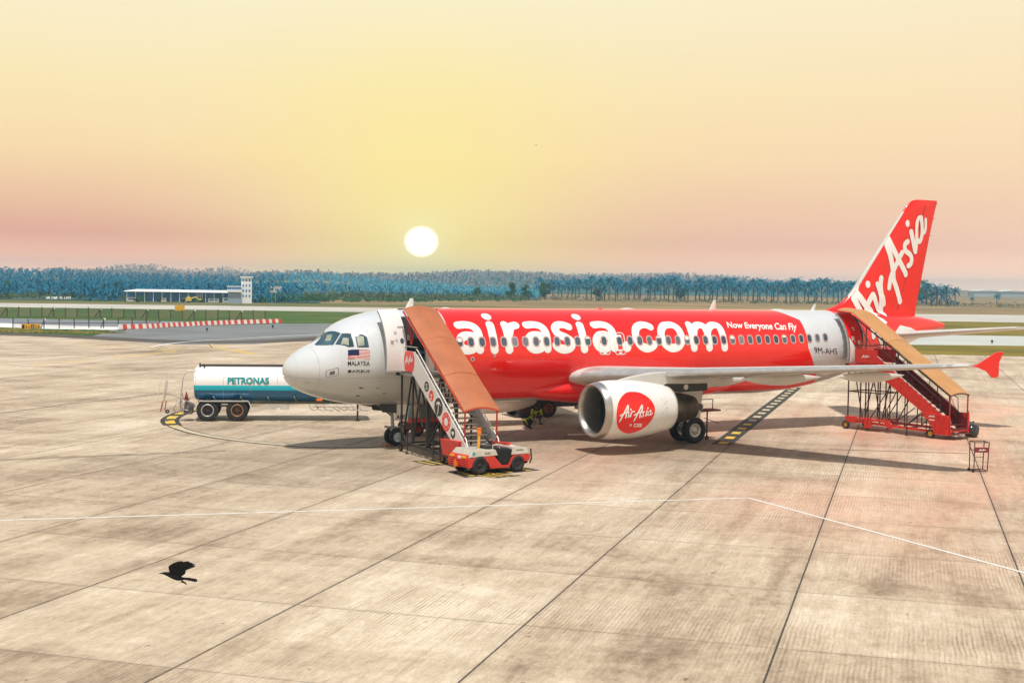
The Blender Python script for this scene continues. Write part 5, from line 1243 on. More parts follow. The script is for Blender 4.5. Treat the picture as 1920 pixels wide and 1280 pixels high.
for sgn, y in ((1, -.02), ):
    mb.path([(-.62, y, .60), (-.38, y, 1.0), (1.95, y, 1.0), (2.15, y, .58)], .028, 6)
    mb.add([(-.62, y-.03, .62), (-.38, y-.03, 1.03), (1.95, y-.03, 1.03), (2.15, y-.03, .60), (2.15, y+.55, .60), (1.95, y+.55, 1.03), (-.38, y+.55, 1.03), (-.62, y+.55, .62)], [(0, 1, 6, 7), (1, 2, 5, 6), (2, 3, 4, 5)])
mb.build('mudguard', white, **P)
for x_ in (0, 1.42):
    for y in (.17, 2.13): wheel((x_, y, .54), .54, .36, TT, 'wheel', (.06, .05, .05) if x_ == 0 else (.12, .06, .035), nb_=10)
    mb = MB(); mb.lathe([(0, .30), (-.02, .315), (-.02, .27), (0, .26)], (x_, -.0, .54), (0, 1, 0), 28); mb.build('rim_ring', mat('rim_silver', (.50, .50, .50), .4, .5) if x_ == 0 else mat('rim_rust', (.32, .18, .11), .5, .2), **P)
mb = MB(); mb.tube((0, .2, .54), (0, 2.1, .54), .07); mb.tube((1.42, .2, .54), (1.42, 2.1, .54), .07); mb.bar((0, .3, .75), (1.42, .3, .75), .10, .08); mb.build('axle', black, **P)
tube_m = mat('pale_tube', (.72, .62, .60), .4)
for y in (.1, .5):
    mb = MB(); mb.path([(-1.35, y, .95), (-1.20, y, 2.15), (-1.10, y, 2.38), (-.95, y, 2.46), (-.62, y, 2.46)], .028, 6); mb.build('ladder_rail', tube_m, **P)
mb = MB()
for k in range(5): mb.tube((-1.33+.03*k, .1, 1.1+.25*k), (-1.33+.03*k, .5, 1.1+.25*k), .018, n=6)
mb.build('ladder_rung', tube_m, **P)
# hose boom hung behind the trailer
mb = MB(); mb.path([(-2.15, -.1, .55), (-2.02, -.1, 1.9), (-1.93, -.1, 2.22)], .035, 6); mb.path([(-2.36, -.1, 1.0), (-2.26, -.1, 1.95), (-2.05, -.1, 2.1)], .025, 6); mb.build('hose_boom', tube_m, **P)
mb = MB(); mb.bar((-2.05, -.08, 1.0), (-1.90, -.08, 2.0), .12, .06); mb.build('boom_ladder', alu, **P)
mb = MB(); mb.bar((-2.22, -.1, .5), (-2.12, -.1, 1.0), .10, .05); mb.bar((-2.02, -.1, .55), (-1.95, -.1, 1.02), .10, .05); mb.build('boom_base', mat('boom_brown', (.35, .13, .04), .5, var=.3), **P)
mb = MB(); mb.lathe([(-.03, .03), (-.03, .1), (.03, .1), (.03, .03)], (-1.90, -.1, .50), (0, 1, 0), 16); mb.build('boom_wheel', rubber, **P)
mb = MB()
rnd = random.Random(3)
for k in range(9):
    a_ = Vector((-.9-.6*rnd.random(), rnd.random()*.8, .35+.7*rnd.random())); pts = [a_]
    for _ in range(4): pts.append(pts[-1]+Vector((rnd.uniform(-.2, .2), rnd.uniform(-.1, .1), rnd.uniform(-.22, .2))))
    mb.path(smoothpath(pts, 4), .022, 6)
mb.build('pipework', alu, **P)
mb = MB(); mb.path(smoothpath([(-.7, 0, .9), (-1.3, -.1, 1.15), (-1.9, -.1, 1.35), (-2.0, -.1, 1.2)], 6), .02, 6); mb.path(smoothpath([(-1.1, 0, .4), (-1.4, -.1, .9), (-1.6, -.1, .6), (-1.4, 0, .4)], 6), .02, 6); mb.build('hose', mat('hose_grey', (.3, .28, .27), .6), **P)
mb = MB(); mb.hexa([(-1.15, .1, .35), (-.75, .1, .35), (-.75, .9, .35), (-1.15, .9, .35)], [(-1.1, .1, .95), (-.7, .1, .8), (-.7, .9, .8), (-1.1, .9, .95)]); mb.build('pump_cabinet', mat('pump_dark', (.10, .09, .09), .6, var=.5, scale=6), **P)
mb = MB(); mb.lathe([(0, .001), (.02, .12), (.45, .02)], (-1.02, .15, 1.0), (0, 0, 1), 12); mb.build('safety_cone', mat('cone_red', (.35, .04, .02), .5), **P)
mb = MB()
for x_ in (2.9, 3.5): mb.bx(x_, x_+.42, .1, .35, .58, .80)
mb.build('valve_box', mat('valve_pale', (.55, .55, .52), .5, var=.2), **P)
mb = MB(); rnd = random.Random(8)
for k in range(8):
    x_ = 4.9+.35*k; pts = [Vector((x_, .2, .85)), Vector((x_+.1, .1, .6+.1*rnd.random())), Vector((x_+.35, .1, .55)), Vector((x_+.45, .15, .45+.25*rnd.random()))]; mb.path(smoothpath(pts, 4), .03, 6)
mb.bar((5.1, .1, .72), (6.9, .1, .70), .05); mb.build('fuel_valve', alu, **P)
for x_ in (7.3,): mb = MB(); mb.tube((x_, .3, 0.04), (x_, .3, .85), .045); mb.tube((x_, .3, 0), (x_, .3, .05), .14); mb.build('landing_leg', black, **P)
mb = MB(); mb.bar((7.4, 1.15, .8), (9.4, 1.15, .45), .12, .12); mb.build('drawbar', black, **P)
mb = MB(); mb.bx(5.25, 5.55, -.06, .02, 1.02, 1.14); mb.build('marker_lamp', beacon, **P, bevel=.02)

# =================================================================== DARK REFUELLER glimpsed under the belly
TK = thing('service_truck', 'black flatbed truck seen under the fuselage behind the crouching workers', 'truck', (17.55, 8.6, 0), math.atan2(-.10, .99))
P = dict(parent=TK, world=False)
mb = MB(); mb.bx(-1.9, 2.2, -.7, 1.1, .55, 1.30); mb.hexa([(-1.9, -.75, .95), (1.7, -.75, .95), (1.7, 1.15, .95), (-1.9, 1.15, .95)], [(-1.9, -.75, 1.9), (1.7, -.75, 1.9), (1.7, 1.15, 1.9), (-1.9, 1.15, 1.9)]); mb.build('body', black, **P, bevel=.03)
mb = MB(); mb.bx(1.55, 2.25, -.8, -.55, .42, .62); mb.bx(2.05, 2.2, -.8, -.6, .62, .95); mb.build('step_box', grey, **P, bevel=.02)
for x_ in (-.05, -1.35): 
    for y in (-.62, .95): wheel((x_, y, .5), .5, .3, TK, 'wheel', (.16, .06, .03), nb_=10)
mb = MB()
for k in range(10):
    a = 2*pi*k/10; mb.hexa([(-.05+r_*cos(a+d_), -.785, .5+r_*sin(a+d_)) for r_, d_ in ((.16, -.14), (.27, -.10), (.27, .10), (.16, .14))], [(-.05+r_*cos(a+d_), -.775, .5+r_*sin(a+d_)) for r_, d_ in ((.16, -.14), (.27, -.10), (.27, .10), (.16, .14))])
mb.build('hub_spokes', mat('hub_orange', (.45, .15, .05), .5), **P)

# =================================================================== SMALL APRON THINGS
CG = thing('wheeled_stand', 'small empty brown metal frame stand with a maroon name strip on the open apron', 'stand', tuple(G(1834, 884)), R(-28))
P = dict(parent=CG, world=False)
for sx in (-1, 1):
    for sy in (-1, 1):
        mb = MB(); mb.bar((sx*.26, sy*.24, .05), (sx*.28+.02, sy*.26, 1.18), .03); mb.build('post', dkred, **P)
for z_ in (.07, 1.17):
    for a, b in (((-1, -1), (1, -1)), ((1, -1), (1, 1)), ((1, 1), (-1, 1)), ((-1, 1), (-1, -1))):
        k = .26+.02*(z_ > 1); mb = MB(); mb.bar((a[0]*k, a[1]*.25, z_), (b[0]*k, b[1]*.25, z_), .028); mb.build('frame_bar', dkred, **P)
for z_ in (.86, ): mb = MB(); mb.bar((-.27, -.25, z_), (-.27, .25, z_), .022); mb.build('frame_bar', dkred, **P)
mb = MB(); mb.bar((-.27, -.25, .60), (.1, -.28, .60), .02); mb.build('frame_bar', dkred, **P)
mb = MB(); mb.bx(-.27, .28, -.285, -.265, .78, .98); so = mb.build('name_strip', mat('maroon_strip', (.22, .03, .03), .5), **P)
mb = MB(); do_script(mb, lambda a, b: (-.10+(a-165)/870*.26, .84+(840-b)/440*.08), lambda a, b, o: Vector((a, -.285-o, b)), .003, s=1.4); mb.build('script_lettering', letterw, so, world=False)
for sx, sy in ((-.26, .24), (-.26, -.24)): _old_w = WM[CG.name]; wheel((sx-.02, sy, .06), .06, .04, CG, 'caster', (.1, .05, .04))
# rubbish bags
bagm = mat('black_plastic', (.02, .021, .022), .22, var=.3, scale=6, spec=.8)
def bag(px, py, r_, lab, seed):
    q = G(px, py); rnd = random.Random(seed); mb = MB(); n = 20; m_ = 13; vs = []
    ph = [rnd.uniform(0, 6) for _ in range(8)]
    for i in range(m_):
        v = i/(m_-1); z_ = v*r_*1.9; k = math.sqrt(max(0, 1-(2*v-.85)**2*.72)) if v < .92 else .16
        for j in range(n):
            a = 2*pi*j/n; rr = r_*k*(1+.10*sin(3*a+ph[0]+3*v)+.07*sin(7*a+ph[1]-5*v)+.05*sin(11*a+ph[2]+9*v))*(.25 if i == 0 else 1)
            vs.append((rr*cos(a), rr*sin(a), z_))
    mb.add(vs, [(i*n+j, i*n+(j+1) % n, (i+1)*n+(j+1) % n, (i+1)*n+j) for i in range(m_-1) for j in range(n)]+[tuple(range(n))[::-1], tuple(range((m_-1)*n, m_*n))], 0, True)
    t = thing('rubbish_bag', lab, 'rubbish bag', tuple(q), 0, 'rubbish bags by the rear stairs'); o = mb.build('bag', bagm, t, world=False)
    mb = MB(); mb.path([(0, 0, r_*1.85), (.03, .02, r_*2.05), (.10, .0, r_*2.15)], [.05, .03, .06], 7); mb.build('knot', bagm, t, world=False)
bag(1822, 819, .34, 'larger black rubbish bag nearest the camera beside the rear stair foot', 1); bag(1812, 812, .34, 'black rubbish bag against the rear stair foot behind the larger bag', 2)
# chocks
for i, (x, y, lab) in enumerate(((4.55, -.28, 'brown wheel chock in front of the jet nose wheel'), (5.62, -.28, 'brown wheel chock behind the jet nose wheel'))):
    t = thing('wheel_chock', lab, 'wheel chock', (x, y, 0), 0, 'chocks at the nose wheels'); mb = MB(); mb.prism([(-.14, 0), (.14, 0), (.06, .16), (-.06, .16)], lambda a, b: (a, -.22, b), lambda a, b: (a, .22, b)); mb.build('wedge', mat('chock_brown', (.28, .12, .07), .6, var=.3, scale=8), t, world=False, bevel=.01)
    mb = MB(); mb.path([(0, .22, .08), (.1, .3, .03), (.2, .5, .01)], .012, 5); mb.build('rope', yellow, t, world=False)
# bits near the engine
mb = MB(); q = G(1085, 815); mb.bx(-.55, .55, -.06, .06, 0, .05); o = mb.build('paper_roll', letterw); o.location = tuple(q); o.rotation_euler = (0, 0, R(-8)); tag(o, 'long white strip of packaging lying on the apron before the engine inlet', 'packaging')
# access stand behind main gear
AS = thing('maintenance_trolley', 'low dark maintenance trolley with platform behind the port main wheels', 'trolley', (18.9, -3.1, 0), R(5)); P = dict(parent=AS, world=False)
mb = MB(); mb.bx(-.9, 1.0, -.35, .35, 1.28, 1.36); mb.build('platform', dkred, **P, bevel=.01)
for x_ in (-.8, .2): mb = MB(); mb.bar((x_, -.3, .1), (x_, -.3, 1.28), .05); mb.bar((x_, .3, .1), (x_, .3, 1.28), .05); mb.build('leg', black, **P)
mb = MB(); mb.path([(-.3, -.33, 1.36), (-.3, -.33, 1.85), (.5, -.33, 1.85), (.5, -.33, 1.36)], .025, 6); mb.build('guard_rail', black, **P)
mb = MB(); mb.bx(-.25, .05, -.2, .1, 1.37, 1.62); mb.build('tool_box', mat('box_pale', (.6, .55, .5), .5), **P)
mb = MB(); mb.bar((.0, -.35, 1.0), (.9, -.35, .72), .03); mb.bar((-.85, .0, .12), (.3, .0, .12), .08); mb.build('tow_arm', black, **P)
for x_ in (-.8, .2): wheel((x_, -.3, .1), .1, .06, AS, 'caster', (.1, .1, .1))

# =================================================================== BARRIERS, FENCES, SIGNS
bred = mat('barrier_red', (.72, .05, .03), .5, var=.15, scale=3); bwhite = mat('barrier_white', (.80, .79, .76), .5, var=.08, scale=3, dirt=((.35, .3, .25), .8))
def barrier_proto(nm_, m_, label):
    mb = MB(); mb.loft([[(x_, -.20, .0), (x_, -.15, .25), (x_, -.07, .52), (x_, -.06, .62), (x_, .06, .62), (x_, .07, .52), (x_, .15, .25), (x_, .20, .0)] for x_ in (0, .03, .60, .63)], smooth=False)
    o = mb.build('barrier', m_, bevel=.02); return o
Bp = [barrier_proto('barrier', bwhite, ''), barrier_proto('barrier', bred, '')]
used = [False, False]
bpts = [G(*p) for p in ((222, 617.5), (268, 616), (330, 612.5), (380, 610), (430, 608), (480, 606.5), (527, 605.3))]
bl = [Vector(p[:2]) for p in bpts]; tot_ = sum((bl[i+1]-bl[i]).length for i in range(len(bl)-1)); NB = 54; kk = 0
def along(d):
    for i in range(len(bl)-1):
        L_ = (bl[i+1]-bl[i]).length
        if d <= L_ or i == len(bl)-2: t = (bl[i+1]-bl[i])/L_; return bl[i]+t*d, t
        d -= L_
rndb = random.Random(5)
for k in range(NB):
    p, t = along(tot_*k/NB); c_ = k % 2
    if used[c_]: o = Bp[c_].copy(); C.objects.link(o)
    else: o = Bp[c_]; used[c_] = True
    o.location = (p.x, p.y, .004); o.rotation_euler = (0, 0, math.atan2(t.y, t.x)+rndb.uniform(-.06, .06)); o.scale = (tot_/NB/.66, 1, 1.0+.05*rndb.random())
    tag(o, 'white end block nearest the grass at the left end of the striped barrier row' if k == 0 else 'red end block at the far right end of the striped barrier row' if k == NB-1 else ('red' if c_ else 'white')+' plastic block in the striped barrier row between its two end blocks', 'barrier', 'red and white barrier blocks along the taxiway')
# chain link fences
def meshm(name, c, dens_):
    m = bpy.data.materials.new(name); s = Sh(m); tr = s.N.new('ShaderNodeBsdfTransparent'); mx = s.N.new('ShaderNodeMixShader'); out_ = [n for n in s.N if n.bl_idname == 'ShaderNodeOutputMaterial'][0]
    x, y, z = s.xyz()
    w1 = s.math('ABSOLUTE', s.math('SUBTRACT', s.math('FRACT', s.math('MULTIPLY', s.math('ADD', x, z), 9)), .5)); w2 = s.math('ABSOLUTE', s.math('SUBTRACT', s.math('FRACT', s.math('MULTIPLY', s.math('SUBTRACT', x, z), 9)), .5))
    f = s.math('LESS_THAN', s.math('MINIMUM', w1, w2), dens_)
    s.b.inputs['Base Color'].default_value = c+(1,); s.b.inputs['Roughness'].default_value = .8
    s.L.new(f, mx.inputs[0]); s.L.new(tr.outputs[0], mx.inputs[1]); s.L.new(s.b.outputs[0], mx.inputs[2]); s.L.new(mx.outputs[0], out_.inputs[0]); return m
netA = meshm('fence_net', (.20, .17, .12), .06); netB = meshm('shade_net', (.28, .22, .13), .14)
def fence(px0, px1, y0, y1, n, h, lab, rail, seed):
    A_, B_ = G(px0, y0), G(px1, y1); d = B_-A_; L_ = float(np.linalg.norm(d)); rz = math.atan2(d[1], d[0]); t = thing('fence', lab, 'fence', tuple(A_), rz, None); rnd = random.Random(seed); st = L_/n
    for k in range(n+1):
        mb = MB(); hh = h*(1+rnd.uniform(-.08, .12)); mb.bar((k*st, 0, 0), (k*st+rnd.uniform(-.05, .05), 0, hh), .10, .10); mb.build('post', black if rail else dkred, t, world=False)
    for k in range(n):
        if rnd.random() < .9:
            mb = MB(); mb.add([(k*st+.05, 0, .1), ((k+1)*st-.05, 0, .1), ((k+1)*st-.05, 0, h*.95), (k*st+.05, 0, h*(.95))], [(0, 1, 2, 3)]); mb.build('mesh_panel', netB if k % 2 and not rail else netA, t, world=False)
        if k % 4 == 2: mb = MB(); mb.bar((k*st+.1, .0, h*1.05), (k*st-st*.35, -.8, .05), .10); mb.build('prop', black, t, world=False); mb = MB(); mb.bx(k*st-.02, k*st+.22, -.1, .1, h*.85, h*1.05); mb.build('light_cap', letterw, t, world=False)
    if rail: mb = MB(); mb.bar((0, 0, h*.55), (L_, 0, h*.55), .07); mb.build('rail', black, t, world=False)
    return t
fence(-30, 497, 592, 601.5, 24, 1.6, 'long low mesh fence with leaning posts on the far side of the service road', False, 1)
fence(24, 300, 616.5, 614, 10, 1.28, 'dark railed mesh fence in front of the pale road left of the barriers', True, 2)
# grassy mound with the direction sign
mb = MB(); vs = []; A_ = G(-120, 620); B_ = G(245, 624); nn = 50
rnd = random.Random(4)
for i in range(nn+1):
    t = i/nn; p = A_+(B_-A_)*t; dv = np.array([-(B_-A_)[1], (B_-A_)[0], 0]); dv = dv/np.linalg.norm(dv)
    wdt = 5.5*(1-max(0, (t-.8)/.2)**2)+.3
    for j, (o_, h_) in enumerate(((-1, 0), (-.6, .10), (-.1, .22), (.4, .18), (1, 0))): q = p+dv*o_*wdt*.5; vs.append((q[0], q[1], .004+h_*(1-max(0, (t-.7)/.3))*(1+.5*sin(i*1.3)+(.9 if abs(t-.42) < .10 and j > 1 else 0))))
mb.add(vs, [(i*5+j, (i+1)*5+j, (i+1)*5+j+1, i*5+j+1) for i in range(nn) for j in range(4)], 0, True); struct(mb.build('grass_mound', grassm('mound_grass', (.05, .07, .015), (.16, .14, .03), (.28, .21, .06), .4)))
def tuft(mb, x, y, z, h, rnd, n=7, mi=0):
    for _ in range(n):
        a = rnd.uniform(0, 2*pi); l_ = h*rnd.uniform(.5, 1); b = a+rnd.uniform(-.6, .6); w_ = h*.10; dx, dy = cos(a), sin(a)
        mb.add([(x-dy*w_, y+dx*w_, z), (x+dy*w_, y-dx*w_, z), (x+dx*l_*.5, y+dy*l_*.5, z+l_)], [(0, 1, 2)], mi)
mb = MB(); rnd = random.Random(9)
for _ in range(900):
    px = rnd.uniform(-60, 235); t_ = (px+60)/300; q = G(px, rnd.uniform(619.5, 626)) if rnd.random() < .6 else G(px+0, rnd.uniform(594.5, 597.5))
    tuft(mb, q[0], q[1], .05, rnd.uniform(.08, .28), rnd, 5)
o = mb.build('rough_grass', mat('rough_grass', (.075, .085, .02), .9, var=.5, scale=2)); tag(o, 'rough tufts of olive grass along the service road and sign', 'grass', None, 'stuff')
sg = G(58, 620); SG = thing('taxiway_sign', 'yellow and black airfield direction sign with letters A, G and C on the grass', 'sign', tuple(sg), R(20)); P = dict(parent=SG, world=False)
# face the camera squarely along the row
SG.rotation_euler = (0, 0, -YAW*0+R(-2)); WM[SG.name] = Matrix.Identity(4)
mb = MB(); mb.bx(-1.12, 1.12, -.10, .10, .12, .85); bo = mb.build('sign_box', mat('sign_yellow', (.82, .42, .01), .45), **P, bevel=.01)
fm2 = lambda a, b, o: Vector((a, -.10-o, b))
mb = MB(); qpatch(mb, -1.07, -.78, .20, .77, .004, 0, fm2); qpatch(mb, -.02, .38, .20, .77, .004, 0, fm2); mb.build('black_field', letterb, bo, world=False)
for txt, a0, a1, m_ in (('A', -.66, -.44, letterb), ('G', .07, .29, mat('sign_letter_yellow', (.7, .6, .4), .5)), ('C', .50, .68, letterb), ('8', .84, .99, letterb)):
    mb = MB(); text(mb, txt, a0, a1, .30, .66, fm2, .008, bold=.03); mb.build('sign_letter', m_, bo, world=False)
mb = MB(); qpatch(mb, -.38, -.18, .45, .50, .008, 0, fm2); patch(mb, [(-.22, .38), (-.10, .475), (-.22, .57)], fm2, .008, 0, 1); mb.build('arrow', letterb, bo, world=False)
for x_ in (-.8, 0, .8): mb = MB(); mb.tube((x_, 0, 0), (x_, 0, .13), .03); mb.build('leg', grey, **P)
q = G(337, 585); t = thing('taxiway_sign', 'small plain orange airfield sign on the green strip beside the runway', 'sign', tuple(q), R(-10)); mb = MB(); mb.bx(-.95, .95, -.1, .1, .25, 1.35); mb.build('sign_box', mat('sign_yellow', (.82, .42, .01), .45), t, world=False, bevel=.03)
mb = MB(); mb.bx(-.6, -.5, -.05, .05, 0, .25); mb.bx(.5, .6, -.05, .05, 0, .25); mb.build('leg', black, t, world=False)
# edge lights
for px, py, lb in ((388, 622, 'small dark taxiway edge light nearest the left of the asphalt'), (511.5, 616, 'small dark taxiway edge light below the right end of the barrier row'), (1860, 645, 'small dark edge light beside the pale taxiway on the right')):
    q = G(px, py); t = thing('edge_light', lb, 'edge light', tuple(q), 0, 'taxiway edge lights'); mb = MB(); mb.tube((0, 0, 0), (0, 0, .25), .05); mb.build('stem', black, t, world=False); mb = MB(); mb.lathe([(0, .15), (.15, .17), (.3, .08), (.34, .0)], (0, 0, .25), (0, 0, 1), 12); mb.build('lens', mat('lens_blue', (.02, .03, .08), .3), t, world=False)
# ground writing
q0, q1 = G(86, 561.2), G(133, 561.8); wx = (q1-q0); L_ = float(np.linalg.norm(wx)); t_ = wx/L_
W_ = thing('airfield_name_letters', 'white block letters spelling a welcome on the far grass slope', 'lettering', tuple(q0), math.atan2(t_[1], t_[0]))
xo = 0; words = 'WELCOME TO LCCT'; adv = L_/len(words)
for i, ch in enumerate(words):
    if ch == ' ': continue
    mb = MB(); text(mb, ch, i*adv, (i+.86)*adv, .0, 1.0, lambda a, b, o: Vector((a, b*.35, b*.80)), 0, bold=.04); mb.build('letter', letterw, W_, world=False)

# =================================================================== FAR BUILDINGS
bconc = mat('pale_plaster', (.86, .88, .90), .7, var=.05); bdark = mat('deep_blue_glass', (.04, .20, .50), .3, var=.3, scale=.5); broof = mat('light_roof', (.80, .82, .82), .6, var=.04)
q0, q1 = G(236, 564.5), G(436, 567); d = q1-q0; Lb = float(np.linalg.norm(d)); TB = thing('terminal_building', 'long low building with thin white roof and slender columns before the forest', 'building', tuple(q0), math.atan2(d[1], d[0])); P = dict(parent=TB, world=False)
hb = 2.75
mb = MB(); mb.bx(.6, Lb-.5, 1.5, 7, 0, hb-.1); mb.build('glazed_wall', bdark, **P)
mb = MB(); mb.hexa([(-.6, -1.2, hb), (Lb+1.0, -1.2, hb), (Lb+1.0, 8, hb), (-.6, 8, hb)], [(-.2, -1.0, hb+.22), (Lb+.9, -1.0, hb+.15), (Lb, 8, hb+.6), (2.4, 8, hb+.6)]); mb.build('roof', broof, **P)
for k in range(13):
    x_ = .3+(Lb-.6)*k/12; mb = MB(); mb.bx(x_-.09, x_+.09, -.6, -.42, 0, hb); mb.build('column', bconc, **P)
for a_, b_, h_ in ((.2, 2.6, 1.1), (9.5, 11, 1.0), (15.2, 17.8, 1.0), (22.4, 25.5, 1.1), (Lb-2.8, Lb-.2, 1.3)):
    a_, b_ = min(a_, Lb-1.5), min(b_, Lb-.3); mb = MB(); mb.bx(a_, b_, -.3, 1.4, 0, h_); wo_ = mb.build('low_wall', bconc, **P); mb = MB(); mb.bx(a_+.5, b_-.6, -.32, -.29, h_*.45, h_*.8); mb.build('window', bdark, wo_, world=False)
for x_ in (19.9, 20.4, 20.9): mb = MB(); mb.tube((min(x_, Lb-5), -1.0, 0), (min(x_, Lb-5), -1.0, 3.0), .05, n=6); mb.build('flag_pole', bconc, **P)
# tower and its lower wing
q = G(452, 568.5); TW = thing('control_tower', 'white square tower with flat cap and rows of small windows', 'tower', (q[0], q[1], 0), math.atan2(d[1], d[0])); P = dict(parent=TW, world=False)
mb = MB(); mb.bx(-.0, 2.9, 0, 2.9, 0, 7.1); tw = mb.build('shaft', bconc, **P)
mb = MB(); mb.bx(-.35, 3.25, -.35, 3.25, 7.1, 7.42); mb.build('roof_cap', broof, **P)
for r_ in range(4):
    for c_ in range(3):
        mb = MB(); mb.bx(.35+.85*c_, .75+.85*c_, -.03, .02, 1.7+1.45*r_, 2.4+1.45*r_); mb.build('window', bdark, tw, world=False)
    mb = MB(); mb.bx(-.03, .02, 1.1, 1.6, 1.7+1.45*r_, 2.4+1.45*r_); mb.build('window', bdark, tw, world=False)
q = G(427, 568.5); OB = thing('office_building', 'small white upper storey block with a ribbon of dark windows joined beside the tower', 'building', (q[0], q[1], 0), math.atan2(d[1], d[0])); P = dict(parent=OB, world=False)
mb = MB(); mb.bx(0, 3.6, .3, 3, 0, 3.1); mb.build('lower_wall', mat('blue_plaster', (.28, .36, .45), .6), **P)
mb = MB(); mb.bx(-.4, 3.7, -.3, 3.2, 3.1, 3.7); mb.build('parapet', bconc, **P); mb = MB(); mb.bx(-.1, 3.6, .0, 3, 3.7, 4.5); mb.build('ribbon_window', bdark, **P); mb = MB(); mb.bx(-.3, 3.7, -.2, 3.2, 4.5, 4.72); mb.build('roof', broof, **P)
for k in range(8): mb = MB(); mb.bx(-.05+.5*k, .03+.5*k, -.05, -.0, 3.7, 4.5); mb.build('mullion', bconc, **P)
# billboard
q = G(516, 567); BB = thing('billboard', 'pale grey lattice billboard standing in the trees right of the tower', 'billboard', (q[0], q[1], 0), math.atan2(d[1], d[0])); P = dict(parent=BB, world=False); sc_b = float(np.linalg.norm(q-CAM))/F
mb = MB(); mb.bx(-9*sc_b, 11*sc_b, 0, .3, 18*sc_b, 30*sc_b); mb.build('panel', mat('billboard_pale', (.55, .50, .48), .6, var=.4, scale=1.5), **P)
for x_ in (-7, 0, 8): mb = MB(); mb.bx(x_*sc_b, (x_+1)*sc_b, .1, .3, -1, 18*sc_b); mb.build('leg', grey, **P)
# hazy sheds far right
for i, (px, w_, y_, lab) in enumerate(((1855, 26, 556, 'pale far shed faint in haze right of the tail fin'), (1900, 20, 554, 'second pale far shed at the right edge of the horizon'))):
    x, y = polar(px, 1500); s_ = 1500/F; B_ = thing('warehouse', lab, 'building', (x, y, 0), -YAW); mb = MB(); mb.bx(-w_*s_, w_*s_, 0, 20, 0, 6*s_*1.6); mb.build('wall', mat('shed_wall', (.45, .48, .5), .7), B_, world=False)
    mb = MB(); mb.prism([(-w_*s_-1, 9.6*s_), (0, 12.5*s_), (w_*s_+1, 9.6*s_)], lambda a, b: (a, -1, b), lambda a, b: (a, 21, b)); mb.build('roof', broof, B_, world=False)

# =================================================================== VEGETATION
def leafm(name, a, b, c_, sc1=.5, isl=.55):
    m = bpy.data.materials.new(name); s = Sh(m); g = s.N.new('ShaderNodeNewGeometry'); oi = s.N.new('ShaderNodeObjectInfo')
    n = s.math('ADD', s.math('MULTIPLY', g.outputs['Random Per Island'], isl), s.math('MULTIPLY', s.noise(sc1, 3), .9-isl)); n = s.math('ADD', n, s.math('MULTIPLY', oi.outputs['Random'], .15))
    s.col(s.ramp(n, [(.15, a+(1,)), (.5, b+(1,)), (.9, c_+(1,))])); s.b.inputs['Roughness'].default_value = .7; s.b.inputs['Specular IOR Level'].default_value = .2; return m
palm_m = leafm('palm_leaf', (.004, .09, .17), (.012, .17, .27), (.07, .26, .28)); tree_m = leafm('tree_leaf', (.010, .07, .02), (.035, .13, .03), (.09, .20, .045)); bark = mat('palm_bark', (.16, .17, .17), .9, var=.3); forest_m = leafm('forest_leaf', (.003, .12, .22), (.006, .165, .29), (.012, .20, .32), .02, .2); forest_far = leafm('far_forest_leaf', (.04, .29, .44), (.07, .35, .48), (.12, .40, .48), .02, .2); ridge_m = leafm('ridge_leaf', (.16, .22, .26), (.26, .25, .26), (.36, .28, .26), .02, .25)  # far forest and ridge: paler leaf copies with distance haze put into the colour
bush_m = leafm('bush_leaf', (.03, .07, .02), (.07, .11, .03), (.13, .15, .05)); dead = mat('dry_scrub', (.30, .24, .14), .9, var=.3)
def frond(mb, o, az, el, L_, w_, rnd, seg=6, mi=0):
    """arching feather frond: folded strip of leaflets"""
    p = Vector(o); e = el; prev = None; side = Vector((-sin(az), cos(az), 0))
    for i in range(seg+1):
        t = i/seg; ww = w_*(.35+1.0*sin(pi*min(1, t*.95+.05))) if i < seg else .02
        row = [p-side*ww+Vector((0, 0, -ww*.55)), p, p+side*ww+Vector((0, 0, -ww*.55))]
        if prev:
            # leaflets: two slim quads per side with gaps
            for k in (0, 2):
                a0, a1, b0, b1 = prev[1], row[1], prev[k], row[k]
                for g0, g1 in ((0, .36), (.5, .86)):
                    mb.add([a0.lerp(a1, g0), a0.lerp(a1, g1), b0.lerp(b1, g1+.25), b0.lerp(b1, g0+.25)], [(0, 1, 2, 3)], mi)
        prev = row; p = p+Vector((cos(az)*cos(e), sin(az)*cos(e), sin(e)))*L_/seg; e -= (.20+.08*rnd.random())*(1+t*.6)
def palm_proto(seed, h, L_=2.9, nf=24):
    rnd = random.Random(seed); r = thing('oil_palm', '', 'palm tree'); mb = MB(); pts = [(0, 0, 0), (.1*rnd.uniform(-1, 1), .1, h*.4), (rnd.uniform(-.3, .3), rnd.uniform(-.2, .2), h)]
    mb.path(smoothpath(pts, 4), .22, 6); mb.build('trunk', bark, r, world=False)
    mb = MB(); top = pts[-1]
    for k in range(nf):
        az = 2*pi*k*.382+rnd.uniform(-.2, .2); t = k/nf; frond(mb, top, az, 1.38-1.7*t+rnd.uniform(-.12, .12), L_*rnd.uniform(.85, 1.15), .30, rnd)
    mb.build('crown', palm_m, r, world=False); return r
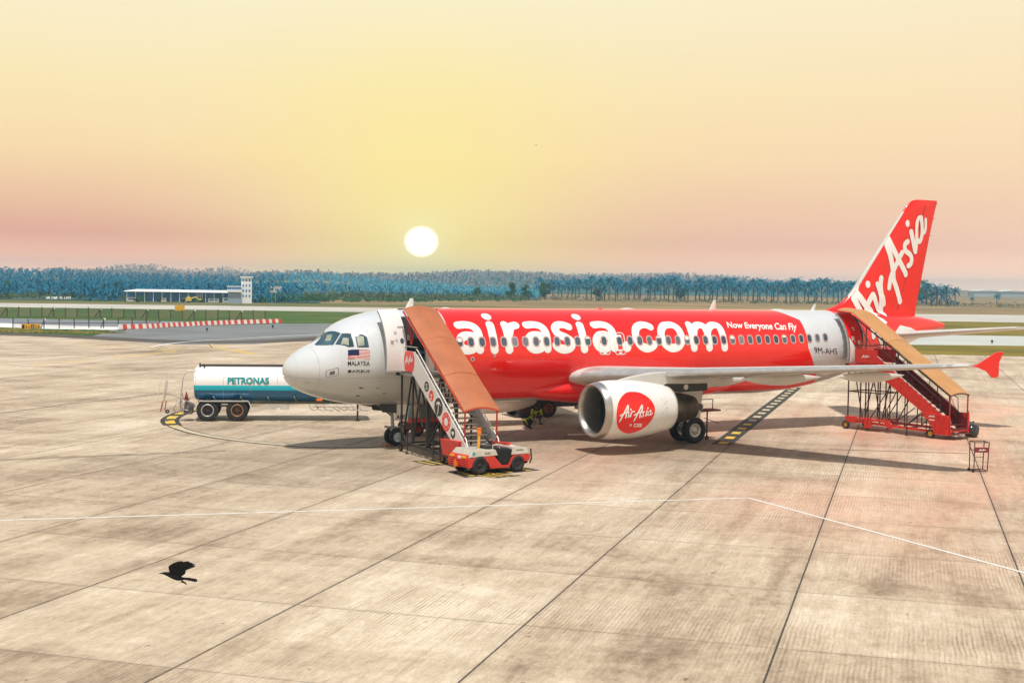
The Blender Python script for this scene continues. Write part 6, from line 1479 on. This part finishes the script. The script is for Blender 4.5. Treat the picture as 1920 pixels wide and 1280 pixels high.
def leafcloud(mb, c, rad, n, rnd, leaf, mi=0):
    for _ in range(n):
        v = Vector((rnd.gauss(0, 1), rnd.gauss(0, 1), rnd.gauss(0, 1))).normalized()*rnd.random()**.4; p = Vector(c)+Vector((v.x*rad[0], v.y*rad[1], v.z*rad[2]))
        a = Vector((rnd.gauss(0, 1), rnd.gauss(0, 1), rnd.gauss(0, .6))).normalized(); b = a.cross(Vector((rnd.gauss(0, 1), rnd.gauss(0, 1), rnd.gauss(0, 1)))).normalized(); l_ = leaf*rnd.uniform(.6, 1.3)
        mb.add([p-a*l_, p-b*l_*.6, p+a*l_, p+b*l_*.6], [(0, 1, 2, 3)], mi)
def broad_proto(seed, h, w_, n=9):
    rnd = random.Random(seed); r = thing('broadleaf_tree', '', 'tree'); mb = MB(); mb.path([(0, 0, 0), (.05, 0, h*.3), (0, .1, h*.7)], [.22, .16, .06], 7)
    for k in range(5): a = k*1.3; mb.path([(0, 0, h*(.2+.1*k)), (cos(a)*w_*.3, sin(a)*w_*.3, h*(.4+.1*k))], [.09, .03], 5)
    mb.build('trunk', bark, r, world=False); mb = MB()
    for k in range(n*2):
        a = rnd.uniform(0, 2*pi); t = rnd.random(); z_ = h*(.22+.66*t); rr = w_*.36*math.sqrt(max(.05, 1-(2*t-.75)**2*.75))*rnd.uniform(.3, 1)
        leafcloud(mb, (cos(a)*rr, sin(a)*rr, z_), (w_*.22, w_*.22, h*.12), 110, rnd, .22)
    mb.build('crown', tree_m, r, world=False); return r
PR = [palm_proto(11, 5.6), palm_proto(12, 6.4), palm_proto(13, 4.9), palm_proto(14, 6.0, 3.2, 28)]
BR = [broad_proto(21, 7.0, 5.6), broad_proto(22, 6.4, 4.6), broad_proto(23, 7.4, 6.5)]
usedP = set()
def place(proto, x, y, s_, label, group, rz=0):
    if proto.name not in usedP:
        usedP.add(proto.name); proto.location = (x, y, terr_h(x, y)); proto.scale = (s_,)*3; proto.rotation_euler = (0, 0, rz); proto['label'] = label
        if group: proto['group'] = group
        return proto
    return copytree(proto, (x, y, terr_h(x, y)), rz, s_, label, group)
rnd = random.Random(77)
# right-hand palm grove (front rows, one by one)
def base_y(px): return 561.5+(px-1000)*.0145
grp = 'oil palms of the grove behind the dry field'
for i in range(64):
    px = 1030+570*(i+.5)/64+rnd.uniform(-4, 4); row = i % 3; q = G(px, base_y(px)-.6*row-.4)
    s_ = float(np.linalg.norm(q-CAM))/F*rnd.uniform(37, 47)/7.6
    if px < 1075: s_ *= .86
    place(PR[rnd.randrange(4)], q[0], q[1], s_, 'blue-green oil palm in the dense grove behind the dry field', grp, rnd.uniform(0, 6))
for px, hp, lab in ((1262, 47, 'tallest oil palm standing above the middle of the grove'), (1125, 44, 'tall spiky oil palm left of the middle of the grove'), (1756, 46, 'tall oil palm at the centre of the clump right of the tail fin'), (1738, 42, 'oil palm on the left of the clump right of the tail fin'), (1774, 38, 'oil palm on the right side of the clump right of the tail fin'), (1790, 34, 'outermost drooping oil palm of the clump right of the tail fin'), (1765, 36, 'shorter oil palm in front within the clump right of the tail fin'), (1748, 32, 'low oil palm at the foot of the clump right of the tail fin')):
    q = G(px, base_y(px)+(1 if px > 1600 else .3)); s_ = float(np.linalg.norm(q-CAM))/F*hp/7.6; place(PR[rnd.randrange(4)], q[0], q[1], s_, lab, grp if px < 1600 else 'oil palms of the clump beside the tail fin', rnd.uniform(0, 6))
for px, yb, hp, wp, lab in ((958, 561, 33, 30, 'round dark green tree left of the jet crown line, wider of the pair'), (985, 561, 28, 22, 'smaller round tree right of the wide dark one'), (1022, 562, 33, 30, 'dark round tree at the left end of the palm grove'), (1122, 562, 36, 24, 'upright green tree standing before the left half of the grove'), (1275, 564, 38, 28, 'broad light green tree standing before the middle of the grove'), (1728, 570, 40, 22, 'green tree against the trailing edge of the tail fin'),
                            (895, 560, 22, 12, 'small dark tree alone at the edge of the left wood'), (222, 558, 30, 26, 'large dark tree at the left end of the long building'), (196, 558, 20, 12, 'small tree second from the long building on its left'), (176, 558, 22, 18, 'round tree farthest left of the long building'), (12, 553, 24, 26, 'spreading tree at the far left edge of the field')):
    q = G(px, yb); s_ = float(np.linalg.norm(q-CAM))/F*hp/6.4; o = place(BR[rnd.randrange(3)], q[0], q[1], s_, lab, None, rnd.uniform(0, 6))
for px, yb, hp, lab in ((1822, 571.5, 13, 'small low palm bush at the far right field edge'), (1869, 572.5, 18, 'lone small palm standing in haze at the far right')):
    q = G(px, yb); s_ = float(np.linalg.norm(q-CAM))/F*hp/4.6; place(PR[2], q[0], q[1], s_*.8, lab, None, 0)
# wooden posts right of the fin
for i, (px, lab) in enumerate(((1746, 'dark fence post below the palm clump, leftmost of three'), (1761, 'dark fence post below the palm clump, middle of three'), (1776, 'dark fence post below the palm clump, rightmost of three'))):
    q = G(px, 573); s_ = float(np.linalg.norm(q-CAM))/F; mb = MB(); mb.bx(-.8*s_, .8*s_, -.3, .3, 0, 11*s_); mb.bx(-1.2*s_, 1.2*s_, -.35, .35, 11*s_, 11.6*s_); o = mb.build('fence_post', black); o.location = tuple(q); tag(o, lab, 'post', 'three posts below the palm clump')
mb = MB(); vs = []; fs = []; dd = [398, 430, 480, 540, 620, 720, 850, 1000, 1150, 1300, 1450]
for d_ in dd:
    for k in range(61):
        x, y = polar(-300+((600 if d_ < 530 else 1015 if d_ < 1000 else 1600)+300)*k/60, d_); vs.append((x, y, terr_h(x, y)+.15))
for i in range(len(dd)-1):
    for k in range(60): fs.append((i*61+k, i*61+k+1, (i+1)*61+k+1, (i+1)*61+k))
mb.add(vs, fs, 0, True); struct(mb.build('woodland_ground', mat('forest_floor', (.03, .09, .07), .95, var=.4, scale=.1)))
# mass forest: crowns too many to tell apart
mb = MB(); rnd = random.Random(31)
CM = 0
def crown(mb, x, y, z, s_, rnd, n=11):
    for k in range(n):
        az = rnd.uniform(0, 2*pi); e = rnd.uniform(-.5, 1.25); d_ = Vector((cos(az)*cos(e), sin(az)*cos(e), sin(e))); m_ = Vector((x, y, z))+d_*s_*.6+Vector((0, 0, .12*s_)); t_ = Vector((x, y, z))+d_*s_*1.1+Vector((0, 0, -.35*s_)); sd_ = Vector((-sin(az), cos(az), 0))*s_*.10
        c0 = Vector((x, y, z)); mb.add([c0-sd_*.4, c0+sd_*.4, m_+sd_, m_-sd_, t_], [(0, 1, 2, 3), (3, 2, 4)], CM)
cnt = 0
for d_ in (395, 410, 430, 455, 480, 510, 545, 585, 630, 680, 735, 800, 870, 950, 1040, 1140, 1250):
    CM = 1 if d_ > 650 else 0; stp = 3.7*(d_/400)**.6; n_ = int(1180/2534*d_/stp)
    for k in range(n_+1):
        px = -80+1180*k/n_+rnd.uniform(-4, 4)
        if (px > 560 and d_ < 560) or px > 1015: continue
        if d_ < 440 and px < 150: continue
        if d_ < 400 and px > 240 and px < 470: continue
        x, y = polar(px, d_+rnd.uniform(-.3, .3)*d_*.05); h_ = terr_h(x, y); hh = rnd.uniform(3.2, 4.9)
        if px > 560: hh *= max(.5, 1-(px-560)/700)
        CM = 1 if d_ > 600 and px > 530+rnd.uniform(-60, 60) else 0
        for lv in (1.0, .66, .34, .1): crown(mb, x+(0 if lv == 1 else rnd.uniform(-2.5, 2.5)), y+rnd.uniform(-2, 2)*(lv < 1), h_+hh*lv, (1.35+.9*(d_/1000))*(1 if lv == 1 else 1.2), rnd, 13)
CM = 0
for d_ in (590, 650):       # depth behind the right-hand grove
    for k in range(80):
        px = 1000+620*k/79+rnd.uniform(-4, 4); x, y = polar(px, d_+rnd.uniform(-15, 15))
        for lv in (.95, .6): crown(mb, x+rnd.uniform(-3, 3), y, 7.2*lv*d_/560*rnd.uniform(.85, 1.05), 2.2, rnd, 14)
for _ in range(60):
    px = rnd.uniform(1722, 1797); x, y = G(px, base_y(px))[:2]; crown(mb, x, y, rnd.uniform(.5, 4.2)*(1-max(0, px-1775)/40), 1.6, rnd, 9)
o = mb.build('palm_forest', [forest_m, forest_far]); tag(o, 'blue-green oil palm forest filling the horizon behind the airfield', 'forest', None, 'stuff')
# far wooded ridges
mb = MB(); rnd = random.Random(37)
for d_ in (1150, 1220, 1290, 1360, 1430, 1750, 1850, 1950):
    n_ = 210
    for k in range(n_):
        px = 100+1500*k/n_+rnd.uniform(-4, 4); x, y = polar(px, d_+rnd.uniform(-30, 30)); z_ = terr_h(x, y); s_ = 4.2
        if z_ < 1.2: continue
        crown(mb, x, y, z_+rnd.uniform(1.5, 5), s_, rnd, 9); crown(mb, x+rnd.uniform(-4, 4), y, z_+.5, s_*1.3, rnd, 7)
o = mb.build('ridge_forest', ridge_m); tag(o, 'faint wooded ridges on the skyline', 'forest', None, 'stuff')
# scrub along the field edges
mb = MB(); rnd = random.Random(41)
for _ in range(420):
    px = rnd.uniform(480, 1000); q = G(px, rnd.uniform(556, 563)+(px-500)*.004); leafcloud(mb, (q[0], q[1], .9), (2.0, 2.0, rnd.uniform(.8, 2.0)), 16, rnd, .45)
for _ in range(260):
    px = rnd.uniform(-40, 480); q = G(px, rnd.uniform(555, 560.5)+px*.004); leafcloud(mb, (q[0], q[1], .6), (1.8, 1.8, rnd.uniform(.5, 1.3)), 14, rnd, .4)
for _ in range(420):
    px = rnd.uniform(1000, 1960); q = G(px, base_y(px)+rnd.uniform(-1.5, 2)); leafcloud(mb, (q[0], q[1], .5), (2.4, 2.4, rnd.uniform(.4, 1.5)), 12, rnd, .4, 1 if rnd.random() < .6 else 0)
for px, wpx in ((255, 10), (300, 6), (420, 12), (480, 16), (380, 9), (345, 7)):
    q = G(px, 566.5); leafcloud(mb, (q[0], q[1], .8), (wpx*.10, 1, .9), 60, rnd, .25)
for _ in range(90):
    px = rnd.uniform(470, 1000)**1.0; px = 470+(px-470)*rnd.random()**.6; q = G(px, 566.5-(px-470)*.002+rnd.uniform(-1.5, 0)); hh_ = rnd.uniform(.7, 1.5)*(1.1 if px < 640 else .6)
    leafcloud(mb, (q[0], q[1], hh_*.8), (1.5, 1.2, hh_), 70, rnd, .25, 2)
for px, hh_ in ((482, 1.3), (495, 1.5), (540, 1.3), (552, 1.5), (575, 1.2), (610, 1.1), (262, .8), (372, .7), (415, .9)):
    q = G(px, 566.5); leafcloud(mb, (q[0], q[1], hh_), (1.4, 1.2, hh_), 160, rnd, .22, 2)
o = mb.build('scrub', [bush_m, dead, tree_m]); tag(o, 'scrubby bushes and dry brush along the far edge of the field', 'scrub', None, 'stuff')
# yellow machinery by the long building
q = G(350, 566.8); YM = thing('excavator', 'small yellow machine with dark drum parked before the long building', 'machine', tuple(q), math.atan2(d[1], d[0])); P = dict(parent=YM, world=False)
mb = MB(); mb.bx(-.2, 1.3, -.4, .4, .35, 1.3); mb.bx(.1, .9, -.3, .3, 1.3, 1.7); mb.build('body', mat('machine_yellow', (.75, .55, .08), .5), **P, bevel=.05); mb = MB(); mb.path([(1.2, 0, 1.1), (2.4, 0, 1.5), (3.4, 0, .7), (4.0, 0, .9)], [.16, .16, .14, .25], 8); mb.build('boom', mat('machine_yellow', (.75, .55, .08), .5), **P)
mb = MB(); mb.lathe([(-.5, .1), (-.5, .55), (.5, .55), (.5, .1)], (-1.0, 0, .65), (0, 1, 0), 20); mb.build('drum', black, **P); mb = MB(); mb.bx(-.2, 1.3, -.5, .5, 0, .34); mb.build('tracks', black, **P)

# =================================================================== PEOPLE
skin = mat('skin_brown', (.16, .075, .045), .55, var=.08); cloth = mat('navy_cloth', (.018, .018, .028), .85, var=.2); shirt = mat('pale_shirt', (.42, .38, .42), .85, var=.1); vest = mat('hi_vis_yellow', (.62, .75, .03), .7, var=.05); hairm = mat('black_hair', (.01, .008, .008), .6); refl = mat('silver_stripe', (.6, .6, .55), .4)
def skinned(name, joints, edges, m, parent, lv=2, rootv=0):
    me = bpy.data.meshes.new(name); me.from_pydata([j[0] for j in joints], edges, []); o = bpy.data.objects.new(name, me); C.objects.link(o); o.parent = parent; me.materials.append(m); WM[o.name] = WM[parent.name]
    md = o.modifiers.new('skin', 'SKIN'); md.use_smooth_shade = True
    for i, j in enumerate(joints): me.skin_vertices[0].data[i].radius = (j[1], j[2] if len(j) > 2 else j[1]); me.skin_vertices[0].data[i].use_root = (i == rootv)
    sb = o.modifiers.new('sub', 'SUBSURF'); sb.levels = 1; sb.render_levels = lv; return o
def croucher(x, y, rz, lab, lean, shirt_m, vest_on, stripes=True):
    r = thing('person', lab, 'person', (x, y, 0), rz, 'workers crouching under the belly'); 
    hip = Vector((0, 0, .27)); ch = hip+Vector((.36*lean+.05, 0, .40-.20*lean)); nk = ch+Vector((.14*lean+.03, 0, .11-.04*lean)); hd = nk+Vector((.10, 0, .10))
    J = [(hip, .15, .13), (hip+(ch-hip)*.5, .14, .12), (ch, .16, .11), (nk, .055), (hd-Vector((0, 0, .02)), .075), (hd+Vector((0, 0, .08)), .085)]; E = [(0, 1), (1, 2), (2, 3), (3, 4), (4, 5)]
    hands = []
    for s_ in (-1, 1):
        b = len(J); sh_ = ch+Vector((.02, s_*.19, .05)); el = sh_+Vector((.16, s_*.06, -.24)); wr = el+Vector((.22, -s_*.06, -.06)); hn = wr+Vector((.07, -s_*.01, -.02)); J += [(sh_, .065), (el, .045), (wr, .030), (hn, .035, .02)]; E += [(2, b), (b, b+1), (b+1, b+2), (b+2, b+3)]; hands.append((hn, s_))
        b = len(J); hp = hip+Vector((.02, s_*.10, -.02)); kn = Vector((.34, s_*.22, .36)); an = Vector((.12, s_*.16, .09)); toe = Vector((.32, s_*.18, .05)); J += [(hp, .10), (kn, .065), (an, .045), (toe, .04)]; E += [(0, b), (b, b+1), (b+1, b+2), (b+2, b+3)]
    body = skinned('body', J, E, cloth, r)
    mb = MB(); mb.loft([[hd+Vector((k_*.088*cos(a)+.005*0, k_*.075*sin(a), z_)) for a in [2*pi*j/16 for j in range(16)]] for z_, k_ in ((-.10, .35), (-.07, .75), (-.02, .95), (.04, 1.02), (.09, .9), (.125, .6), (.14, .15))]); 
    mb.add([hd+Vector((.080, -.015, -.01)), hd+Vector((.105, 0, -.02)), hd+Vector((.080, .015, -.01)), hd+Vector((.082, 0, .025))], [(0, 1, 3), (1, 2, 3), (0, 2, 1)])
    for s_ in (-1, 1): mb.bx(hd.x-.015, hd.x+.015, hd.y+s_*.078-.008, hd.y+s_*.078+.008, hd.z-.02, hd.z+.03)
    mb.build('head', skin, r, world=False)
    mb = MB(); mb.loft([[hd+Vector((-.008+k_*.096*cos(a), k_*.084*sin(a), z_)) for a in [2*pi*j/16 for j in range(16)]] for z_, k_ in ((.03, 1.0), (.07, 1.0), (.11, .82), (.15, .3))]); mb.build('hair', hairm, r, world=False)
    for hn, s_ in hands:
        mb = MB(); 
        for f_ in range(4): a0 = hn+Vector((.02, s_*(.022-.014*f_), -.005)); mb.path([a0, a0+Vector((.045-.006*abs(f_-1.3), 0, -.015)), a0+Vector((.055, 0, -.045))], [.009, .008, .006], 5)
        mb.path([hn+Vector((0, -s_*.03, 0)), hn+Vector((.03, -s_*.05, -.02))], [.010, .007], 5); mb.build('fingers', skin, r, world=False)
        mb = MB(); sh_ = ch+Vector((.02, s_*.19, .05)); el = sh_+Vector((.16, s_*.06, -.24)); mb.path([sh_+Vector((-.02, 0, .01)), sh_.lerp(el, .5), el+(el-sh_)*.06], [.082, .072, .062], 12); mb.build('sleeve', shirt_m, r, world=False)
    # vest as a slightly larger torso shell
    ax_ = (ch-hip).normalized(); sd_ = Vector((0, 1, 0)); fr = sd_.cross(ax_)
    def ring(t, k_): c_ = hip.lerp(ch, t); return [c_+sd_*(.215*k_)*cos(a)+fr*(.155*k_)*sin(a) for a in [2*pi*j/20 for j in range(20)]]
    mb = MB(); mb.loft([ring(t, k_) for t, k_ in ((-.05, .92), (.2, .95), (.5, .97), (.85, 1.02), (1.05, .98), (1.2, .62))], cap=False); vo = mb.build('vest', vest if vest_on else cloth, r, world=False)
    for t0 in (.05, .75): mb = MB(); mb.loft([ring(t0, 1.03), ring(t0+.09, 1.035)], cap=False); mb.build('vest_stripe', refl if vest_on else vest, vo, world=False)
    if not vest_on:
        for s_ in (-.55, .55):
            mb = MB(); pts = []
            for t in np.linspace(0, 1.1, 8): c_ = hip.lerp(ch, t); pts.append(c_+sd_*.215*s_*1.02-fr*.155*math.sqrt(1-s_*s_)*1.06)
            mb.path(pts, .018, 5); mb.build('vest_stripe', vest, vo, world=False)
    return r
q = G(984, 803); croucher(q[0], q[1], R(-15), 'crouching worker bent forward in a dark vest with yellow stripes and pale sleeves', 1.0, shirt, False)
q = G(1006, 790); croucher(q[0], q[1], R(-120), 'crouching worker behind in a bright yellow safety vest facing the first worker', .5, vest, True)

# =================================================================== BIRDS
def bird(px, py, dist, span_px, lab, grp=None, small=False):
    d_ = ray(px, py); d_ = d_/np.linalg.norm(d_); p = CAM+d_*dist; r = thing('bird', lab, 'bird', tuple(p), -YAW, grp); s_ = dist/F/16.     # one unit = a sixteenth of a photo pixel at this range
    U = lambda a, b, y=0: Vector(((a-880)*s_, y, -(b-700)*s_))
    bm_ = mat('crow_black', (.008, .009, .011), .8, var=.4, scale=20, spec=.25)
    spine = [(305, 722, 4), (360, 716, 14), (420, 712, 26), (480, 715, 44), (540, 728, 58), (620, 752, 78), (720, 785, 92), (820, 822, 90), (900, 850, 72), (980, 860, 48), (1060, 858, 30)]
    mb = MB(); secs = []
    for a, b, rr in spine: c_ = U(a, b); secs.append([c_+Vector((0, rr*s_*.8*cos(t), rr*s_*sin(t))) for t in [2*pi*j/14 for j in range(14)]])
    mb.loft(secs); mb.build('body', bm_, r, world=False)
    tl = [U(980, 820, -.01), U(1180, 832), U(1370, 862), U(1415, 890), U(1405, 935), U(1340, 940), U(1180, 905), U(1010, 880)]
    def slab(pts, th, name, dy=0):
        mb = MB(); top = [q_+Vector((0, th, 0)) for q_ in pts]; bot = [q_-Vector((0, th, 0)) for q_ in pts]; n = len(pts); mb.add(bot+top, [tuple(range(n)), tuple(range(n, 2*n))[::-1]]+[(i, i+n, (i+1) % n+n, (i+1) % n) for i in range(n)]); return mb.build(name, bm_, r, world=False)
    slab(tl, .012 if not small else .01, 'tail')
    wing_ = [(640, 690), (618, 560), (612, 495), (660, 445), (780, 375), (900, 333), (1015, 320), (1030, 345), (1130, 325), (1225, 322), (1222, 350), (1225, 362), (1308, 368), (1300, 392), (1232, 402), (1240, 412), (1310, 425), (1305, 450), (1296, 470), (1240, 498), (1150, 545), (1045, 600), (1050, 650), (1058, 705), (1030, 745), (960, 790), (800, 800)]
    for sg in (-1, 1):
        pts = []
        for a, b in wing_:
            u_ = (760-b)/440.; y_ = sg*(.02+max(0, u_)*(.05 if sg < 0 else .14)*dist/18.6) ; pts.append(U(a+(0 if sg < 0 else -25*max(0, u_)), b+(0 if sg < 0 else 150*max(0, u_)), y_))
        c_ = sum(pts, Vector((0, 0, 0)))/len(pts); n = len(pts); mb = MB(); th = Vector((0, .006*dist/18.6, 0)); vs = [q_+th for q_ in pts]+[q_-th for q_ in pts]+[c_+th*2.5, c_-th*2.5]
        mb.add(vs, [(i, (i+1) % n, 2*n) for i in range(n)]+[((i+1) % n+n, i+n, 2*n+1) for i in range(n)]+[(i, i+n, (i+1) % n+n, (i+1) % n) for i in range(n)]); mb.build('wing', bm_, r, world=False)
    for k in range(2): mb = MB(); mb.path([U(960, 930, .02*(2*k-1)), U(1040, 960+20*k, .02*(2*k-1)), U(1130-40*k, 1020-25*k, .02*(2*k-1))], [.012, .008, .005], 5); mb.build('foot', bm_, r, world=False)
    return r
bird(280+880/16., 1030+700/16., 18.6, 68, 'black crow flying low to the left over the foreground concrete')
for px, py, k, lab in ((1005, 272, .045, 'tiny distant bird high in the sky right of the sun'),):
    r = bird(px, py, 90, 0, lab, None, True); r.scale = (.045,)*3

# =================================================================== HAZE
hz = bpy.data.materials.new('haze_air'); hz.use_nodes = True; hn_ = hz.node_tree; hn_.nodes.clear(); ho = hn_.nodes.new('ShaderNodeOutputMaterial'); hv = hn_.nodes.new('ShaderNodeVolumePrincipled')
hv.inputs['Color'].default_value = (.40, .74, .98, 1); hv.inputs['Density'].default_value = .00034; hv.inputs['Anisotropy'].default_value = 0.0; hn_.links.new(hv.outputs[0], ho.inputs['Volume'])
mb = MB(); mb.bx(-1500, 2300, -250, 2050, -1.2, 27); o = mb.build('haze', hz); o['kind'] = 'stuff'; o['label'] = 'blue haze over the far airfield'
